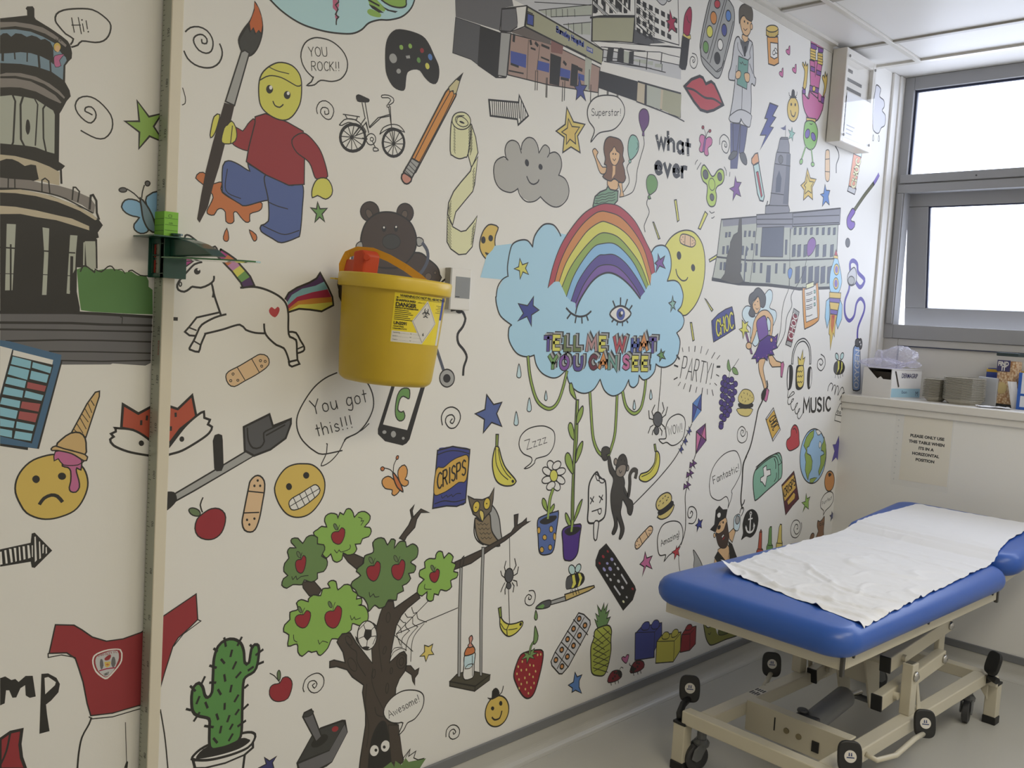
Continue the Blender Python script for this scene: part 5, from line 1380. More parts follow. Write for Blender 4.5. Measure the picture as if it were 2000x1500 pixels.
c.48.18 5823,2062 -63,-89 -116,-146 -178,-129 -176,-103 -136,-74
p65.48.12 5758,2019 35,-11 -7,37 42,-41 -27,-1 7,-25
p65.48.12 5716,1945 35,-11 -7,36 42,-41 -27,0 7,-25
p65.48.12 5670,1886 35,-11 -7,36 41,-40 -27,-1 8,-25
D pink_kite_drawing|pink and purple kite with three bows
p86.48.23 6012,2054 27,-127 -129,-94 -16,168
p93.. 6012,2054 -56,-95 -62,42
p93.. 5956,1959 83,-32 -129,-94
l.48.17 5894,2001 145,-74
l.48.17 6012,2054 -102,-221
c.48.17 5910,1833 -60,-128 -27,-107 -16,-84 22,-119 12,-142 -41,-105
p93.48.13 5839,1772 47,-19 -19,36 67,-32 -41,-9 25,-31 -38,28 -44,-16
p93.48.13 5807,1700 47,-19 -19,37 67,-33 -41,-8 25,-31 -38,28 -44,-16
p93.48.13 5780,1614 46,-20 -18,37 66,-34 -40,-8 25,-31 -39,29 -43,-16
D speech_bubble_drawing|speech bubble reading WOW!
s126.48.18 5413,1968 70,0 18,14 -13,72 41,61 101,27 84,-30 22,-62 -16,-83 -62,-42 -77,-11 -69,27 -51,-5
t.48.12 WOW! 5525 1992 5708 2010 -15 64
D flower_pot_drawing|white daisy in a blue pot with gold dots
s126.48.16 4383,1779 17,-15 6,-15 -5,-10 -16,-4 -22,4 -22,11 -17,15 -6,14 5,11 16,4 22,-4
s126.48.16 4357,1735 7,-17 -3,-14 -13,-7 -18,2 -19,10 -14,15 -7,17 3,13 12,8 18,-2 19,-10
s126.48.16 4298,1717 -19,-8 -20,-1 -17,6 -9,11 2,14 12,13 19,8 21,2 17,-6 8,-12 -1,-14
s126.48.16 4246,1755 -24,-1 -21,4 -13,10 -1,12 11,11 19,7 24,1 21,-4 13,-10 2,-12 -11,-11
s126.48.16 4206,1816 -16,14 -6,14 6,11 15,4 21,-4 22,-10 16,-15 6,-14 -6,-11 -15,-4 -21,4
s126.48.16 4232,1859 -7,16 3,14 12,7 18,-1 18,-9 15,-15 7,-17 -4,-13 -12,-8 -17,2 -19,9
s126.48.16 4289,1878 19,8 21,2 17,-6 9,-11 -2,-14 -12,-13 -19,-9 -21,-1 -17,5 -9,12 2,14
s126.48.16 4342,1841 25,1 22,-4 13,-10 1,-12 -11,-12 -20,-7 -25,-1 -21,5 -14,9 -1,12 11,11
c.48.57 4295,1710 -23,-63 -8,-117
c.43.35 4295,1710 -23,-63 -8,-117
s43.48.14 4255,1577 -21,67 -30,19 -5,-28 20,-35
s43.48.14 4277,1548 1,39 36,29 5,-26 -20,-25
s129.48.14 4331,1794 -3,-18 -12,-13 -19,-3 -19,6 -14,15 -7,20 3,18 12,13 18,4 19,-7 15,-15
s12.48.18 4169,1525 45,24 125,15 25,-12 -12,-124 -14,-111 -52,-22 -78,21 -24,101
s48.. 4189,1520 64,21 93,-4 -12,-28 -76,-17 -53,10
l.43.35 4264,1530 6,65
s38.48.11 4202,1460 -3,-14 -10,-5 -12,7 -6,16 3,14 11,5 11,-8
s38.48.11 4320,1453 -4,-14 -12,-4 -13,7 -6,15 3,14 12,4 13,-7
s38.48.11 4264,1407 -4,-11 -14,-3 -14,7 -7,13 5,11 13,3 14,-7
s38.48.11 4353,1401 -2,-17 -9,-5 -11,8 -5,18 2,16 9,6 11,-8
s38.48.11 4244,1332 -4,-13 -13,-3 -14,7 -7,14 4,12 13,4 14,-7
s38.48.11 4321,1336 -4,-12 -12,-3 -13,7 -6,13 4,11 12,4 13,-7
D bean_plant_drawing|tall climbing bean plant in a purple pot
p43.48.17 4463,2272 26,0 16,-262 -12,-132 17,-269 14,-190 -26,3 -16,190 -8,201 -5,199
c.48.12 4469,2262 20,-318 7,-333 13,-170
s43.48.17 4482,2114 5,69 37,45 16,-4 -1,-43 -26,-45
s43.48.16 4469,2015 -38,25 -27,54 8,32 26,-7 26,-54
s43.48.17 4499,1864 11,92 42,45 10,-21 -17,-59
s43.48.16 4478,1792 -69,65 -17,54 19,25 33,-22 32,-75
s43.48.17 4518,1474 31,97 38,44 4,-14 -27,-72
s43.48.16 4496,1436 -51,53 -16,49 17,1 40,-55
s43.48.16 4463,2275 -32,66 -24,40 -19,-13 15,-52
s94.48.19 4411,1430 48,24 102,1 38,-11 -8,-81 -10,-101 -48,-40 -51,4 -38,22 -20,104
s48.. 4432,1424 48,21 94,-8 22,-17 -49,-27 -72,-1
l.43.37 4503,1418 6,64
D ice_lolly_drawing|white bitten ice lolly with crossed eyes
s126.48.28 4728,1786 25,-30 35,-23 35,-17 22,-107 2,-119 -40,-37 -86,-10 -56,20 -4,96 -9,138 35,65
s126.48.21 4732,1445 48,1 -3,-73 -6,-48 -28,11
l.48.19 4680,1578 31,45
l.48.19 4676,1619 35,-31
l.48.19 4777,1575 28,49
l.48.19 4767,1621 41,-29
l.48.18 4702,1524 96,10
s126.48.16 4766,1531 32,1 3,-26 -15,-10 -16,14
s126.48.16 4713,1773 34,-16 20,-29 -33,3
s126.48.16 4754,1743 57,-19 -9,-17 -34,7
D monkey_drawing|dark brown monkey hanging from the vine and holding a kite string
c.61.70 5020,1663 67,-78 14,85 -7,65 31,34 43,-11 -7,-43
s61.48.18 4833,1875 22,5 35,-72 51,-46 71,-27 29,-52 -6,-50 53,-55 57,-34 12,-52 -19,-42 -37,19 -17,45 -53,56 -7,-42 -5,-57 53,-107 -22,-62 -29,-3 9,70 -55,86 19,-67 -29,-50 -30,11 22,65 -47,112 -16,100 17,96 -51,60
s61.48.16 4765,1941 43,10 41,-19 -2,-31 -33,-4 20,-29 -38,-10 -34,35
s62.48.14 4943,1839 -4,-17 -14,-5 -15,8 -8,17 4,16 14,7 15,-9
s62.48.15 5077,1787 -4,-15 -12,-5 -14,7 -7,16 3,14 13,6 14,-8
s61.48.18 5001,1887 37,-26 18,-51 -17,-56 -50,-17 -54,25 -1,57 23,54
s63.48.14 4980,1815 59,-8 -5,-60 -44,-17 -48,18 -9,36
c.48.13 4967,1781 14,-22 16,13
s48.. 4989,1849 -3,-5 -7,0 -4,5 3,5 7,0
s48.. 5028,1840 -3,-5 -7,1 -4,5 3,5 7,-1
D banana_drawing|banana right of the monkey
s2.48.21 5386,1881 40,-17 15,-68 -29,-72 -82,-45 -61,-5 -58,23 8,35 90,15 68,54
p42.48.15 5354,1935 19,2 21,-52 -21,-3
c.48.14 5234,1713 101,25 60,69 5,59
D burger_drawing|burger right of the monkey
s19.48.20 5475,1412 175,64 11,-39 -53,-48 -77,-14 -53,14
s48.. 5471,1446 162,55 25,-37 -81,-41 -88,-16
s19.48.20 5437,1513 46,41 76,15 55,-21 13,-46 -68,-39 -75,-18 -41,23
l.48.16 5476,1509 12,7
l.48.16 5517,1490 12,10
l.48.16 5537,1541 12,6
l.48.16 5577,1529 10,3
l.48.16 5467,1480 5,7
l.48.16 5560,1508 12,7
l.48.16 5512,1528 6,6
D spiral_drawing|spiral doodle right of the second burger
c.48.17 5883,1302 64,-7 38,35 -8,56 -47,37 -56,2 -16,-41 19,-38 35,0 17,30 -23,18 -12,-18
D star_drawing|small indigo star left of the pirate
p47.48.15 6015,1322 24,-22 35,8 -17,-30 12,-34 -39,17 -23,-37 -2,40 -27,11 34,12
D plaster_drawing|sticking plaster above the pink star
s89.48.18 5212,1230 20,34 91,54 53,25 36,-14 -4,-37 -76,-49 -68,-43 -36,-2
l.48.12 5261,1278 39,-53
l.48.12 5324,1314 44,-54
s48.. 5235,1221 -3,-4 -6,1 -4,4 3,4 6,-1
s48.. 5267,1222 -2,-4 -7,1 -3,5 3,3 6,-1
s48.. 5246,1251 -3,-4 -6,1 -4,4 3,4 6,-1
s48.. 5378,1311 -3,-3 -6,0 -4,5 3,3 6,0
s48.. 5399,1308 -2,-3 -7,1 -3,4 2,4 7,-1
s48.. 5383,1286 -2,-4 -7,1 -3,5 2,3 7,-1
D speech_bubble_drawing|speech bubble reading Amazing!
s126.48.18 5591,1055 14,44 -79,11 -35,74 -3,76 49,69 103,18 109,-21 56,-61 5,-87 -74,-60 -90,-29
t.48.12 Amazing! 5537 1173 5777 1218 -18 44
D remote_control_drawing|black remote control with small buttons
p48.. 4880,1286 101,-89 266,-268 18,-33 -31,-68 -107,-58 -348,376 -4,39 32,65
s95.. 4912,1228 4,-8 -3,-4 -9,2 -9,6 -4,8 4,4 8,-2
s95.. 4868,1200 5,-10 -5,-5 -11,2 -12,8 -4,10 4,5 11,-2
s95.. 4831,1159 3,-8 -3,-4 -9,2 -8,6 -4,8 3,4 9,-2
s53.. 4969,1167 5,-10 -7,-6 -12,1 -13,9 -4,10 6,6 13,-2
s53.. 4919,1145 3,-8 -6,-4 -10,1 -10,6 -3,8 5,4 11,-1
s53.. 4889,1108 7,-11 -4,-7 -13,3 -13,11 -6,11 4,7 12,-3
s53.. 4959,1102 6,-12 -7,-7 -15,3 -15,10 -5,12 6,7 15,-2
s57.. 5002,1127 5,-9 -2,-5 -9,3 -9,7 -5,9 2,4 8,-2
s57.. 5043,1089 6,-10 -4,-5 -10,2 -12,9 -5,10 3,5 11,-2
s57.. 4923,1061 4,-9 -3,-5 -9,2 -9,8 -5,9 3,4 9,-2
s57.. 4966,1024 5,-9 -4,-5 -10,2 -10,8 -4,9 3,5 10,-2
s57.. 5002,1052 3,-9 -7,-1 -11,7 -3,8 8,1
s57.. 5061,998 5,-10 -5,-6 -12,3 -12,8 -5,10 5,6 12,-2
s57.. 5112,944 5,-10 -5,-5 -12,2 -12,9 -5,10 5,5 12,-2
s95.. 5231,913 4,-8 -4,-4 -10,2 -10,7 -4,8 4,4 10,-2
s57.. 5166,864 4,-9 -9,-2 -11,8 -3,8 8,2
s27.. 5132,839 4,-8 -3,-5 -9,2 -10,7 -4,8 4,5 9,-2
l.57.26 5077,1038 72,-76
l.57.26 5004,967 74,-73
D star_drawing|pink star right of the remote control
p86.48.18 5342,1159 25,-48 66,5 -31,-40 42,-56 -77,35 -39,-69 15,65 -53,27 41,24
D spider_drawing|grey spider dangling from the branch right of the swing
l.48.9 3925,1457 21,-198
s32.48.15 3979,1208 -6,-21 -14,-13 -20,-2 -18,11 -13,19 -5,23 6,20 15,13 19,2 19,-10 13,-19
s32.48.12 3966,1149 -5,-14 -15,-3 -16,9 -8,15 5,14 15,3 16,-9
l.48.11 3944,1133 28,-221
l.48.13 3907,1250 -10,24 10,36
l.48.13 3902,1210 -23,16 -13,30
l.48.14 3979,1242 20,28 -17,44
l.48.14 3985,1209 28,8 7,40
l.48.13 3909,1177 -16,-22 -15,-29
l.48.14 3924,1156 -11,-23 4,-28
l.48.14 3980,1181 32,-12 8,-31
l.48.14 3972,1167 20,-23 -6,-38
D banana_drawing|banana hanging from the left spider thread
s2.48.17 3887,970 34,-35 46,-25 64,-7 55,2 2,-29 -51,-35 -63,-9 -47,29 -35,48
p42.48.14 3865,1028 23,3 11,-63 -18,0
c.48.15 3972,912 -20,-28 6,-46
c.48.11 3895,928 30,-38 23,-11
c.48.11 3966,875 41,-5 36,-1
s48.. 4082,884 -6,-6 -9,1 -6,6 0,9 6,5 9,0 7,-7
D spiral_drawing|spiral doodle left of the small paintbrush
c.48.14 4130,1088 43,-7 20,-37 -13,-43 -37,-9 -39,23 -3,33 26,18 30,-18 -8,-18 -19,6 3,13
D bee_drawing|bee sitting on the small paintbrush
s79.48.15 4567,1155 1,-17 -8,-12 -15,-3 -18,5 -16,14 -9,17 -1,17 8,11 15,4 18,-6 16,-13
s79.48.15 4623,1147 -17,-16 -22,0 -15,15 1,21 17,16 23,1 15,-15
s48.. 4483,1107 29,19 104,1 44,-21 14,-37 -28,-30 -62,-13 -63,4 -31,5 -11,33
s32.. 4484,1101 39,17 24,-35 -6,-40 -46,-7 -13,31
p129.. 4538,1119 26,2 22,-65 -24,-23 -21,3 13,32
p129.. 4600,1122 21,-2 25,-33 -21,-51 -21,-4 17,46
c.48.10 4525,998 18,25
l.48.10 4605,1022 19,-34
D small_paintbrush_drawing|small paintbrush dripping green paint
p128.48.18 4478,1003 245,9 54,-1 7,-13 -58,-14 -233,-24
p44.48.15 4340,985 139,5 14,-30 -146,0
s32.48.15 4202,965 55,28 82,-2 -1,-39 -67,-4
p41.. 4211,966 57,14 20,-16 -18,-14
s51.48.14 4205,950 19,-36 -1,-23 -14,-4 -13,16 2,22
l.48.12 4553,1021 14,-37
l.48.12 4579,1020 20,-38
l.48.12 4605,1022 20,-38
D tablet_strip_drawing|blister strip of orange tablets
p57.48.19 4633,851 55,-21 71,-56 8,-30 -23,-37 -180,-205 -59,-34 -31,8 -78,73 -12,30 34,53
l.48.15 4696,808 -246,-292
l.48.16 4584,816 163,-138
l.48.16 4529,751 149,-129
l.48.16 4474,688 146,-122
l.48.15 4418,635 140,-131
s77.48.21 4662,803 -10,-9 -15,0 -12,10 -1,13 9,9 15,-1 12,-9
s77.48.21 4729,743 -10,-9 -15,0 -12,10 -2,13 9,10 16,-1 12,-10
s77.48.21 4610,745 -10,-9 -15,1 -11,9 -2,13 9,9 15,0 12,-10
s77.48.21 4677,686 -10,-9 -15,0 -12,10 -2,13 10,9 15,0 12,-10
s77.48.20 4555,686 -9,-9 -15,1 -11,10 -2,13 9,9 14,-1 12,-10
s77.48.21 4621,628 -9,-9 -15,1 -12,10 -2,13 10,9 15,-1 11,-10
s77.48.20 4502,627 -9,-9 -14,1 -12,10 -2,13 9,8 15,0 11,-10
s77.48.20 4565,567 -9,-9 -15,1 -12,10 -2,13 10,8 14,0 12,-10
s77.48.20 4450,571 -9,-9 -14,1 -12,9 -1,13 8,9 15,-1 11,-9
s77.48.20 4516,512 -9,-9 -15,1 -12,10 -1,13 9,9 14,-1 12,-10
D pineapple_drawing|yellow green pineapple
p85.48.16 4855,694 -20,36 -27,45 36,-25 -29,62 42,-29 -29,84 47,-52 26,52 8,-51 35,40 -15,-66 38,15 -23,-54 40,3 -35,-51
s84.48.20 4827,696 128,6 51,-43 2,-73 9,-82 -23,-104 -35,-50 -68,10 -71,38 -21,91 -9,95 26,58
l.48.11 4804,659 120,-83
l.48.11 4983,657 -163,-52
l.48.11 4808,614 137,-83
l.48.11 4988,611 -164,-46
l.48.11 4813,568 154,-82
l.48.11 4993,565 -164,-40
l.48.11 4818,523 171,-82
l.48.11 4998,518 -165,-33
l.48.11 4823,478 171,-78
l.48.11 5003,472 -166,-28
l.48.11 4827,432 171,-73
l.48.11 5008,426 -167,-22
l.48.11 4844,693 161,-128
l.48.11 4911,693 93,-70
D strawberry_drawing|red strawberry with a green stalk
s1.48.20 4078,676 45,20 95,-5 68,-16 18,-37 -15,-97 -46,-129 -55,-26 -59,36 -63,88 -27,72
p51.48.11 4118,700 44,-16 54,20 -7,-25 39,-12 -47,-6 22,-28 -49,21 -21,-34 -8,38 -47,1 36,18
c.48.41 4171,678 10,47 22,22
c.51.22 4171,678 10,47 22,22
s51.48.14 4208,848 35,-70 -11,-38 -28,-7 0,60
s19.. 4116,642 -2,-6 -4,-2 -5,4 -2,7 1,5 4,2 5,-4
s19.. 4081,617 -1,-6 -5,-1 -5,4 -2,6 1,6 5,1 4,-3
s19.. 4159,579 -2,-6 -4,-1 -5,3 -3,7 2,6 4,1 5,-3
s19.. 4190,601 -2,-6 -4,-1 -5,4 -3,6 2,6 4,2 5,-4
s19.. 4224,590 -1,-6 -5,-1 -5,3 -3,7 2,6 4,1 5,-4
s19.. 4257,652 -2,-6 -4,-1 -6,3 -2,7 1,6 5,1 5,-3
s19.. 4286,649 -2,-6 -4,-2 -5,4 -3,7 1,6 5,1 5,-4
s19.. 4111,587 -1,-6 -5,-1 -4,4 -3,6 1,6 5,1 5,-3
s19.. 4074,573 -2,-5 -4,-2 -5,4 -2,6 1,6 4,1 5,-3
s19.. 4149,528 -1,-5 -5,-2 -5,4 -2,7 1,5 5,2 5,-4
s19.. 4190,541 -1,-5 -5,-2 -5,4 -2,7 1,5 5,2 5,-4
s19.. 4247,548 -1,-6 -5,-2 -5,4 -3,7 2,6 4,1 5,-4
s19.. 4226,516 -1,-6 -5,-1 -5,4 -3,6 2,6 4,2 5,-4
s19.. 4096,532 -2,-6 -4,-1 -5,3 -2,7 1,6 4,1 5,-4
s19.. 4171,493 -1,-5 -5,-2 -5,4 -2,7 1,5 5,2 5,-4
s19.. 4119,496 -1,-5 -5,-2 -4,4 -3,7 1,5 5,2 5,-4
s19.. 4239,473 -1,-6 -5,-1 -5,3 -2,7 1,6 5,1 5,-3
s19.. 4213,450 -1,-6 -5,-2 -5,4 -3,7 2,6 4,1 5,-4
s19.. 4161,453 -2,-6 -4,-1 -5,4 -3,6 2,6 4,1 5,-3
s19.. 4103,474 -2,-5 -4,-2 -5,4 -2,7 1,5 4,2 5,-4
s19.. 4192,418 -1,-5 -5,-2 -5,4 -3,7 2,6 4,1 5,-4
D star_drawing|blue star near the skirting right of the strawberry
p9.48.16 4637,446 25,-37 50,1 -25,-36 4,-43 32,-51 -68,39 -36,-5 2,28 -45,32 52,8
D ladybird_drawing|ladybird left of the little pink heart
s97.48.15 5013,282 -7,31 39,38 71,-6 41,-25 4,-34 -60,-15
s48.. 5104,346 50,-21 14,-37 -34,4
c.48.11 5134,341 16,18 25,-13
s48.. 5096,305 -5,-6 -10,3 -7,9 5,6 11,-2
s48.. 5074,296 -5,-6 -11,2 -6,10 5,6 10,-3
s48.. 5111,324 -4,-7 -11,3 -6,9 4,7 11,-3
s48.. 5087,334 -5,-7 -10,3 -7,9 5,6 11,-2
l.48.13 5042,273 8,-20
l.48.13 5089,270 8,-20
l.48.13 5125,268 8,-21
D ladybird_drawing|ladybird right of the little pink heart
s97.48.16 5272,288 -7,32 42,39 75,-6 43,-25 5,-36 -64,-15
s48.. 5272,341 47,-30 -9,-28 -43,22
c.48.12 5273,337 -26,18 4,10
s48.. 5361,313 -5,-7 -12,3 -6,9 5,7 11,-3
s48.. 5337,303 -5,-7 -11,3 -7,10 5,6 11,-2
s48.. 5377,332 -5,-7 -11,3 -7,9 5,7 11,-3
s48.. 5351,342 -5,-7 -11,2 -7,10 5,7 11,-3
l.48.14 5304,279 9,-21
l.48.14 5354,276 9,-21
l.48.14 5391,274 9,-21
D heart_drawing|little pink heart between the ladybirds
s86.48.13 5208,373 -45,31 -15,22 24,5 19,-11 16,15 25,-6 -3,-25
D toy_brick_drawing|blue toy building brick
p65.48.16 5292,571 74,37 253,-22 12,-92 -83,-107 6,-50 -243,34
l.48.11 5291,579 244,-46 85,45
l.48.11 5535,533 14,-195
s65.48.13 5365,614 33,19 54,-8 12,-32 -15,-23 -62,7 -24,18
s65.48.13 5487,594 28,27 46,-4 26,-27 -10,-36 -64,5 -24,19
D toy_brick_drawing|yellow toy building brick between blue and red
p131.48.17 5572,452 59,36 260,-30 9,-145 -87,-70 -235,44
l.48.12 5572,453 234,-46 81,44
l.48.12 5806,407 11,-159
s131.48.13 5641,486 26,17 48,-10 21,-32 -25,-17 -57,9 -19,18
s131.48.13 5764,477 35,20 45,-12 9,-33 -36,-14 -49,5
D toy_brick_drawing|red toy building brick
p95.48.17 5904,436 54,40 142,-15 9,-143 -76,-35 -135,14
l.48.12 5904,433 116,-16 76,36
l.48.12 6020,417 12,-128
s95.48.14 5944,467 31,28 50,-5 19,-27 -33,-13 -51,8
D snail_shape_drawing|olive green curled shape half hidden behind the couch
s70.48.20 6208,499 166,-56 258,-113 148,-67 -44,-15 -171,6 -196,-2 -68,30 -59,83
p126.. 6357,446 201,-64 5,-37 -117,-29 -25,23
s126.48.16 6322,436 -10,-21 -29,-4 -32,16 -16,26 9,21 29,3 33,-15
c.48.14 6289,363 23,-13 14,14
s71.48.13 6440,358 42,9 131,-57 -88,-8 -80,20
D star_drawing|red star beside the Amazing! bubble
p45.48.12 5742,1150 5,-22 46,10 -25,-30 20,-44 -36,19 -28,-36 -2,41 -39,22 46,9
c.48.9 5779,1063 13,-62 22,-64
D pirate_sword_drawing|curved grey sword blade by the couch
s44.48.14 5976,1084 79,-67 66,-78 8,-58 -78,12 -52,53 1,68
D hospital_tower_drawing|upper storeys of the hospital drawing with a sloping black lattice and windows
p102.48.7 4383,4630 414,113 -3,-157 -404,-96
p48.. 4399,4746 22,6 5,-80 -22,-6
p48.. 4474,4767 23,7 5,-86 -22,-6
p48.. 4534,4785 23,6 6,-85 -23,-7
p48.. 4589,4801 24,6 5,-83 -22,-6
p48.. 4634,4813 24,7 5,-80 -23,-7
p48.. 4674,4825 24,7 5,-79 -23,-6
p48.. 4720,4838 24,7 5,-76 -24,-7
p126.. 4375,4732 158,-47 -49,-10 -106,31
p44.. 4384,4725 144,-38 -28,-9 -114,31
p126.. 4479,4769 153,-43 -39,-12 -130,50
p44.. 4501,4772 142,-33 -28,-14 -125,44
p126.. 4612,4807 139,-34 -17,-12 -139,41
l.48.14 4370,4734 23,-246
l.48.9 4378,4706 109,-30
l.48.9 4376,4729 163,-44
l.48.9 4474,4764 131,-49
l.48.9 4518,4777 148,-41
l.48.9 4606,4805 145,-34
l.48.23 4362,4623 96,35 110,26 228,68
l.48.20 4799,4751 -2,-164
l.48.7 4807,4860 12,-178
l.48.13 4393,4491 225,56 179,37 183,28 208,49 145,25
l.48.10 4477,4477 168,35 176,24 276,63 98,7 133,16
l.48.13 4547,4408 107,22 117,12 182,22 224,20
l.48.7 5014,4828 7,-188
p32.. 4811,4669 180,-47 -24,-10 -164,-23
l.48.21 4825,4712 147,-40
l.48.8 4925,4645 54,25
l.48.9 4807,4863 205,-46
l.48.7 4808,4851 202,-48
l.48.9 4811,4825 206,-47
l.48.7 4813,4813 202,-48
l.48.9 4816,4788 205,-49
l.48.7 4817,4776 203,-50
l.48.9 4820,4750 206,-50
l.48.7 4822,4738 203,-51
p48.. 4828,4862 16,-3 2,-24 -17,4
p48.. 4893,4841 15,-3 3,-25 -18,5
p48.. 4945,4823 15,-3 3,-25 -18,5
p48.. 4976,4796 16,-4 3,-24 -18,4
p48.. 4833,4821 15,-4 3,-24 -17,5
p48.. 4895,4795 15,-3 3,-25 -18,5
p48.. 4941,4772 16,-4 3,-24 -18,4
p48.. 4975,4752 16,-4 3,-24 -18,4
p48.. 4834,4764 15,-4 3,-24 -18,5
p48.. 4895,4745 15,-4 3,-24 -18,4
p48.. 4936,4713 15,-4 3,-25 -18,5
p48.. 4972,4701 16,-4 3,-25 -19,5
p48.. 4549,4490 59,12 -8,-85 -59,-9
p48.. 4651,4511 22,11 38,3 2,-93 -65,-5
p48.. 4768,4520 47,15 3,-82 -50,-8
p101.. 4715,4513 51,2 -1,-67 -45,-7
p101.. 4821,4486 139,30 -9,-31 -129,-11
p101.. 4973,4508 56,14 0,-26 -60,-7
p101.. 5052,4513 80,15 -1,-23 -79,-15
l.48.17 4960,4563 1,-109
l.48.19 5120,4595 -1,-67
l.48.12 5132,4528 2,-41
l.48.13 4884,4494 1,-32
D small_cloud_drawing|grey cloud cut by the ceiling
s57.48.12 5017,4931 22,-20 40,-8 31,9 23,23 2,11 23,-1 31,24 -41,7
D star_drawing|crimson star left of the lipstick
p28.48.14 5178,4896 36,-46 45,12 -25,-40 34,-51 -55,10 -36,-33 6,53 -38,15 34,17
D lipstick_drawing|red lipstick in a black tube
s28.48.14 5406,4980 26,-14 9,-62 -12,-99 -25,-21 -46,3 -10,54 10,78
p36.48.10 5351,4792 46,-10 43,19 7,-25 -27,-11 -69,1
p48.. 5343,4772 91,-4 -9,-174 -15,-40 -44,-9 -36,11
c.48.12 5380,4914 14,-27 25,-10
D spiral_drawing|thin spiral doodle below the lipstick
c.48.13 5478,4685 47,1 26,-34 -15,-48 -34,-17 -38,16 -5,38 22,23 32,-4 3,-22 -17,-12 -9,12 9,8
D paint_palette_drawing|grey paint box with two rows of coloured paints
s44.48.18 5653,5109 -46,-137 -38,-180 8,-65 43,-81 137,-48 57,-8 41,24 42,98 79,243 15,93 -16,72 -39,30 -60,18 -143,-13
l.48.14 5665,5101 -89,-363 16,-42 204,-63 72,49 107,356
l.48.14 5839,5151 -166,-458
l.48.14 5866,5159 -158,-486
c.48.14 5808,4633 51,29 35,73
s45.48.15 5785,5108 -6,-23 -25,-16 -29,-1 -16,17 6,23 25,16 29,0
s76.48.15 5753,5003 -1,-23 -10,-20 -19,-11 -21,0 -18,11 -11,19 0,22 11,20 18,11 22,1 18,-11
s129.48.15 5716,4897 -1,-21 -11,-18 -18,-11 -21,-1 -18,10 -10,18 1,21 11,18 18,11 21,1 18,-10
s41.48.15 5676,4778 0,-21 -9,-18 -17,-10 -18,1 -17,10 -9,18 0,21 9,18 17,10 18,-1 17,-10
s9.48.16 5939,5068 0,-20 -10,-17 -16,-10 -19,0 -16,9 -9,17 0,20 9,18 16,10 19,0 16,-9
s65.48.16 5898,4955 1,-22 -9,-18 -16,-11 -19,1 -16,11 -10,19 0,21 8,18 16,11 19,0 16,-11
s126.48.16 5862,4841 0,-20 -10,-17 -17,-10 -19,0 -16,10 -9,17 0,20 9,17 17,10 19,0 16,-10
s48.48.16 5837,4740 0,-21 -11,-18 -17,-10 -20,0 -17,11 -10,17 0,21 10,17 18,11 20,0 17,-11
D lips_drawing|large red lips
p45.48.41 5413,4443 79,66 99,45 42,-2 43,-33 66,32 45,-10 76,-60 62,-57 -123,-64 -84,-29 -86,-3 -90,39
c.48.31 5434,4437 98,7 141,-21 118,14 114,-15
D scientist_drawing|smiling person in a grey lab coat holding a green folder
p67.. 6042,4315 144,28 12,-120 -9,-222 -99,-16
s57.48.19 6070,4950 -52,-43 -21,-171 -29,-78 11,-39 69,7 13,-6 -13,-153 -21,-130 54,-8 93,15 30,40 40,-29 63,-7 14,145 -25,161 50,-1 10,58 -36,28 -43,198 -53,29 -25,0 -74,-67
p32.. 6095,4945 49,-12 80,33 -24,-85 -34,-53 -52,68
p48.. 6155,4900 28,13 0,-78 -23,-6
p103.48.13 6113,4979 83,10 5,-35 -45,-24 -45,25
s103.48.15 6070,5069 46,48 109,-6 0,-78 -41,-47 -60,2 -36,38
s103.48.13 6251,5073 -2,-17 -11,-10 -13,4 -7,14 2,17 11,9 13,-3
s30.48.13 6047,5146 35,39 68,24 74,-14 20,-48 -12,-40 -78,-3 -38,16 -43,-32 -11,-45 -13,50
s48.. 6139,5081 -1,-7 -6,-5 -7,1 -4,6 2,7 6,4 7,0
s48.. 6187,5082 -1,-8 -6,-4 -7,1 -4,6 2,7 6,4 7,-1
c.48.12 6124,5027 25,-10 27,21
l.48.15 6171,4602 21,-221
c.48.13 6059,4906 13,-45 76,-35
c.48.14 6267,4959 -30,-81 17,-32 -43,-35
l.48.13 6060,4625 6,116
l.48.14 6308,4737 -58,59
p120.48.15 6085,4814 143,4 9,-214 -145,5
s103.48.13 6063,4686 43,28 31,-11 -12,-39 -50,-17
s103.48.14 6184,4708 52,18 27,-12 -5,-50 -48,-5
l.48.12 6109,4775 24,-7 10,18 26,-15 35,8
p67.48.15 6076,4321 105,14 -8,-108 -9,-100 -52,-9
p67.48.15 6187,4333 103,1 -12,-119 -17,-90 -60,-4
s57.48.15 6023,4361 11,-33 53,-2 81,15 16,34 43,-28 88,-11 18,56 -9,42 -159,4
s32.48.13 6055,4066 51,51 65,5 -24,-41 -55,-28 -33,-1
s32.48.14 6208,4116 64,17 47,-48 -3,-34 -44,2 -42,24
D pill_bottle_drawing|orange pill bottle with a gold cap
p75.48.20 6478,5056 163,42 45,-192 -67,-35 -90,-8
p126.48.16 6534,5027 109,21 17,-103 -49,-24 -60,3
s126.48.14 6625,4970 -14,-15 -18,-7 -13,5 1,14 13,15 19,7 13,-5
s126.48.14 6645,4995 8,-14 -6,-9 -17,-1 -17,9 -8,14 6,9 16,1
p37.48.18 6455,5105 6,-41 49,-3 87,22 47,35 -6,36
s37.48.17 6633,5159 -10,-16 -32,-18 -44,-15 -45,-9 -34,1 -14,9 10,16 31,18 44,15 45,9 35,-1
l.48.7 6473,5088 4,-26
l.48.7 6490,5093 4,-27
l.48.7 6507,5097 5,-26
l.48.7 6525,5102 4,-27
l.48.7 6542,5107 5,-27
l.48.7 6560,5111 4,-27
l.48.7 6577,5116 5,-27
l.48.7 6595,5120 4,-27
l.48.7 6613,5125 4,-27
l.48.7 6630,5130 5,-27
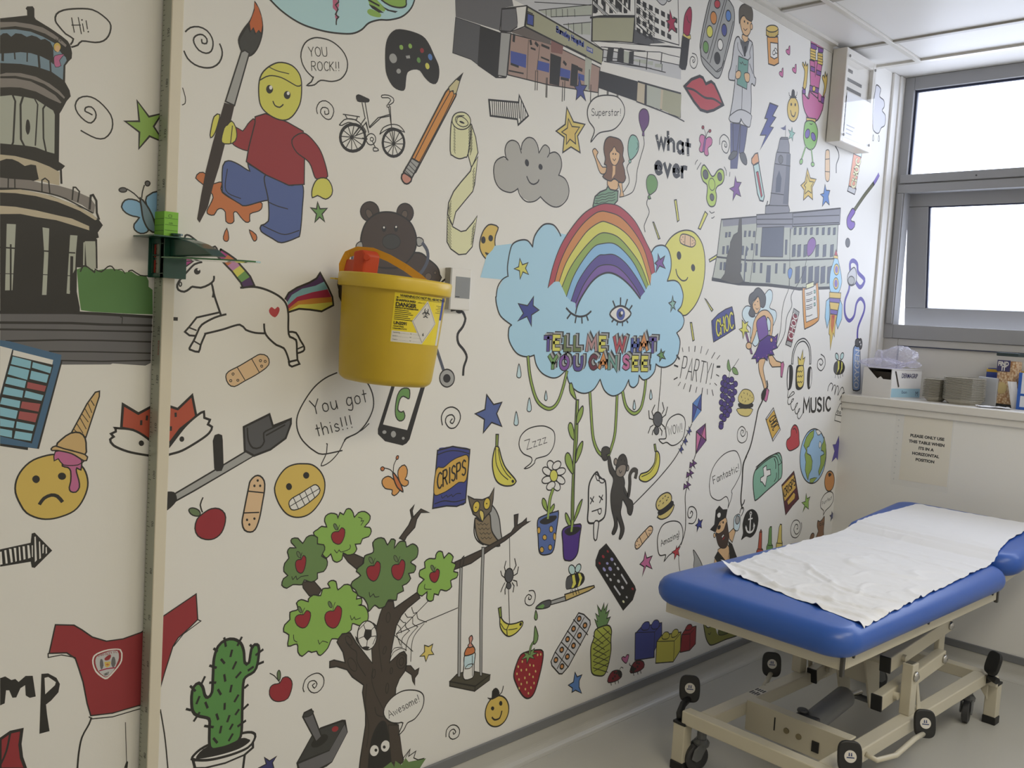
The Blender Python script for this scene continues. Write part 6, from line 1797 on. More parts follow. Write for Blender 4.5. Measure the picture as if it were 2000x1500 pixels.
D heart_drawing|small pink heart right of the pill bottle, uppermost of three
s88.48.13 6849,5010 -48,1 -16,15 17,17 21,-1 3,23 14,14 9,-21
D heart_drawing|small pink heart under the pill bottle, lowest of three
s88.48.13 6768,4817 -47,2 -16,15 17,17 21,-1 3,23 14,13 8,-21
D heart_drawing|small pink heart beside the alien figure, rightmost of three
s88.48.13 6977,4895 -50,2 -16,16 18,17 21,-2 3,24 15,13 9,-21
D gold_face_drawing|gold oval face in a small black hat beside the alien
s37.48.19 7074,4625 -4,-51 -30,-42 -46,-22 -50,3 -40,28 -21,45 5,50 28,42 45,23 50,-3 42,-28
s48.. 6894,4683 33,14 6,47 18,17 29,-7 14,-40 36,-2 -67,-21
c.48.13 6888,4721 10,-21 29,-3
c.48.13 7022,4756 -2,-26 -19,-16
s48.. 6955,4640 -3,-10 -9,-5 -10,1 -5,9 2,9 9,6 10,-2
s48.. 7021,4652 -2,-10 -8,-5 -10,1 -5,9 2,9 8,6 10,-2
c.48.23 6939,4588 27,-34 42,1 15,36
D lightning_drawing|blue lightning bolt
p65.48.20 6597,4578 132,3 -73,-93 55,-1 -85,-88 57,4 -178,-205 72,126 -89,-17 93,143 -43,-3
D alien_drawing|upside down green alien in a pink suit
p88.48.19 7207,5057 220,40 -45,-227 -11,-92 4,-179 -111,-9 -114,91 -30,93 88,-31 36,109
p88.. 7373,4842 107,-28 39,21 -18,-133 -124,-115 -169,5 29,145
s88.48.23 7108,4784 56,-25 71,-10 9,103 125,15 32,-96 58,-1 43,35 -16,-106 -82,-101 -140,-8 -109,67
p88.48.19 7194,5054 82,7 36,-118 21,119 85,1 -33,-282 -132,22
p122.48.15 7221,5010 72,4 1,-37 -72,-4
p122.48.15 7329,5004 85,3 -5,-36 -79,-5
p122.48.15 7230,4855 167,11 -5,-46 -160,-9
p122.48.15 7106,4809 53,9 9,-48 -51,-9
p122.48.15 7451,4810 58,3 -8,-53 -46,-1
p88.48.15 7183,5219 233,9 -1,-38 -106,-1 -118,-11
p122.48.15 7189,5190 104,7 6,-30 -52,-25 -52,12
p122.48.15 7317,5191 102,6 -5,-33 -83,-14
l.48.48 7192,5138 88,9
l.37.33 7198,5139 77,7
l.48.49 7325,5133 87,11
l.37.34 7331,5135 75,8
l.48.48 7196,5117 88,9
l.37.33 7202,5118 77,6
l.48.49 7329,5111 87,11
l.37.34 7335,5113 75,8
l.48.48 7200,5095 88,9
l.37.33 7205,5096 78,7
l.48.49 7333,5090 87,10
l.37.34 7339,5091 76,8
l.48.48 7204,5074 88,8
l.37.33 7209,5075 78,6
l.48.49 7337,5068 87,10
l.37.34 7343,5069 76,8
s37.48.18 7119,4812 5,125 -50,51 10,20 31,-23 10,37 22,-30 18,23 9,-54 -8,-139
s37.48.19 7480,4814 11,92 -54,59 24,25 18,-16 5,49 27,-35 12,29 12,-62 -17,-94
p37.48.19 7217,4587 171,21 -8,-34 -159,-11
s37.48.15 7335,4849 -5,-17 -18,-11 -21,2 -10,14 5,17 18,11 20,-2
s0.48.19 7192,4450 11,90 77,34 100,0 60,-65 -15,-107 -75,-58 -100,8 -47,49
s123.48.15 7299,4466 -9,-20 -18,-16 -21,-7 -19,3 -12,13 -2,19 10,20 17,16 21,7 20,-3 12,-13
s123.48.15 7403,4468 8,-25 -18,-17 -33,1 -29,18 -8,25 18,16 33,0
c.48.15 7285,4550 28,-1 18,10
c.48.41 7249,4359 -40,-84 -20,-41
c.0.26 7249,4359 -40,-84 -20,-41
c.48.42 7349,4350 33,-71 15,-37
c.0.26 7349,4350 33,-71 15,-37
s0.48.15 7215,4221 -11,-17 -20,-9 -17,6 -5,15 11,17 20,9 18,-5
s0.48.15 7428,4234 -7,-14 -21,-8 -22,2 -12,11 7,13 21,9 22,-2
D pink_butterfly_drawing|pink butterfly right of the word what
s88.48.14 5727,4145 -45,18 -31,-14 -4,-35 22,-20 -16,-37 13,-18 32,2 18,32
s88.48.14 5733,4141 47,23 33,-15 -4,-36 -45,-34 16,-36 -20,-18 -33,6 -10,31
p122.48.11 5711,4148 22,-2 -13,-101 -22,2
c.48.9 5727,4151 -10,33 -26,25
c.48.13 5727,4151 16,38 25,17
s1.48.9 5696,4217 -4,-10 -10,-6 -12,2 -6,8 4,10 10,5 12,-1
s1.48.9 5790,4205 -9,-8 -13,-4 -10,4 -1,9 9,8 14,4 10,-4
D spiral_drawing|thin spiral doodle left of the lab coat legs
c.48.15 5918,4135 -1,45 47,35 65,-15 25,-49 -26,-59 -53,3 -27,31 6,37 39,7 24,-20 -6,-19 -22,2 1,18
D fidget_spinner_drawing|lime green three armed spinner toy
s109.48.20 5732,3956 59,-29 49,-33 33,5 39,42 42,21 42,-8 18,-46 -22,-45 -64,-34 -18,-32 19,-40 -11,-61 -36,-20 -46,3 -39,42 1,60 -9,40 -58,21 -30,42 2,47
s32.48.16 5793,3899 -1,-24 -20,-14 -27,3 -19,19 1,24 20,15 27,-3
s32.48.16 5980,3911 0,-22 -17,-12 -23,3 -17,18 0,22 16,13 24,-4
s32.48.16 5893,3748 -1,-18 -15,-11 -22,3 -14,15 0,18 16,11 21,-3
s109.48.13 5894,3843 1,-23 -10,-18 -19,-10 -23,2 -19,13 -13,20 -1,22 11,19 18,9 23,-1 20,-13
c.48.12 5643,3977 -19,-18 -9,-19
c.48.13 5689,3964 -29,-34 -16,-21
c.48.13 6003,3985 32,-25 5,-33
c.48.13 6088,3959 -1,-31
c.48.13 5848,3639 29,-12 38,14
c.48.13 5882,3592 22,4 15,13
D star_drawing|purple star right of the spinner toy
p122.48.15 6168,3941 28,-39 64,6 -32,-45 42,-59 -71,9 -40,-55 2,68 -61,13 62,24
D test_tube_drawing|test tube of red liquid with an orange stopper
p79.48.24 6420,4064 77,32 130,-243 -13,-40 -52,-1 -47,51
p45.48.14 6471,4019 30,11 93,-175 -17,-18
p81.48.20 6387,4109 44,45 42,14 29,-65 -82,-39 -28,15
D town_hall_drawing|drawing of a grey town hall with a tall clock tower
p111.48.15 6820,4351 107,19 37,-53 11,-64 19,-10 11,-124 19,-278 36,-43 -42,-86 -357,10 -3,58 63,21 14,119 10,184 16,106 21,43 20,81
p112.. 6928,4239 66,4 13,-218 10,-185 -83,-5 9,234
s110.48.11 6879,4186 -7,-26 -25,-14 -28,6 -15,21 7,25 25,14 28,-5
p108.. 6793,4020 36,71 51,-58 -2,-112 -80,-12
l.48.11 6877,4459 12,-96
p67.. 6794,4421 52,16 31,22 10,-37 -37,-7
l.48.26 6676,3795 8,27
l.48.15 6657,3786 362,44
l.48.15 6773,4225 202,28
l.48.15 6754,4131 252,21
l.48.15 6726,3893 209,16
l.48.15 6808,4336 121,21
p101.48.18 6018,3599 512,84 95,-519 -669,-19 41,196
p101.48.22 7099,3783 892,151 10,-53 -21,-106 20,-233 -79,-331 -781,-48 -27,118
p111.. 6528,3699 591,90 17,-138 -591,-59
p111.48.18 7113,3784 886,151 11,-142 -878,-122
p111.. 6030,3598 501,82 8,-51 -490,-81
p101.. 6531,3596 560,64 84,-491 -678,-13
p108.48.15 6633,3608 352,47 21,-247 -369,-30
l.48.18 6018,3597 512,85
l.48.18 6528,3696 591,91
l.48.16 6534,3661 594,74
l.48.16 6540,3623 589,68
l.48.26 7127,3786 864,148
l.48.15 7133,3753 853,118
l.48.18 7143,3693 848,113
l.48.14 6528,3699 17,-107 -35,-436
l.48.14 7092,3653 67,-472
l.48.28 6001,3317 456,15 666,59 871,91
l.48.52 5956,3148 381,-7 461,22 349,4 191,-2 591,50
p108.48.8 7157,3664 42,8 4,-58 -42,-8
p108.48.8 7250,3674 43,9 4,-58 -43,-9
p108.48.8 7345,3685 44,9 4,-59 -44,-8
p108.48.8 7449,3697 45,9 4,-60 -44,-8
p108.48.8 7558,3709 46,9 5,-60 -46,-8
p108.48.9 7671,3722 47,9 5,-61 -47,-8
p108.48.9 7782,3735 47,9 5,-62 -47,-8
p108.48.9 7887,3746 48,9 5,-61 -48,-9
p108.48.8 7154,3520 56,13 9,-99 -58,-12
p108.48.8 7247,3530 58,12 8,-100 -59,-12
p108.48.8 7357,3541 59,12 8,-100 -59,-13
p108.48.8 7576,3562 61,14 9,-103 -62,-13
p108.48.9 7716,3576 63,14 9,-104 -63,-13
p108.48.9 7860,3591 64,13 10,-105 -65,-13
p108.48.8 7240,3343 76,16 15,-138 -77,-16
p108.48.8 7358,3352 77,17 16,-140 -79,-16
p108.48.8 7477,3362 79,17 17,-141 -81,-16
p108.48.9 7595,3372 81,17 17,-142 -83,-17
p108.48.9 7709,3381 83,18 17,-144 -84,-17
p108.48.9 7837,3392 84,18 18,-146 -86,-17
p108.48.5 6089,3510 31,3 -2,-37 -30,-4
p108.48.5 6135,3518 31,3 -2,-37 -30,-4
p108.48.5 6361,3552 32,3 0,-47 -32,-4
p108.48.5 6429,3559 32,4 -1,-45 -32,-3
p108.48.5 6498,3564 32,3 0,-45 -33,-3
p108.48.5 6064,3402 30,3 1,-58 -30,-3
p108.48.5 6121,3414 30,3 2,-62 -30,-2
p108.48.5 6342,3433 32,3 3,-69 -32,-3
p108.48.5 6481,3466 33,3 0,-51 -33,-3
p108.48.5 6551,3470 33,3 7,-90 -34,-3
p108.48.5 6047,3281 29,3 1,-56 -30,-2
p108.48.5 6096,3285 30,3 2,-59 -30,-2
p108.48.5 6332,3296 31,3 3,-64 -32,-2
p108.48.5 6404,3309 33,2 3,-70 -32,-2
p108.48.5 6536,3320 33,3 4,-78 -33,-2
p108.48.6 6645,3326 34,3 5,-78 -34,-3
p108.48.6 6891,3344 36,3 5,-80 -36,-3
p108.48.6 7029,3356 36,3 5,-82 -36,-2
p108.48.6 7024,3551 36,4 12,-121 -36,-3
p108.. 6753,3319 66,5 10,-142 -74,-2
p68.48.10 6274,3639 30,4 24,-120 17,-112 4,-190 59,-59 -71,-21 -97,-7 -169,19 52,48 15,134 32,72 0,37 39,60 57,25
p108.. 6409,3443 41,-22 -21,-27 4,-25 -18,-8 8,-134 4,-64 -19,-1 -11,197 5,45
D violet_balloon_drawing|violet balloon over the town hall held by the fairy
s122.48.17 7500,3620 57,-13 17,-48 -50,-69 -78,-35 -27,60 12,64
c.48.16 7427,3432 -28,-101 -72,-103 -101,-98 -21,-49 26,-68 -71,-94 -18,-146 -96,-112
D blue_balloon_drawing|small blue balloon over the town hall held by the fairy
s9.48.14 7148,3330 39,-16 -6,-49 -29,-29 -34,32 -3,40
c.48.14 7148,3229 1,-76 -55,-99 -25,-104 -3,-152 -50,-124
D fairy_drawing|fairy in a purple dress with pale blue wings and a star wand
s78.48.15 6746,3069 72,57 57,-16 10,-60 -30,-69 100,-22 23,-53 -56,-83 -78,-30 -137,101 -25,79
s78.48.15 6487,2976 -57,-42 8,-51 84,-55 57,-31 -5,-52 49,-65 55,-19 45,48 -45,118 -98,127
s103.48.17 6700,2940 91,18 70,-17 64,-51 7,-87 -6,-48 14,-41 -27,-7 -21,47 -4,108 -61,38 -16,-68 -128,-38 -21,-34 -41,-67 -36,-20 6,46 15,66 14,79
s121.48.17 6661,2853 59,42 72,13 46,-75 27,-80 -60,-49 -66,-8 -52,78
p94.48.17 6738,2703 126,53 113,-13 51,29 -13,-90 25,-27 -87,-22 41,-40 -104,5 -5,-54 -59,26 -20,-44 -33,37 -60,-41 -19,40 -68,-4 59,57
s86.. 6996,2742 -3,-4 -9,0 -4,3 3,4 9,0
s86.. 7005,2709 -4,-3 -8,-1 -5,4 3,4 9,0
s86.. 6985,2660 -4,-4 -8,0 -5,3 4,4 8,0
s86.. 6940,2619 -4,-3 -8,0 -5,3 4,4 8,0
s86.. 6883,2590 -4,-4 -8,0 -5,4 4,3 8,0
s86.. 6818,2570 -4,-3 -8,-1 -4,4 3,3 8,1
s86.. 6743,2569 -4,-3 -7,0 -5,3 3,4 8,0
s86.. 6688,2583 -4,-3 -8,0 -4,3 3,4 8,0
s103.48.17 6749,2549 100,8 -21,-81 76,-136 11,-28 -32,-13 -53,75 -67,88
p103.48.18 6892,2585 68,7 77,-47 88,-13 6,-35 -155,-4 -47,31
p86.48.16 7119,2525 40,14 20,-27 -19,-105 -22,3
p86.48.16 6914,2323 39,-28 -16,-72 -18,-20 -36,14
s48.. 6855,2303 55,-1 -31,-64 -25,-13 -26,34
s103.48.15 6619,3035 48,29 29,-58 1,-46 -47,-38 -49,20 -27,51
s32.48.16 6606,3119 51,10 71,-28 46,-37 3,-60 -29,-28 -49,11 -13,39 -38,37 -42,-29 -35,-21 0,-40 52,-43 -8,-33 -52,-2 -39,24 27,53 -37,37 4,53 54,29
s48.. 6621,2992 -3,-4 -8,-1 -5,5 3,4 8,1
s48.. 6658,3021 -3,-5 -8,0 -4,4 3,5 8,0
c.48.11 6630,2967 21,-10 21,12
p90.48.13 6494,2762 26,1 116,-165 -26,-1
s103.48.15 6611,2663 -10,-19 -30,-9 -32,7 -15,20 9,19 30,9 32,-7
p129.48.14 6432,2863 45,-27 48,18 -18,-53 47,-31 -67,1 -17,-55 -21,51 -53,21 48,11
s103.48.13 6945,2718 -4,-14 -13,-5 -14,5 -8,13 3,14 13,5 15,-5
D choc_bar_drawing|blue chocolate bar wrapper lettered CHOC in yellow
p65.48.16 5989,2836 84,56 100,42 93,24 41,-68 33,-98 -149,-59 -152,-54 -26,68
t.48.52 CHOC 6080 2721 6314 2801 -34 117
t.129.29 CHOC 6080 2721 6314 2801 -34 117
l.48.12 6005,2839 57,-153
l.48.12 6273,2952 60,-157
D choc_bar_drawing|dark red chocolate bar lettered CHOC with grey ends
p15.48.16 7271,2996 102,-27 -97,-302 -98,19
p44.48.14 7271,2996 102,-27 -17,-32 -94,23
p44.48.14 7201,2721 91,-15 -16,-39 -98,19
t.126.22 CHOC 7295 2727 7355 2944 -84 19
D clipboard_drawing|orange clipboard with a ticked list
s75.48.19 7400,3157 41,24 193,49 48,-4 73,-264 -43,-68 -179,-57 -49,20
p126.48.13 7436,3167 207,56 84,-284 -210,-52
p27.48.17 7458,3214 134,33 12,-41 -138,-34
l.48.13 7472,3135 53,7 59,16
l.48.13 7475,3121 52,7 60,16
l.48.13 7482,3079 53,7 60,16
l.48.13 7485,3065 53,7 59,15
l.48.13 7491,3030 53,7 60,15
l.48.13 7494,3012 53,7 60,15
l.48.13 7497,2998 53,7 59,15
l.48.13 7508,2938 53,6 59,15
p119.48.11 7610,3171 26,6 9,-26 -27,-6
p119.48.11 7621,3114 25,7 10,-27 -28,-6
p119.48.11 7630,3061 26,6 10,-26 -28,-7
D rocket_drawing|pale blue rocket with yellow flames
p80.48.15 7929,3125 -60,-33 3,-147 59,-94 35,83
p80.48.16 8150,3123 53,-50 17,-128 -69,-94 -45,59
p37.48.14 7974,2979 135,2 -15,-102 4,-105 -33,37 -29,-159 -34,134 -24,14 -7,105
p73.. 7992,2972 84,4 -7,-98 -28,-76 -39,74
p45.. 8008,2973 51,2 -15,-53
s80.48.16 7989,3513 72,-67 74,-114 14,-74 -60,-86 -135,-1 -47,70 -4,110 40,92
p45.48.13 7979,3564 44,-55 -71,1
p37.48.11 7952,3510 74,-1 5,-25 -95,-1
p37.48.14 7919,3176 236,7 2,-52 -228,-6
p123.48.14 7929,3125 220,5 -10,-42 -203,0
p37.48.14 7936,3088 203,0 -21,-68 -153,3
p123.48.14 7965,3023 153,-3 -9,-42 -136,5
s37.48.15 8075,3391 -2,-26 -16,-19 -26,-9 -28,5 -23,16 -12,24 3,26 16,19 25,9 28,-4 23,-17
s123.. 8053,3389 -4,-24 -21,-11 -24,8 -14,22 5,24 20,11 24,-7
s37.48.16 8088,3265 -2,-26 -17,-20 -25,-9 -28,5 -23,18 -12,25 2,26 16,20 25,9 28,-5 23,-18
s123.. 8068,3264 -5,-26 -22,-12 -26,9 -14,24 5,26 21,12 26,-9
D oxygen_mask_drawing|face mask and tube with a blue cylinder lettered OXYGEN
c.124.71 8302,3330 19,-98 -65,-118 24,-121 101,-57 98,51 31,118 82,51 93,-42 7,-78 -100,-154 8,-125
c.124.83 8338,3347 -44,111 59,38 95,-25 38,-74 151,-56 -34,-61 -67,-15 -102,51
s57.48.23 8366,3431 -97,-70 15,-75 71,-23 85,25 22,59 -38,74
s44.48.20 8423,3315 -15,-29 -48,-15 -52,8 -26,26 15,30 47,15 53,-8
s11.48.25 8539,2690 42,21 72,-8 27,-40 74,-338 -25,-50 -93,-1 -55,43 -53,314
t.126.28 OXYGEN 8713 2295 8673 2663 -95 7
s32.48.21 8560,2759 79,12 35,-58 -67,-16 -44,14
s32.48.21 8716,2726 1,-26 -10,-19 -18,-7 -20,6 -17,19 -11,25 0,26 10,19 17,7 20,-6 18,-19
s126.. 8673,2743 -6,-9 -14,0 -8,8 5,9 14,0
s126.. 8699,2718 -4,-8 -12,-1 -8,9 4,9 12,0
D bee_drawing|bee above the coiled wire near the window
s79.48.20 8217,2599 5,-24 -17,-11 -28,7 -22,22 -5,23 17,11 28,-7
s79.48.20 8327,2597 -20,-21 -28,-7 -21,12 -1,23 20,22 28,7 21,-12
s48.. 8148,2535 103,30 81,-23 43,-48 -34,-54 -129,-14 -72,38
p129.. 8209,2555 39,0 8,-72 -55,-52 20,62
p129.. 8286,2551 32,-14 4,-53 -45,-53 21,62
s32.. 8148,2535 62,15 13,-67 -23,-47 -62,38
l.48.14 8190,2431 -5,-34
l.48.15 8234,2426 24,-34
l.48.15 8288,2431 7,-34
l.48.15 8330,2440 17,-29
D spiral_drawing|spiral doodle left of the bee
c.48.20 7853,2612 79,-29 21,-67 -64,-52 -79,29 -3,59 61,19 40,-33 -37,-26 -28,18
D headphones_drawing|black and white headphones around a pineapple
c.48.71 7323,2527 6,92 60,86 117,27 102,-51 38,-79 13,-73
c.126.25 7323,2527 6,92 60,86 117,27 102,-51 38,-79 13,-73
s48.. 7260,2505 66,0 29,-78 -12,-106 -54,-28 -30,43 -15,92
s126.48.12 7261,2484 16,7 22,-170 -20,-13 -22,84
s48.. 7628,2485 61,8 27,-103 -17,-80 -46,-7 -32,88
s126.48.13 7672,2482 26,-19 14,-110 -30,-36
p36.48.17 7438,2510 -20,74 50,-28 30,90 15,-82 35,18 -17,-75
s48.. 7404,2492 65,18 71,-11 30,-144 -34,-51 -75,-10 -45,40
s36.. 7435,2485 50,18 48,-11 26,-130 -41,-43 -57,15 -35,72
l.48.15 7426,2449 17,14 18,-14 19,14 22,-13 20,17
l.48.15 7434,2406 17,14 18,-14 18,14 23,-13 20,17
l.48.15 7442,2356 18,14 17,-15 19,15 23,-13 20,16
D music_lettering_drawing|black brush lettered word MUSIC with a coiled wire
t.48.50 MUSIC 7606 2092 8149 2095 -22 122
c.48.16 7292,2294 -2,-62 63,11 55,24 -35,14 -64,-49 -12,-43 30,-20 60,30 16,18 -32,-5 -11,-50 41,-45 49,24 33,37 -26,-6 -17,-50 33,-39 49,24 9,25 -23,-18 -12,-50 39,-27 47,36 12,13
c.48.18 8055,2277 7,39 46,33 41,-20 -12,-53 42,53 33,-14 -8,-74 37,80 35,-20 -2,-68 50,60 44,13 33,-48 -61,-46 -26,-27 64,67 39,2
s48.. 8389,2197 31,-35 -16,-41 32,-42 -62,36 17,34
l.48.16 8421,2155 -85,-5 -74,-92 -11,-61 184,-31
l.48.17 8263,2051 175,-23
l.48.17 8383,2149 3,-55 55,-39
s.48.16 8327,2072 -4,-8 -11,-3 -13,4 -6,8 3,9 11,3 13,-4
s.48.16 8370,2064 -5,-9 -14,0 -9,10 5,9 14,0
D spiral_drawing|spiral doodle below the second bunch of grapes
c.48.16 6641,1970 16,-30 -15,-46 -66,-17 -66,30 -10,70 56,35 61,-29 0,-41 -37,-13 -33,28 13,26 30,-10 -9,-17
D black_cable_drawing|long black cable from the fairy shoe to the pirate hook
c.48.33 6905,2377 20,-48 -67,-35 -16,-47 17,-30 -59,-76 -21,-88 -36,-147 -33,-81 -57,-79 -25,-63 2,-124
s48.. 6869,2300 39,-18 -16,-48 -33,-20 -28,27
c.48.33 6670,1761 -46,-67 8,-131 0,-147 21,-62 15,-25
c.48.27 6653,1354 31,21 8,23
c.48.18 6633,1297 12,34 33,9 15,-26 -19,-28 -14,-16
D choc_bar_drawing|gold chocolate bar lettered CHOC with silver ends
p38.48.16 7052,2149 154,-193 -114,-93 -154,196
p57.48.12 7052,2149 15,-19 -110,-78 -19,7
p57.48.12 7193,1972 13,-16 -114,-93 -12,23
t.48.19 CHOC 6992 2051 7078 1950 98 42
D heart_drawing|red heart beside the globe
s45.48.20 7576,1799 -101,-33 -79,-1 -53,41 -2,50 60,32 3,59 46,39 55,-12 42,-46 18,-65
c.48.17 7437,1949 32,5 29,-17 12,-26
D globe_drawing|blue and green globe
s106.48.23 8137,1656 -32,-124 -97,-83 -132,-18 -132,49 -96,101 -37,127 30,120 90,83 129,23 134,-44 102,-102
p43.48.16 7845,1924 -3,-62 -48,-43 -21,-38 -40,-11 9,-53 75,-24 45,-56 -1,-72 -42,-43 -12,-52 -34,36 -39,62 1,72 -33,67 21,38 -57,48 36,70 62,42
p43.48.16 8061,1851 53,-84 19,-102 -22,-79 -85,-94 -23,42 32,64 -14,75 71,15 -20,28 -46,10 -1,47 30,31
p126.48.14 7875,1919 56,4 64,-29 -26,-19 -43,-1
s126.48.12 7980,1815 35,-32 -22,-35 -27,28
p43.48.12 7842,1474 85,6 58,-5 -79,-40 -58,5
D star_drawing|purple star right of the globe at the wall edge
p124.48.8 8373,1845 24,-84 49,-13 -35,-56 7,-101 -67,50 -85,-39 42,100 -51,64 62,0
D orange_fruit_drawing|orange fruit by the wall edge
s77.48.22 8360,1407 -12,-47 -38,-31 -53,-6 -53,19 -39,40 -15,50 12,47 37,31 51,7 54,-19 40,-40
s48.. 8214,1495 37,4 34,-17 -20,-15 -30,-5
D first_aid_kit_drawing|green first aid case with a white cross
s49.48.23 6808,1548 32,94 145,68 203,47 68,-29 30,-64 13,-114 -58,-39 -188,-70 -160,-61 -39,19
c.48.20 6841,1636 146,61 142,33 69,-35 34,-90 7,-82
c.48.16 6837,1660 193,71 147,15 72,-55 31,-27
l.48.16 7225,1649 54,18
c.48.21 7139,1711 31,-39 9,-50
c.48.18 7198,1583 6,-38 -32,-35
p126.48.17 7011,1662 13,-41 61,2 14,-48 -60,-10 -17,-84 -62,45 -24,2 -6,34 52,14 -23,69
D speech_bubble_drawing|speech bubble reading Fantastic!
c.48.16 6440,1359 3,52 -44,45 -89,-20 -76,14 -68,41 -30,87 15,94 62,74 118,60 139,15 73,-40 52,-85 -5,-76 -57,-72 -58,-53 14,-24 -14,-51 -35,-61
t.48.13 Fantastic! 6196 1576 6579 1653 -24 58
D crisp_packet_drawing|maroon and gold bag lettered CRISPS
p59.48.17 7313,1467 205,106 47,-77 93,-184 -113,-53 -114,-68 -43,97
p38.48.11 7321,1453 195,92 25,-28 44,-101 -195,-102
t.48.24 CRISPS 7378 1350 7573 1450 -25 72
p38.48.11 7437,1309 114,72 31,-22 -7,-38 -112,-47
D star_drawing|lime star right of the crisp bag
p54.48.16 7791,1345 30,-49 54,11 -21,-41 13,-71 -62,30 -48,-44 24,59 -60,30 69,3
D star_drawing|small navy star beside the cat
p67.48.13 8362,1120 20,-26 41,12 -21,-36 18,-30 -37,12 -31,-28 5,38 -34,21 38,3
D speech_bubble_drawing|speech bubble reading Purrfect
s126.48.19 8183,1102 0,41 -68,42 -4,61 64,55 103,17 74,-27 20,-65 -52,-49 -99,-38
t.32.10 Purrfect 8142 1202 8346 1243 -13 32
D cat_drawing|brown cat behind the couch
s22.48.18 8064,865 30,78 11,19 -32,51 6,50 39,-14 50,14 40,26 11,-59 -2,-69 4,-103
s22.48.18 7943,895 19,51 42,8 26,-23 -29,-37
s.48.12 8157,1017 -7,-9 -18,2 -11,11 7,9 18,-3
s.48.12 8206,1017 -6,-8 -15,2 -9,10 5,9 16,-2
D spiral_drawing|spiral doodle left of the cat
c.48.17 7747,1083 13,-38 -30,-62 -64,-28 -86,28 -32,69 36,60 81,4 63,-47 -9,-65 -59,-15 -49,48 26,43 43,-12 6,-33 -21,2
D crayons_drawing|red, green and yellow crayons behind the couch
p34.48.18 7008,1113 21,-21 17,-145 28,-22 -2,-62 -112,16 3,55 21,22 3,135
p41.48.18 7167,1118 26,-3 25,-154 23,-22 8,-90 -116,17 0,82 20,28 -2,125
p36.48.19 7345,1118 27,-6 24,-144 18,-28 -1,-70 -112,10 2,69 16,17 11,126
l.48.14 6986,1094 44,-8
l.48.14 6973,951 88,-18
l.48.14 7156,957 78,-14
l.48.15 7308,955 100,-17
s54.48.17 7516,888 36,21 69,-10 35,-44 -94,-6
D anchor_badge_drawing|black speech bubble with a white anchor
s48.. 6690,1066 21,54 -18,81 39,85 89,23 89,-37 41,-72 -27,-95 -77,-39 -84,18
c.126.34 6812,1259 10,-141
s.126.17 6827,1272 -3,-9 -9,-3 -11,5 -6,10 3,9 10,3 10,-5
l.126.24 6782,1226 64,2
c.126.34 6750,1164 23,-33 50,-19 51,12 17,40
p126.. 6740,1159 8,23 28,-34
p126.. 6870,1149 5,42 23,-34
D pirate_drawing|bearded pirate in a black hat and waistcoat
p103.48.15 6336,1036 136,27 52,-48 4,-107 -177,21
p103.48.15 6482,1150 72,32 33,-34 -37,-84 -50,37
p103.48.13 6301,977 46,-18 21,-73 -77,12
s78.48.15 6553,1194 -1,77 65,19 27,-30 1,-83 -30,-26 -47,17
s44.48.15 6638,1238 -11,-23 -24,-6 -24,14 -10,27 10,23 25,6 24,-14
s103.48.15 6281,1193 23,60 103,34 41,-57 -22,-73 -107,-3
s103.48.13 6284,1158 -3,-13 -10,-4 -13,7 -6,14 3,13 10,4 12,-7
s31.48.15 6289,1175 39,-11 72,20 35,59 29,-50 24,-85 -23,-67 -65,-3 -59,32 -41,63
p126.48.10 6375,1135 24,17 18,-11 -29,-20
p1.. 6389,1109 30,23 7,-16 -25,-11
p48.. 6194,1215 58,33 5,114 49,32 59,-38 71,-5 -13,-65 -88,-25 -63,-78
s48.. 6308,1230 42,0 -6,-28 -32,-1
c.48.10 6277,1188 80,71
s48.. 6394,1248 -2,-7 -7,-2 -9,4 -4,8 2,7 8,2 8,-4
s126.48.10 6284,1325 29,14 26,-15 -9,-28 -32,1
p48.. 6290,979 47,45 170,-125 -6,-34 -111,17
p48.. 6486,1085 65,-33 112,-147 7,-43 -127,20
c.48.11 6503,929 6,35 7,28
D plaster_drawing|pale sticking plaster under the ventilation box
s89.48.15 7615,4355 17,35 47,5 20,-47 33,-172 -19,-42 -37,-2 -32,45
l.48.13 7623,4309 77,18
l.48.13 7642,4208 79,9
D squiggle_drawing|short black wavy line under the ventilation box
c.48.26 7794,4450 60,-32 26,-46 -36,-71 9,-71
D star_drawing|double outlined gold star under the alien
p37.48.16 7307,4183 66,-72 110,6 -59,-78 26,-101 -88,23 -78,-49 -4,86 -64,28 67,41
p36.48.16 7316,4133 47,-51 75,4 -38,-44 18,-53 -63,12 -54,-35 5,56 -32,12 39,30
D star_drawing|blue star right of the gold star under the alien
p9.48.17 7655,4097 33,-45 71,7 -22,-54 35,-70 -74,22 -59,-50 5,79 -61,16 63,16
D star_drawing|small pale green star beside the flag of the town hall
p119.48.11 6985,4463 19,-36 40,1 -31,-29 1,-43 -26,25 -45,-21 21,40 -37,33 47,-8
D choc_bar_drawing|orange chocolate bar lettered CHOC near the window
p82.48.17 8170,4451 165,5 -71,-361 -145,12
p78.48.17 8180,4509 167,1 -10,-63 -167,4
p57.48.20 8127,4154 160,-5 -23,-54 -155,10
t.13.63 CHOC 8263 4155 8331 4423 -88 1
t.27.31 CHOC 8263 4155 8331 4423 -88 1
D hockey_stick_drawing|purple and olive hockey stick near the window
c.48.88 8755,4348 -78,-80 -202,-154 -183,-156
c.123.84 8755,4348 -78,-80
c.72.70 8637,4233 -162,-119 -183,-156
s125.48.20 8246,3966 61,-25 -74,-75 26,-16 56,-2 7,-37 -69,-41 -82,23 -23,63 33,50
s32.48.17 8254,3653 -8,-31 -31,-15 -36,9 -19,27 8,30 31,15 36,-8
D small_cloud_drawing|grey rain cloud in the window reveal
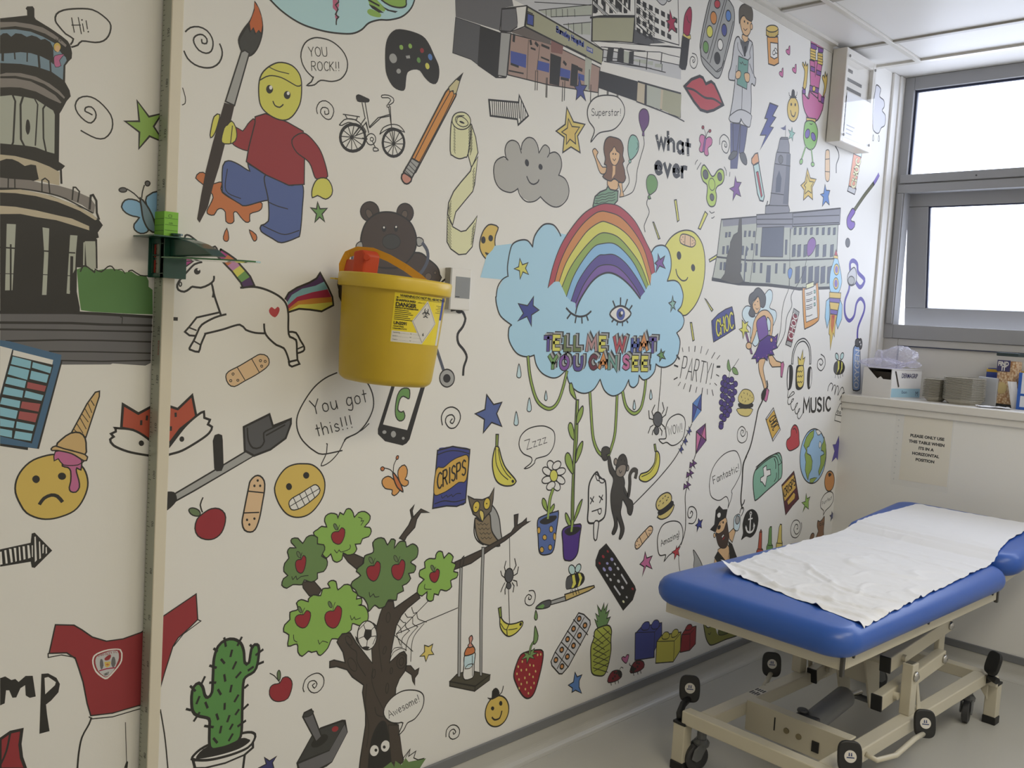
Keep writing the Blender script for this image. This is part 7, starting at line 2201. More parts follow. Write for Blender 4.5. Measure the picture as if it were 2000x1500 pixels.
s24.48.21 8534,5147 98,-16 -9,-69 100,-17 24,-52 -38,-46 80,-32 6,-86 -75,-43 -48,-57 -82,-6 -63,45 -27,212 14,97
s126.48.15 8555,4693 20,-30 -4,-24 -17,0 -6,19
s126.48.15 8681,4711 21,-29 -4,-25 -17,0 -7,19
'''
def paint(i):
    n, h = PALETTE[i]
    return WALL if n == 'white' else mat('paint_' + n, h, .5)
def smooth_pts(p, closed):
    n = len(p)
    if n < 3: return p
    o = []; rng = n if closed else n - 1
    for i in range(rng):
        if closed: a, b, c, d = p[i - 1], p[i], p[(i + 1) % n], p[(i + 2) % n]
        else: a, b, c, d = p[max(i - 1, 0)], p[i], p[i + 1], p[min(i + 2, n - 1)]
        k = max(2, min(6, int(math.hypot(c[0] - b[0], c[1] - b[1]) / .007)))
        for j in range(k):
            t = j / k
            o.append(tuple(.5 * (2 * b[q] + (c[q] - a[q]) * t + (2 * a[q] - 5 * b[q] + 4 * c[q] - d[q]) * t * t + (3 * b[q] - a[q] - 3 * c[q] + d[q]) * t ** 3) for q in (0, 1)))
    if not closed: o.append(p[-1])
    return o
def stroke(p, w, closed):
    q = [p[0]]
    for a in p[1:]:
        if math.hypot(a[0] - q[-1][0], a[1] - q[-1][1]) > 2e-4: q.append(a)
    if closed and len(q) > 2 and math.hypot(q[0][0] - q[-1][0], q[0][1] - q[-1][1]) < 2e-4: q.pop()
    n = len(q)
    if n < 2: return [], []
    V = []; h = w / 2
    for i in range(n):
        a = q[i - 1] if (closed or i > 0) else None; b = q[(i + 1) % n] if (closed or i < n - 1) else None; c = q[i]
        d1 = Vector((c[0] - a[0], c[1] - a[1])).normalized() if a else None; d2 = Vector((b[0] - c[0], b[1] - c[1])).normalized() if b else None
        if d1 is None: d1 = d2; c = (c[0] - d2.x * h * .6, c[1] - d2.y * h * .6)
        if d2 is None: d2 = d1; c = (c[0] + d1.x * h * .6, c[1] + d1.y * h * .6)
        t = d1 + d2
        t = t.normalized() if t.length > .05 else Vector((-d1.y, d1.x))
        nn = Vector((-t.y, t.x)); k = min(h / max(.4, abs(nn.dot(Vector((-d1.y, d1.x))))), h * 2)
        V += [(c[0] + nn.x * k, c[1] + nn.y * k), (c[0] - nn.x * k, c[1] - nn.y * k)]
    F = [(2 * i, 2 * i + 1, 2 * (i + 1) % (2 * n) + 1, 2 * (i + 1) % (2 * n)) for i in range(n if closed else n - 1)]
    return V, F
def fill(p):
    t = tessellate_polygon([[Vector((a[0], a[1], 0)) for a in p]])
    return p, [tuple(f) for f in t]
mural = thing('wall_mural', 'colourful cartoon mural of doodles covering the white left wall', 'mural', (0, 1.8, 0))
import numpy as np
STEP = 1.2e-5; LB = np.zeros((6000, 5)); LN = [0]      # bounding boxes and heights of the paint layers so far
def draw(name, label, ops):
    layers = []
    for line in ops:
        tk = line.split(' '); hd = tk[0]; kind = hd[0]; par = hd[1:].split('.')
        fc, lc, w = (int(a) if a else None for a in par)
        if kind == 't':
            st = tk[1].replace('_', ' '); x0, y0, x1, y1, hx, hy = (int(a) / 2000 for a in tk[2:8]); lay = []; tot = 0
            for ch in st: lay.append((tot, FONT[ch][1])); tot += FONT[ch][0] + .18
            tot -= .18; V, F = [], []
            for off, ss in lay:
                for s_ in ss.split(';'):
                    if not s_: continue
                    v = list(map(float, s_[1:].split())); q = []
                    for i in range(0, len(v), 2):
                        u = (off + v[i]) / tot; q.append((x0 + (x1 - x0) * u + hx * v[i + 1], y0 + (y1 - y0) * u + hy * v[i + 1]))
                    if s_[0] == 'c': q = smooth_pts(q, False)
                    a, b = stroke(q, w / 4000, False); n = len(V); V += a; F += [tuple(n + i for i in f) for f in b]
            if V: layers.append((V, F, lc))
        else:
            x = y = 0; p = []
            for a in tk[1:]:
                dx, dy = a.split(','); x += int(dx); y += int(dy); p.append((x / 2000, y / 2000))
            if kind in 'sc': p = smooth_pts(p, kind == 's')
            if fc is not None: layers.append(fill(p) + (fc,))
            if w: layers.append(stroke(p, w / 4000, kind in 'sp') + (lc,))
    hts = []
    for V, F, c in layers:                    # a layer lies on whatever it overlaps
        q = np.array(V); y0, z0 = q.min(0); y1, z1 = q.max(0); n = LN[0]; P = LB[:n]
        hit = P[(P[:, 0] < y1) & (P[:, 1] > y0) & (P[:, 2] < z1) & (P[:, 3] > z0), 4]
        h = (hit.max() if len(hit) else 2e-4) + STEP; LB[n] = (y0, y1, z0, z1, h); LN[0] += 1; hts.append(h)
    me = bpy.data.meshes.new(name); VV, FF, MI, idx = [], [], [], {}
    for i, (V, F, c) in enumerate(layers):
        n = len(VV); h = hts[i]; VV += [(h, a[0] - 1.8, a[1]) for a in V]; FF += [tuple(n + k for k in f) for f in F]
        if c not in idx: idx[c] = len(idx); me.materials.append(paint(c))
        MI += [idx[c]] * len(F)
    me.from_pydata(VV, [], FF); me.polygons.foreach_set('material_index', MI)
    o = bpy.data.objects.new(name, me); sc.collection.objects.link(o); o.parent = mural; o['label'] = label
    # every face looks into the room
    bm = bmesh.new(); bm.from_mesh(me); bm.normal_update()
    bmesh.ops.reverse_faces(bm, faces=[f for f in bm.faces if f.normal.x < 0]); bm.to_mesh(me); bm.free()
nm = None; ops = []
for line in MURAL.strip().split('\n') + ['D |']:
    if line.startswith('D '):
        if nm: draw(nm, lb, ops)
        nm, lb = line[2:].split('|'); ops = []
    else: ops.append(line)
# ------------------------------------------------------------------ height measure on the wall
hm = thing('height_measure', 'tall wall mounted height measure with scale and green slider', 'height measure', (0, .86, .1))
def hp(m, *a, **k): o = m.build(*a, **k); o.parent = hm; o.location = -hm.location; return o
POLE = mat('cream_plastic', 'd9d1be', .45); GRN = mat('dark_green_plastic', '124a38', .3, coat=.3)
hp(MB().box(.0015, .042, .846, .8715, .106, 2.15), 'pole', POLE, bevel=.002)
rl = hp(MB().box(.003, .040, .8452, .8458, .106, 2.15), 'scale_strip', mat('scale_tape', 'a2a594', .35))
tk = MB()
for i in range(11, 215):
    z = i / 100; l = .013 if i % 10 == 0 else .009 if i % 5 == 0 else .006
    tk.quad((.006, .8449, z - .0006), (.006 + l, .8449, z - .0006), (.006 + l, .8449, z + .0006), (.006, .8449, z + .0006))
for i in range(20, 215, 10): addtext(tk, str(i), .013, lambda a, b, z=i / 100: (.036 - b, .8449, z + a), x=.002)
o = tk.build('scale_mark', mat('scale_ink', '3c3e38', .6), rl, fix=False); tag(o, kind='stuff')
t = MB(); addtext(t, 'invicta', .012, lambda a, b: (.036 - b, .8448, 1.262 + a)); t.build('red_lettering', mat('scale_red', 'a04038', .6), rl, fix=False)
sl = MB()
sl.box(-.0, .0015, .832, .886, 1.421, 1.501)
sl.box(.0015, .058, .8725, .886, 1.421, 1.501).box(.0425, .060, .838, .886, 1.421, 1.501)
for z0, z1 in ((1.421, 1.430), (1.4655, 1.468), (1.490, 1.501)): sl.box(.0015, .058, .838, .8443, z0, z1)
sl.box(.0015, .005, .838, .8443, 1.43, 1.49).box(.036, .058, .838, .8443, 1.43, 1.49)
slo = hp(sl, 'slider', GRN, bevel=.0015)
pp = MB()
for z in (1.4477, 1.479): pp.box(.0052, .0095, .8425, .8443, z - .0165, z + .0095).prism([(.0361, z - .006), (.0361, z + .004), (.032, z - .001)], lambda u, v: (u, .8425, v), lambda u, v: (u, .8443, v))
pp.build('pointer', mat('red_pointer', 'b83a2c', .4), slo)
hp(MB().box(-.0, .095, .80, .886, 1.501, 1.5035), 'slider_top_plate', GRN)
hp(MB().cyl((.05, .868, 1.5035), (.05, .868, 1.509), .008).cyl((.05, .868, 1.509), (.05, .868, 1.5125), .012), 'slider_knob', GRN)
prof = [(.06, 1.5005), (.09, 1.5005), (.12, 1.4985), (.16, 1.491), (.20, 1.480), (.235, 1.4655), (.06, 1.4655)]
hp(MB().prism(prof, lambda u, v: (u, .850, v), lambda u, v: (u, .882, v)), 'gusset', GRN, bevel=.002)
bl = [(.06, .832), (.06, .905), (.15, .912), (.30, .903), (.352, .885), (.36, .87), (.352, .855), (.30, .838), (.15, .829)]
hp(MB().prism(bl, lambda u, v: (u, v, 1.4615 - .02 * u), lambda u, v: (u, v, 1.4651 - .022 * u)), 'head_plate', mat('green_blade', '3f7a4a', .12, coat=.6), bevel=.0008)
nt = MB().box(-.0005, .0435, .8435, .873, 1.507, 1.556)
no = hp(nt, 'paper_wrap', mat('lime_note', '86c444', .6))
w_ = MB()
for z in (1.517, 1.528, 1.541): w_.box(.002, .042, .8432, .8434, z, z + .0007).box(.0437, .0439, .845, .872, z + .001, z + .0017)
addtext(w_, 'CI', .009, lambda a, b: (.0439, .851 + a, 1.544 + b)); addtext(w_, 'cm', .007, lambda a, b: (.0439, .853 + a, 1.531 + b))
w_.build('note_line', mat('pen_ink', '3a5a2a', .6), no, fix=False)
# ------------------------------------------------------------------ yellow sharps bin
BX, BY = .14, 1.36
bn = thing('sharps_bin', 'translucent yellow sharps bin with warning label hanging on the mural wall', 'sharps bin', (BX, BY, 1.215))
rm = Matrix.Rotation(math.radians(-3.2), 3, Vector((.78, -.62, 0))); bn.rotation_euler = rm.to_euler()      # hangs a little crooked
bn.location = Vector((BX, BY, 1.335)) - rm @ Vector((0, 0, .12))
YEL = mat('yellow_plastic', 'd2b22e', .38, noise=.22, bscale=9)
nt_ = YEL.node_tree; pb = nt_.nodes['Principled BSDF']; pb.inputs['Subsurface Weight'].default_value = .15; pb.inputs['Subsurface Radius'].default_value = (.03, .02, .004)
def bsurf(th, z, off=0):
    k = max(0, min(1, z / .235)); r = .105 + .0145 * k ** .7; n = 2.5
    c, s_ = math.cos(th), math.sin(th); R = 1 / (abs(c) ** n + abs(s_) ** n) ** (1 / n) * .97
    return ((r * R + off) * c, (r * R + off) * s_, z)
def ring_shell(levels, k=64, cap_bottom=True):
    m = MB()
    for off, z in levels: m.v += [bsurf(2 * math.pi * j / k, z, off) for j in range(k)]
    for i in range(len(levels) - 1):
        for j in range(k): m.f.append((i * k + j, i * k + (j + 1) % k, (i + 1) * k + (j + 1) % k, (i + 1) * k + j))
    if cap_bottom: m.f.append(tuple(range(k))[::-1])
    return m
body = ring_shell([(-.012, -.004), (-.006, .0), (-.002, .004), (0, .012), (0, .07), (0, .14), (0, .2), (.001, .223)])
body.build('tub', YEL, bn, smooth=True, fix=False)
ring_shell([(.0, .214), (.009, .2145), (.0105, .217), (.0105, .242), (.008, .246), (0, .247), (-.004, .245), (-.01, .238), (-.05, .238), (-.085, .238)], cap_bottom=False).build('rim', mat('yellow_rim', 'dcbc3a', .35), bn, smooth=True)
m = MB(); m.box(-.045, .045, -.05, .05, .236, .246).build('lid_flap', mat('yellow_rim', ''), bn, bevel=.003)
ORG = mat('orange_red_plastic', 'cc4a26', .4)
def bp(u, v, y): return (u, y, v)
q = MB(); q.prism([(-.02, .246), (.01, .246), (.013, .290), (.003, .301), (-.02, .296)], lambda u, v: (u - .028, -.088 + u * .3, v), lambda u, v: (u - .013, -.055 + u * .3, v))
la = q.build('lid_latch', ORG, bn, bevel=.004)
MB().box(-.083, -.043, -.093, -.066, .246, .276).build('latch_hinge', ORG, la, bevel=.003)
MB().cyl((-.012, -.08, .283), (-.004, -.088, .283), .007, 16).build('rivet', ORG, la)
pts_ = []; hk = [(-.124, .232, -.01), (-.1275, .262, -.005), (-.118, .287, .0), (-.095, .299, .01), (-.06, .300, .02), (-.02, .288, .035), (.02, .270, .05), (.055, .250, .06), (.075, .236, .066)]
for i in range(len(hk) - 1):
    for k in range(4): t = k / 4; pts_.append(tuple(hk[i][q] + (hk[i + 1][q] - hk[i][q]) * t for q in range(3)))
pts_.append(hk[-1]); W3 = lambda p, v, d: Vector((.62 * p + .78 * d, .78 * p - .62 * d, v)); hd = MB()
for i, (p_, v_, d_) in enumerate(pts_):
    a, b = pts_[max(i - 1, 0)], pts_[min(i + 1, len(pts_) - 1)]; tx_, tz_ = b[0] - a[0], b[1] - a[1]; l_ = math.hypot(tx_, tz_); c_ = W3(p_, v_, d_); sd = W3(-tz_ / l_, tx_ / l_, 0) * .0085; th_ = W3(0, 0, .0025)
    hd.v += [tuple(c_ + sd), tuple(c_ - sd), tuple(c_ - sd + th_), tuple(c_ + sd + th_)]
for i in range(len(pts_) - 1):
    for j in range(4): hd.f.append((i * 4 + j, i * 4 + (j + 1) % 4, i * 4 + 4 + (j + 1) % 4, i * 4 + 4 + j))
hd.build('carry_handle', mat('amber_plastic', 'd89a1c', .35), bn)
MB().box(-.134, -.108, -.04, .04, .19, .215).build('wall_bracket', mat('yellow_rim', ''), bn, bevel=.002)
MB().box(-.105, -.085, -.112, -.100, .226, .229).build('hook_pin', mat('yellow_rim', ''), bn)
# the printed label wraps the tub: u along the surface, v upwards
arc = [(-1.2 + 2.4 * i / 240) for i in range(241)]; acc = [0]
for a, b in zip(arc, arc[1:]):
    p1, p2 = Vector(bsurf(a, .12)), Vector(bsurf(b, .12)); acc.append(acc[-1] + (p2 - p1).length)
def lab(off):
    def fn(u, v):
        t = u + acc[round((-.66 + 1.2) / 2.4 * 240)]
        for i in range(240):
            if acc[i + 1] >= t: k = (t - acc[i]) / (acc[i + 1] - acc[i]); break
        else: i, k = 239, 1
        return bsurf(arc[i] + k * (arc[i + 1] - arc[i]), .098 + v, off)
    return fn
LW, LH = .133, .112
def patch(mb, x0, x1, y0, y1, fn, nx=14):
    for i in range(nx):
        a, b = x0 + (x1 - x0) * i / nx, x0 + (x1 - x0) * (i + 1) / nx
        for k in range(3): c, d = y0 + (y1 - y0) * k / 3, y0 + (y1 - y0) * (k + 1) / 3; mb.quad(fn(a, c), fn(b, c), fn(b, d), fn(a, d))
    return mb
lb_ = patch(MB(), 0, LW, 0, LH, lab(.0006)).build('warning_label', mat('label_yellow', 'e6d028', .4), bn, smooth=True, fix=False)
patch(MB(), .002, LW * .62, .001, .026, lab(.0009)).build('writing_panel', mat('label_white', 'd8d4cc', .4), lb_, fix=False)
patch(MB(), LW + .0005, LW + .012, .06, LH, lab(.0007), 2).build('blue_strip', mat('label_blue', '2c3f9a', .4), lb_, fix=False)
patch(MB(), LW + .0005, LW + .012, .0, .06, lab(.0007), 2).build('white_strip', mat('label_white', ''), lb_, fix=False)
def dia(mb, cx, cy, r, fn, n=10):
    for i in range(n):
        for k in range(n):
            f_ = lambda a, b: fn(cx + (a - b) * r, cy + (a + b - 1) * r * 1.38)
            mb.quad(f_(i / n, k / n), f_((i + 1) / n, k / n), f_((i + 1) / n, (k + 1) / n), f_(i / n, (k + 1) / n))
    return mb
dia(dia(MB(), .083, .051, .0365, lab(.0011)), .083, .051, .001, lab(.0011)).build('hazard_diamond', mat('label_white', ''), lb_, fix=False)
tx = MB(); fn = lab(.0014)
def ring(mb, cx, cy, r0, r1, a0=0, a1=360, n=20):
    for i in range(n):
        p, q = math.radians(a0 + (a1 - a0) * i / n), math.radians(a0 + (a1 - a0) * (i + 1) / n)
        mb.quad(fn(cx + r0 * math.cos(p), cy + r0 * math.sin(p)), fn(cx + r1 * math.cos(p), cy + r1 * math.sin(p)), fn(cx + r1 * math.cos(q), cy + r1 * math.sin(q)), fn(cx + r0 * math.cos(q), cy + r0 * math.sin(q)))
for r_ in (.0335,):
    c_ = [(.083 + r_, .051), (.083, .051 + r_ * 1.38), (.083 - r_, .051), (.083, .051 - r_ * 1.38)]
    for a, b in zip(c_, c_[1:] + c_[:1]):
        for i in range(8):
            p1 = (a[0] + (b[0] - a[0]) * i / 8, a[1] + (b[1] - a[1]) * i / 8); p2 = (a[0] + (b[0] - a[0]) * (i + 1) / 8, a[1] + (b[1] - a[1]) * (i + 1) / 8)
            tx.quad(fn(p1[0], p1[1] - .0005), fn(p2[0], p2[1] - .0005), fn(p2[0], p2[1] + .0005), fn(p1[0], p1[1] + .0005))
bx_, by_ = .083, .072
for a in (90, 210, 330):
    cx, cy = bx_ + .0062 * math.cos(math.radians(a)), by_ + .0072 * math.sin(math.radians(a)); ring(tx, cx, cy, .0042, .0062, a + 40, a + 320)
ring(tx, bx_, by_, .0012, .0022); ring(tx, bx_, by_, .0062, .0072)
for s_, z_, x_, y_, b_ in (('WARNING DO NOT FILL ABOVE THE LINE', .0078, .012, .1035, .00018), ('SHARPSGUARD', .0072, .004, .093, .0002), ('yellow 11.2', .0048, .056, .0935, 0), ('DANGER', .0128, .004, .0815, .0004), ('DESTROY BY INCINERATION', .0046, .004, .0765, .00018), ('UN3291', .0098, .004, .0405, .0003), ('Clinical Waste', .0046, .004, .0352, .0001), ('Unspecified, N.O.S.', .0046, .004, .0302, .0001), ('6', .0098, .0805, .020, .0003), ('Assembled by', .0032, .005, .0215, 0), ('Started on', .0032, .005, .0135, 0), ('Closed on', .0032, .005, .0055, 0), ('date', .0032, .046, .0215, 0), ('date', .0032, .046, .0135, 0), ('date', .0032, .046, .0055, 0)):
    addtext(tx, s_, z_, fn, x=x_, y=y_, bold=b_, spacing=.92)
for i in range(6): patch(tx, .004, .036 + (i % 3) * .006, .0725 - i * .0042, .0738 - i * .0042, fn, 4)
for i in range(3): patch(tx, .019, .044, .0213 - i * .008, .0215 - i * .008, fn, 4); patch(tx, .054, .078, .0213 - i * .008, .0215 - i * .008, fn, 4)
for i in range(5): patch(tx, .112 + (i % 2) * .006, .131, .092 - i * .004, .0928 - i * .004, fn, 3)
patch(tx, .012, .131, .1012, .1018, fn, 10); tx.quad(fn(.0035, .1015), fn(.008, .0995), fn(.008, .1035), fn(.0035, .1015)); patch(tx, .007, .0115, .1011, .1019, fn, 2)
tx.build('label_print', mat('label_ink', '1c1c1a', .5), lb_, fix=False)
# ------------------------------------------------------------------ small wall fittings
th = thing('room_sensor', 'white box with a grey square panel on the wall right of the yellow bin', 'wall control box', (0, 1.69, 1.45))
MB().box(.0015, .022, -.042, .036, -.054, .058).build('casing', WHITE, th, bevel=.003)
MB().box(.0005, .0222, -.0425, -.036, -.054, .058).build('side_strip', mat('grey_plastic', 'a8a69f', .5), th, bevel=.001)
MB().box(.0221, .0227, -.022, .031, -.022, .036).build('panel', mat('silver_panel', '8d9092', .4), th)
MB().box(.0228, .0229, -.021, -.006, -.0195, -.0175).build('panel_print', mat('label_ink', ''), th)
vb = thing('wall_vent_box', 'white wall box with slotted vent and clear cover by the window', 'vent box', (0, 3.943, 2.42))
shell = MB().box(.0045, .067, -.15, -.147, -.195, .199).box(.0045, .067, .149, .152, -.195, .199).box(.0045, .067, -.147, .149, -.195, -.192).box(.0045, .067, -.147, .149, .196, .199).box(.0045, .05, -.147, .149, -.192, .196)
shell.box(.05, .067, -.147, -.125, -.192, .196).box(.05, .067, .127, .149, -.192, .196).box(.05, .067, -.125, .127, .165, .196).box(.05, .067, -.125, .127, -.192, -.15)
shell.build('casing', mat('vent_white', 'dedad2', .4), vb, bevel=.0015)
ml = MB()
for i in range(7):
    z = .118 - i * .038; ml.box(.0501, .0508, -.105, .055 if i else -.045, z - .007, z + .007)
ml.build('vent_slot', mat('slot_grey', '6f6c68', .6), vb)
MB().box(.0682, .0722, -.15, .152, -.195, .199).build('clear_cover', glassy('clear_acrylic', refl=.30, rough=.015), vb)
MB().box(.0674, .0678, -.118, .125, -.172, .02).build('notice_sheet', mat('paper_white', 'e8e8ea', .6), vb)
n_ = MB()
for i in range(3): n_.box(.0679, .06792, -.10, -.02 - i * .012, -.12 - i * .017, -.116 - i * .017)
n_.build('notice_print', mat('faint_print', '9a9aa0', .6), vb, fix=False)
for y in (-.13, .132):
    for z in (-.165, .165): MB().cyl((.0722, y, z), (.075, y, z), .006, 12).build('cover_screw', mat('screw_grey', '74706a', .4), vb)
nt = thing('paper_notice', 'printed notice in a clear plastic wallet on the wall under the sill', 'notice', (.395, YL, .91))
MB().quad((-.14, -.0014, -.175), (.112, -.0014, -.175), (.112, -.0014, .15), (-.14, -.0014, .15)).build('plastic_wallet', glassy('clear_wallet', refl=.2, rough=.15, solid=.05, solidcol=(.8, .8, .78)), nt)
MB().box(-.102, .106, -.0011, -.0005, -.148, .150).build('sheet', mat('notice_paper', 'e6e0d2', .6), nt)
t = MB()
for i, s_ in enumerate(('PLEASE ONLY USE', 'THIS TABLE WHEN', 'ITS IN A', 'HORIZONTAL', 'POSITION')): addtext(t, s_, .0175, lambda a, b: (a * 1.02 + .004, -.00125, b), y=.052 - i * .0262, bold=.0009, align='CENTER', spacing=1.02)
t.build('print', mat('label_ink', ''), nt, fix=False)
t = MB()
for i in range(11): t.cyl((-.125, -.0018, -.15 + i * .027), (-.125, -.0021, -.15 + i * .027), .003, 8)
t.build('punched_strip', mat('punch_strip', 'c4c4c2', .5), nt)
# ------------------------------------------------------------------ things on the sill
gb = thing('glove_box', 'white cardboard glove box with a torn open flap at the left end of the sill', 'cardboard box', (.06, 4.262, ZS), math.radians(-12))
CARD = mat('white_card', 'e2e0de', .55); L_, D_, H_ = .150, .235, .133
m = MB(); t_ = .0015
m.box(0, L_, 0, t_, 0, .085).box(0, .02, 0, t_, .085, H_).box(L_ - .004, L_, 0, t_, .085, H_)
m.prism([(.02, .085), (.075, .085), (.02, H_)], lambda u, v: (u, 0, v), lambda u, v: (u, t_, v)); m.prism([(.075, .085), (.105, .085), (.092, .075 + .022)], lambda u, v: (u, 0, v), lambda u, v: (u, t_, v))
m.box(0, t_, t_, D_, 0, H_).box(L_ - t_, L_, t_, D_, 0, H_).box(t_, L_ - t_, D_ - t_, D_, 0, H_).box(t_, L_ - t_, t_, D_ - t_, 0, t_)
m.build('carton', CARD, gb)
MB().box(-.008, L_ + .003, .0, D_, H_, H_ + .0015).build('top_flap', CARD, gb)
MB().box(t_ + .001, L_ - t_ - .001, .02, D_ - .006, t_, .118).build('shaded_interior', mat('box_inside', '3a332c', .8), gb)  # dark colour stands for the shade inside the torn opening
pr = MB().quad((L_ + .0004, .004, .004), (L_ + .0004, D_ - .004, .004), (L_ + .0004, D_ - .004, .045), (L_ + .0004, .004, .045)).build('blue_band', mat('box_blue', 'a8ccdc', .5), gb, fix=False)
t = MB(); addtext(t, 'DERMAGRIP', .030, lambda a, b: (L_ + .0006, .075 + a * .78, .095 + b), bold=.0006); addtext(t, 'Exam', .02, lambda a, b: (L_ + .0006, .085 + a, .022 + b)); addtext(t, 'M', .03, lambda a, b: (L_ + .0006, .195 + a, .012 + b))
t.build('print', mat('box_navy', '2c2c5c', .5), gb, fix=False)
t = MB(); t.prism([(.02, .125), (.03, .125), (.062, .055), (.054, .05)], lambda u, v: (L_ + .0005, u, v), lambda u, v: (L_ + .0012, u, v)); t.build('torn_slit', mat('box_inside', ''), gb)
def crumple(name, nx, ny, fn, m, parent=None):
    b = MB()
    for j in range(ny + 1):
        for i in range(nx + 1): b.v.append(fn(i / nx, j / ny))
    for j in range(ny):
        for i in range(nx): n = j * (nx + 1) + i; b.f.append((n, n + 1, n + nx + 2, n + nx + 1))
    return b.build(name, m, parent, smooth=False)
from mathutils import noise as NZ
def fold(x, y, s, seed): return NZ.ridged_multi_fractal(Vector((x * s + seed, y * s, seed * 1.7)), .9, 2.1, 5, 1, 2)
BAG = glassy('clear_bag', tint=(.95, .94, .98), refl=.55, rough=.09, solid=.24, solidcol=(.93, .92, .98), through=True)
bg = thing('plastic_bag', 'crumpled clear plastic bags heaped on top of the torn glove box', 'plastic bag', (.16, 4.34, ZS + .136))
def blob(cx, cy, cz, rx, ry, rz, seed, am):
    def fn(u, v):
        a = 2 * math.pi * u; p = math.pi * (v * .98 + .01); k = 1 + am * (fold(math.cos(a) * math.sin(p) + cx * 9, math.sin(a) * math.sin(p) + math.cos(p), 1.6, seed) - 1.1)
        return (cx + rx * k * math.cos(a) * math.sin(p), cy + ry * k * math.sin(a) * math.sin(p), max(.001, cz - rz * k * math.cos(p)))
    return fn
crumple('bag_bundle', 60, 36, blob(.02, .03, .062, .076, .083, .041, 3.1, .2), BAG, bg)
crumple('loose_bag', 64, 30, blob(-.035, -.02, .02, .092, .096, .023, 8.3, .26), BAG, bg)
crumple('bag_corner', 20, 10, blob(.085, .04, .022, .035, .03, .016, 5.5, .25), BAG, bg)
crumple('bag_corner', 20, 10, blob(-.075, .02, .05, .02, .02, .035, 1.5, .25), BAG, bg)
PULP = mat('grey_pulp', 'b9b4a8', .85, bump=.25, bscale=260, noise=.15)
def tray(hx, hy, h=.022, rim=.006):
    """a shallow pulp dish with cut corners; returns a mesh"""
    def oct_(a, b, c): return [(a - c, -b), (a, -b + c), (a, b - c), (a - c, b), (-a + c, b), (-a, b - c), (-a, -b + c), (-a + c, -b)]
    lv = [(-rim, h), (0, h), (0, h - .0025), (-rim, h - .003), (-rim - .003, h * .5), (-rim - .012, 0), (-rim - .0145, .002), (-rim - .006, h * .5), (-rim - .002, h - .001)]
    m = MB()
    for o_, z in lv: m.v += [(x, y, z) for x, y in oct_(hx + o_, hy + o_, .03)]
    for i in range(len(lv) - 1):
        for j in range(8): m.f.append((i * 8 + j, i * 8 + (j + 1) % 8, i * 8 + 8 + (j + 1) % 8, i * 8 + 8 + j))
    b = 5 * 8; m.f.append(tuple(b + j for j in range(8))); b = 6 * 8; m.f.append(tuple(b + j for j in range(8))); return m
ORD = ('lowest', 'second', 'third', 'fourth', 'fifth', 'sixth', 'seventh', 'eighth', 'ninth', 'tenth', 'eleventh', 'twelfth', 'thirteenth', 'fourteenth', 'fifteenth', 'sixteenth', 'seventeenth', 'eighteenth', 'nineteenth')
for (cx, cy, hx, hy, n, rz, side) in ((.362, 4.355, .046, .062, 16, -.35, 'short'), (.487, 4.345, .072, .078, 19, -.3, 'tall')):
    first = None
    for i in range(n):
        if first is None: o = first = tray(hx, hy).build('pulp_dish', PULP, bevel=.001, seg=1)
        else: o = first.copy(); sc.collection.objects.link(o)
        o.location = (cx + random.uniform(-.0008, .0008), cy + random.uniform(-.0008, .0008), ZS + i * .0054); o.rotation_euler = (0, 0, rz + random.uniform(-.012, .012))
        tag(o, f'grey pulp dish, ' + (ORD[i] + ' from the bottom' if i and i < n - 1 else 'lowest' if not i else 'topmost') + f' of the {side} stack on the sill', 'pulp dish', f'pulp dishes in the {side} stack')
jr = thing('storage_jar', 'clear jar of pale pellets with a dark lid and a purple word label', 'jar', (.632, 4.46, ZS), math.radians(-8))
jr.scale = (.86, .86, 1)
MB().box(-.05, .05, -.04, .04, 0, .012).build('base', mat('jar_black', '23262a', .4), jr, bevel=.004)
MB().box(-.054, .054, -.044, .044, .226, .242).build('lid', mat('jar_lid', '2c3a3a', .4), jr, bevel=.003)
PEL = mat('pellets', 'c8a884', .6)
nn = PEL.node_tree.nodes; vo = nn.new('ShaderNodeTexVoronoi'); vo.inputs['Scale'].default_value = 95; cr_ = nn.new('ShaderNodeValToRGB'); tc = nn.new('ShaderNodeTexCoord')
cr_.color_ramp.elements[0].color = lin('f0dcb8') + (1,); cr_.color_ramp.elements[1].color = lin('a8794e') + (1,); cr_.color_ramp.elements[1].position = .75
PEL.node_tree.links.new(tc.outputs['Object'], vo.inputs['Vector']); PEL.node_tree.links.new(vo.outputs['Distance'], cr_.inputs[0]); PEL.node_tree.links.new(cr_.outputs[0], nn['Principled BSDF'].inputs['Base Color'])
tag(MB().box(-.046, .046, -.036, .036, .0125, .205).build('pellet_fill', PEL, jr, bevel=.006), kind='stuff')
MB().box(-.048, .048, -.038, .038, .0122, .2258).build('clear_wall', glassy('clear_acrylic', refl=.35), jr)
MB().box(-.047, .018, -.0392, -.0384, .158, .208).build('name_label', mat('jar_label', '3a3560', .5), jr)
t = MB(); addtext(t, 'FIND', .027, lambda a, b: (-.043 + a * .88, -.0396, .183 + b), bold=.0012); addtext(t, 'IT', .027, lambda a, b: (-.024 + a, -.0396, .162 + b), bold=.0012); t.build('label_print', mat('label_white', ''), jr, fix=False)
MB().cyl((-.014, -.0384, .085), (-.014, -.0392, .085), .026, 28).cyl((-.014, -.0392, .085), (-.014, -.0396, .085), .021, 28).build('round_sticker', mat('jar_sticker', 'd0ba84', .6), jr)
ct = thing('blue_carton', 'blue and yellow carton standing behind the jar', 'carton', (.60, 4.525, ZS))
MB().box(-.075, .11, -.022, .022, 0, .150).build('carton_body', mat('carton_blue', '3a4fa0', .5), ct, bevel=.001)
MB().box(-.0752, .1102, -.0222, .0222, .150, .163).build('carton_top_band', mat('carton_yellow', 'd8b23c', .5), ct)
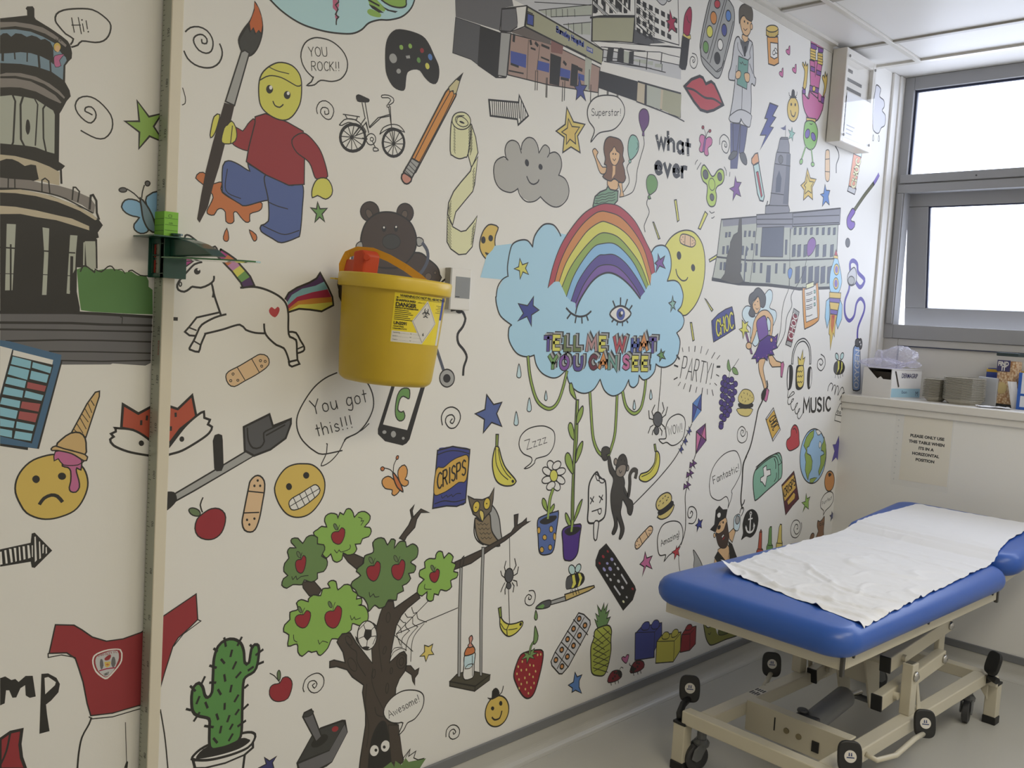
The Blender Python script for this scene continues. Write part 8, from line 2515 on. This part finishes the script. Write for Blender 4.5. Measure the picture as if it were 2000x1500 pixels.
MB().box(-.07, .03, -.02, .02, .1631, .1675).build('carton_blue_tab', mat('carton_blue', ''), ct)
pk = thing('clear_pouch', 'pale grey plastic pouch with a barcode standing left of the jar', 'pouch', (.553, 4.43, ZS), math.radians(-6))
m = MB(); m.prism([(-.05, 0), (.045, 0), (.05, .125), (-.035, .128)], lambda u, v: (u, .0 - v * .1, v), lambda u, v: (u * .94, .030 - v * .02, v)); m.build('pouch_body', mat('pouch_grey', 'b9bcc2', .3), pk, bevel=.004)
t = MB()
for i in range(9): t.quad((-.026 + i * .0032, -.0052, .014), (-.0245 + i * .0032, -.0052, .014), (-.0245 + i * .0032, -.0072, .034), (-.026 + i * .0032, -.0072, .034))
t.build('barcode', mat('barcode_ink', '5a5c60', .6), pk, fix=False)
def sheet(name, label, p, curl, m, cat='paper', rz=0, sx=.08, sy=.1, up=False):
    def fn(u, v):
        x, y = (u - .5) * sx, (v - .5) * sy; k = curl * (fold(u, v, 2.2, sx * 40) - .9) * .5
        return (x + .012 * (v ** 2 if up else 0), y * .18 if up else y, (v * sy if up else .004 + max(0, k))) if not up else (x - .02 * v, k * .4 - .02 * v, v * sy)
    o = crumple(name, 14, 14, fn, m); o.location = p; o.rotation_euler = (0, 0, rz); return tag(o, label, cat)
PAP = mat('paper_white', '')
sheet('paper_scrap', 'crumpled white paper lying flat at the front of the sill', (.63, 4.29, ZS), .012, PAP, rz=.5, sx=.13, sy=.08)
sheet('paper_strip', 'curled white paper strip standing in front of the jar', (.688, 4.40, ZS), .012, PAP, sx=.036, sy=.118, up=True)
bb_ = thing('blue_box_file', 'blue edged white box standing at the right end of the visible sill', 'box', (.745, 4.42, ZS))
MB().box(-.047, .15, -.05, .05, 0, .158).build('box_body', mat('box_white', 'dcdfe6', .4), bb_, bevel=.002)
MB().box(-.049, -.036, -.0515, -.0385, 0, .16).box(-.036, .15, -.0515, -.046, .0, .012).box(-.036, .15, -.0515, -.046, .06, .07).build('blue_edging', mat('edge_blue', '2f5fb4', .4), bb_, bevel=.001)
# ------------------------------------------------------------------ examination couch
co = thing('examination_couch', 'blue padded hydraulic examination couch on a cream metal base with castors', 'examination couch', (.625, 3.0, 0), math.radians(-2.5))
CRM = mat('cream_metal', 'c9c2ae', .4, coat=.2); BLK = mat('black_rubber', '1d1d1d', .5); CHR = mat('chrome', 'b8b6b2', .22, metal=1); GRY = mat('grey_cast', '6a6c6e', .4)
BLU = mat('blue_vinyl', '2f5aae', .34, bump=.035, bscale=420)
m = MB()
m.box(-.235, .285, -.602, -.560, .152, .195).box(-.24, .235, .600, .642, .152, .195)
m.box(-.195, -.148, -.560, .600, .152, .195).box(.20, .246, -.560, .600, .152, .195)
for x in (-.262, .248):
    m.box(x + .008, x + .034, -.585, -.575, .10, .155); m.box(x - .0 if x < 0 else x - .02, x + .03, .612, .63, .15, .19)
m.prism([(.20, .152), (.246, .152), (.246, .09)], lambda u, v: (u, .625, v), lambda u, v: (u, .632, v))
m.build('base_frame', CRM, co, bevel=.004)
m = MB().box(-.148, .20, -.372, -.366, .105, .203).box(-.148, .20, -.366, -.33, .197, .203)
cp = m.build('cross_plate', CRM, co, bevel=.0015)
t = MB()
for x, z in ((-.002, .155), (.040, .152)): t.cyl((x, -.3725, z), (x, -.376, z), .009, 16)
t.build('plate_bolt', mat('brass', '8f8468', .4, metal=.5), cp)
MB().box(-.046, -.042, -.3735, -.3725, .14, .182).box(.085, .108, -.376, -.3725, .125, .158).build('plate_slot', BLK, cp)
lbm = MB().box(-.190, -.153, -.30, -.235, .1952, .1957).build('rating_label', mat('label_white', ''), co)
t = MB()
for i in range(4): t.box(-.188 + i * .009, -.182 + i * .009, -.297, -.27 - (i % 2) * .006, .1958, .196); t.box(-.188 + i * .009, -.182 + i * .009, -.262, -.24, .1958, .196)
t.build('label_print', mat('label_ink', ''), lbm)
for x, y in ((-.262, -.605), (.232, -.605), (-.262, .640), (.232, .640)):
    f = MB().box(x, x + .043, y, y + .042, .028, .148).build('foot', CRM, co, bevel=.003)
    MB().box(x - .002, x + .045, y - .002, y + .044, 0, .0285).build('rubber_shoe', BLK, f, bevel=.003)
    MB().box(x - .0015, x + .0445, y - .0015, y + .0435, .1485, .157).build('end_plug', BLK, f, bevel=.002)
def castor(x, y, a):
    c = MB().cyl((x, y, .095), (x, y, .152), .015).tube([(x, y, .078), (x, y, .09), (x, y, .1)], [.024, .026, .018], 18).build('castor', GRY, co, smooth=False)
    d = Vector((math.cos(a), math.sin(a), 0)); s_ = Vector((-d.y, d.x, 0)); w = Vector((x, y, 0)) + d * .018
    m = MB()
    for sg in (-1, 1):
        pr_ = [(-.03, .085), (.0, .09), (.02, .075), (.028, .045), (.01, .034), (-.006, .04)]
        m.prism(pr_, lambda u, v: tuple(w + d * u + s_ * (.016 * sg) + Vector((0, 0, v))), lambda u, v: tuple(w + d * u + s_ * (.021 * sg) + Vector((0, 0, v))))
    m.build('fork', GRY, c, bevel=.002)
    z = Vector((0, 0, .042)); pts = [tuple(w + z + s_ * k) for k in (-.0125, -.009, .009, .0125)]
    MB().tube(pts, [.034, .0415, .0415, .034], 30).build('wheel', mat('tyre_grey', '3a3a3c', .5), c, smooth=False)
castor(-.200, -.535, -1.9); castor(.205, -.530, -1.3); castor(.190, .600, -1.35); castor(-.165, .590, 1.0)
for x, sg in ((.212, 1), (-.19, -1)):
    y0 = -.01 if sg > 0 else .03
    p_ = MB().box(x - .016, x + .018, y0 - .022, y0 + .022, .195, .362).prism([(y0 + .022, .33), (y0 + .022, .30), (y0 + .045, .197), (y0 + .075, .197)], lambda u, v: (x + .012, u, v), lambda u, v: (x + .017, u, v)).build('post', CRM, co, bevel=.003)
    MB().box(x - .010, x + .012, y0 - .016, y0 + .016, .3615, .3635).build('open_top', mat('socket_dark', '5e5c50', .6), p_)
    MB().tube([(x + sg * .018, y0, .322), (x + sg * .024, y0, .322), (x + sg * .030, y0, .322)], [.017, .016, .006], 20).build('bolt', CHR, p_, smooth=True)
def arm(name, p, q, out):
    a = MB().beam(p, q, .034, .050).build('lift_arm', CRM, co, bevel=.004); d = (Vector(p) - Vector(q)).normalized()
    MB().beam(tuple(Vector(p) + d * .003), tuple(Vector(p) - d * .004), .036, .052).build('end_plug', BLK, a, bevel=.002)
    e = Vector(q) - (Vector(q) - Vector(p)).normalized() * .02
    MB().tube([tuple(e + Vector((out * k, 0, 0))) for k in (.017, .023, .029)], [.016, .015, .006], 20).build('bolt', CHR, a, smooth=True)
    s0 = Vector(p) * .82 + Vector(q) * .18
    MB().cyl(tuple(s0 + Vector((out * .017, 0, 0))), tuple(s0 + Vector((out * .03, 0, 0))), .012, 16).build('spacer', CRM, a)
arm('upper', (.165, -.09, .358), (.165, .40, .402), 1); arm('lower', (.165, -.13, .243), (.165, .37, .288), 1)
arm('upper', (-.145, .02, .300), (-.145, .45, .390), -1); arm('lower', (-.145, .045, .187), (-.145, .47, .270), 1)
MB().box(.14, .158, .36, .41, .28, .50).build('link_plate', CRM, co, bevel=.003); MB().box(-.15, -.132, .41, .46, .27, .50).build('link_plate', CRM, co, bevel=.003)
MB().cyl((-.15, .385, .40), (.16, .385, .40), .017).build('cross_tube', CRM, co); MB().cyl((-.16, .02, .335), (.15, .02, .335), .018).build('cross_tube', CRM, co)
m = MB()
for x in (-.055, .05): m.prism([(.01, .36), (.12, .36), (.15, .15), (.145, .125), (.115, .115), (.085, .13), (.02, .30)], lambda u, v: (x - .004, u, v), lambda u, v: (x + .004, u, v))
m.box(-.051, .046, .055, .060, .22, .36)
br = m.build('actuator_bracket', CRM, co, bevel=.002)
MB().cyl((-.07, .118, .142), (.066, .118, .142), .011).build('pin', GRY, br)
ac = MB().tube([(0, -.22, .137), (0, -.205, .141), (0, .0, .172), (0, .012, .174)], [.027, .036, .036, .030], 24).build('lift_ram', mat('ram_grey', '77787a', .38), co, smooth=True)
MB().cyl((0, .01, .168), (0, .118, .160), .010).build('piston_rod', CHR, ac)
MB().box(-.045, .03, -.31, -.215, .105, .165).cyl((-.03, -.225, .165), (-.03, -.225, .178), .018).build('ram_motor', mat('motor_dark', '4c4d50', .45), ac, bevel=.006)
def pedal(pad, n, lever, r=.008, dark=False, back=False):
    n = Vector(n).normalized(); c = Vector(pad); up = (Vector((0, 0, 1)) - n * n.z).normalized(); rt = up.cross(n)
    lv = MB().tube(lever + [tuple(c - n * .006 - up * .03)], r, 10).build('pedal_lever', BLK if dark else CRM, co, smooth=True)
    out = [(.033 * math.copysign(abs(math.cos(a)) ** .6, math.cos(a)), .043 * math.copysign(abs(math.sin(a)) ** .6, math.sin(a))) for a in (i * math.pi / 16 for i in range(32))]
    pd_ = MB().prism(out, lambda u, v: tuple(c + rt * u + up * v + n * .006), lambda u, v: tuple(c + rt * u + up * v - n * .008)).build('pedal_pad', BLK, lv, bevel=.004)
    if not back:
        MB().tube([tuple(c + up * .002 + n * .0061), tuple(c + up * .002 + n * .0068)], .0165, 24).build('round_badge', mat('label_white', ''), pd_)
        t = MB(); f_ = lambda a, b: tuple(c + rt * a + up * (.002 + b) + n * .0072)
        for k in (-.0045, .0018): t.quad(f_(k - .001, .001), f_(k + .003, .001), f_(k + .0022, .010), f_(k - .0002, .010))
        t.quad(f_(-.0105, -.0045), f_(.0105, -.0045), f_(.0105, -.0015), f_(-.0105, -.0015)); t.build('badge_print', mat('badge_blue', '2a3a6a', .5), pd_, fix=False)
cv = (.62, -.70, .25)
pedal((-.285, -.495, .222), cv, [(-.245, -.595, .165), (-.262, -.575, .17), (-.275, -.54, .185)], .011, True)
pedal((-.262, -.030, .207), cv, [(-.19, -.20, .19), (-.225, -.12, .178), (-.25, -.06, .175)])
pedal((.283, -.545, .236), cv, [(.275, -.575, .18), (.28, -.55, .19)], .011, True)
pedal((.285, -.043, .196), cv, [(.246, -.36, .175), (.275, -.35, .165), (.292, -.26, .160), (.290, -.12, .172)])
pedal((.268, .588, .245), (.5, .75, -.25), [(.238, .615, .165), (.255, .61, .18), (.262, .60, .20)], .012, True, True)
MB().cyl((.258, .59, .192), (.29, .575, .188), .012, 14).build('pedal_stub', BLK, co)
m = MB().box(-.292, .288, -.648, -.623, .502, .538).box(-.292, .288, .46, .485, .502, .538).box(.263, .288, -.623, .46, .502, .538).box(-.292, -.267, -.623, .46, .502, .538).box(-.267, .263, -.32, -.29, .505, .535).box(-.267, .263, .1, .13, .505, .535)
tf = m.build('top_frame', CRM, co, bevel=.0025)
t = MB()
for y in (-.59, -.1, .44): t.cyl((.288, y, .532), (.2915, y, .532), .006, 10)
t.build('frame_screw', BLK, tf)
MB().box(.283, .2925, -.655, -.640, .488, .545).build('corner_bracket', mat('bracket_dark', '3c3a36', .5), tf, bevel=.002); MB().box(.280, .2925, .484, .496, .492, .540).build('hinge_bracket', mat('bracket_dark', ''), tf, bevel=.002)
def pad(hx, y0, y1, z0, z1, r, rc, bowl=0):
    """rounded cushion: plan corners rc, edge radius r"""
    m = MB(); k = 10; prof = []
    for i in range(9):
        a = -math.pi / 2 + math.pi * i / 8; prof.append((r - r * math.cos(a) * 1.0, (z0 + z1) / 2 + (z1 - z0) / 2 * math.sin(a)))
    prof = [(r + .02, z0 + .001)] + prof + [(r + .03, z1 + .001), (r + .1, z1 + .002)]
    def loop(ins, z):
        o = []; R = max(.004, rc - ins)
        for cx, cy, a0 in ((hx - rc, y1 - rc, 0), (-hx + rc, y1 - rc, 90), (-hx + rc, y0 + rc, 180), (hx - rc, y0 + rc, 270)):
            for i in range(k): a = math.radians(a0 + 90 * i / (k - 1)); e = max(0, ins - rc); o.append((cx + R * math.cos(a) - math.copysign(e, cx), cy + R * math.sin(a) - math.copysign(e, cy - (y0 + y1) / 2), z))
        return o
    n = 4 * k
    for ins, z in prof: m.v += loop(ins, z)
    for i in range(len(prof) - 1):
        for j in range(n): m.f.append((i * n + j, i * n + (j + 1) % n, (i + 1) * n + (j + 1) % n, (i + 1) * n + j))
    m.f.append(tuple(range(n))[::-1]); m.f.append(tuple((len(prof) - 1) * n + j for j in range(n))); return m
Z0, Z1 = .538, .622
pad(.326, -.705, .515, Z0, Z1, .042, .085).build('seat_cushion', BLU, co, smooth=True)
PV = (.535, .575); TL = math.radians(5.5)      # back section hinges up from here
def tip(x, y, z): d, h = y - PV[0], z - PV[1]; return (x, PV[0] + d * math.cos(TL) - h * math.sin(TL), PV[1] + d * math.sin(TL) + h * math.cos(TL))
b = pad(.326, .535, 1.075, .565, .648, .042, .085); b.v = [tip(*q) for q in b.v]; b.build('back_cushion', BLU, co, smooth=True)
m = MB().box(-.28, .275, .56, .585, .535, .563).box(.25, .275, .585, 1.03, .535, .563).box(-.28, -.255, .585, 1.03, .535, .563); m.v = [tip(*q) for q in m.v]; m.build('back_frame', CRM, co, bevel=.002)
# paper sheet: follows the cushion tops, creased
def top_z(x, y):
    def edge(hx, y0, y1, z0, z1, x, y, r=.042):
        ins = min(hx - abs(x), y - y0, y1 - y); zm, hz_ = (z0 + z1) / 2, (z1 - z0) / 2
        if ins <= 0: return zm
        k = min(1, ins / r); return zm + hz_ * math.sqrt(max(0, 1 - (1 - k) ** 2))
    if y < .50: return edge(.326, -.705, .53, Z0, Z1, x, y)
    if y < .58: 
        k = (y - .50) / .08; return edge(.326, -.705, .53, Z0, Z1, x, .49) * (1 - k) + tip(x, .6, edge(.326, .535, 1.075, .565, .648, x, .60))[2] * k
    return tip(x, y, edge(.326, .53, 1.075, .565, .648, x, y))[2]
LE = [(-.225, -.47), (-.262, -.15), (-.284, .2), (-.283, .49), (-.262, .70), (-.215, .985)]; RE = [(.312, -.592), (.296, -.25), (.278, .2), (.268, .46), (.235, .72), (.24, 1.0)]
def along(e, t):
    n = len(e) - 1; i = min(n - 1, int(t * n)); k = t * n - i; return Vector(e[i]) * (1 - k) + Vector(e[i + 1]) * k
NX, NY = 90, 190; ps = MB()
for j in range(NY + 1):
    for i in range(NX + 1):
        t, u = j / NY, i / NX; q = along(LE, t) * (1 - u) + along(RE, t) * u
        jag = .006 * (NZ.noise(Vector((t * 40, u * 3, 2))) if u in (0, 1) else 0); x, y = q.x + jag, q.y + (.006 * NZ.noise(Vector((u * 18, 7.7, 0))) if j in (0, NY) else 0)
        cr = abs(NZ.noise(Vector((x * 3.4 + y * 1.2, y * 6.5 - x * 2, .3)))); c2 = abs(NZ.noise(Vector((x * 7 - y * 3, y * 9 + x * 4, 4.3)))); soft = NZ.noise(Vector((x * 3, y * 2.2, 9)))
        cr3 = abs(NZ.noise(Vector((x * 16, y * 22 + x * 8, 2.1))))
        front = max(0, 1 - t * 1.6)
        z = .0035 + .007 * (max(0, .13 - cr) / .13) ** 1.5 * (.4 + front) + .0042 * (max(0, .11 - c2) / .11) ** 1.4 * (.35 + front) + .0035 * (soft + .5) + .0018 * max(0, .2 - cr3) / .2 * (.2 + front)
        if t > .66: z = z * .6 + .006 * min(1, (t - .66) / .06)
        if .56 < t < .70: z += .005 * math.sin(math.pi * (t - .56) / .14)
        z += .030 * max(0, 1 - math.hypot(u / .14, t / .045)) ** 1.2      # the lifted front corner
        ps.v.append((x, y, top_z(x, y) + z))
for j in range(NY):
    for i in range(NX): n = j * (NX + 1) + i; ps.f.append((n, n + 1, n + NX + 2, n + NX + 1))
po = ps.build('couch_roll_paper', mat('couch_paper', 'e6e6e8', .75, bump=.05, bscale=500), smooth=True)
po.location = co.location; po.rotation_euler = co.rotation_euler
tag(po, 'creased white paper sheet spread over the blue couch', 'paper sheet')
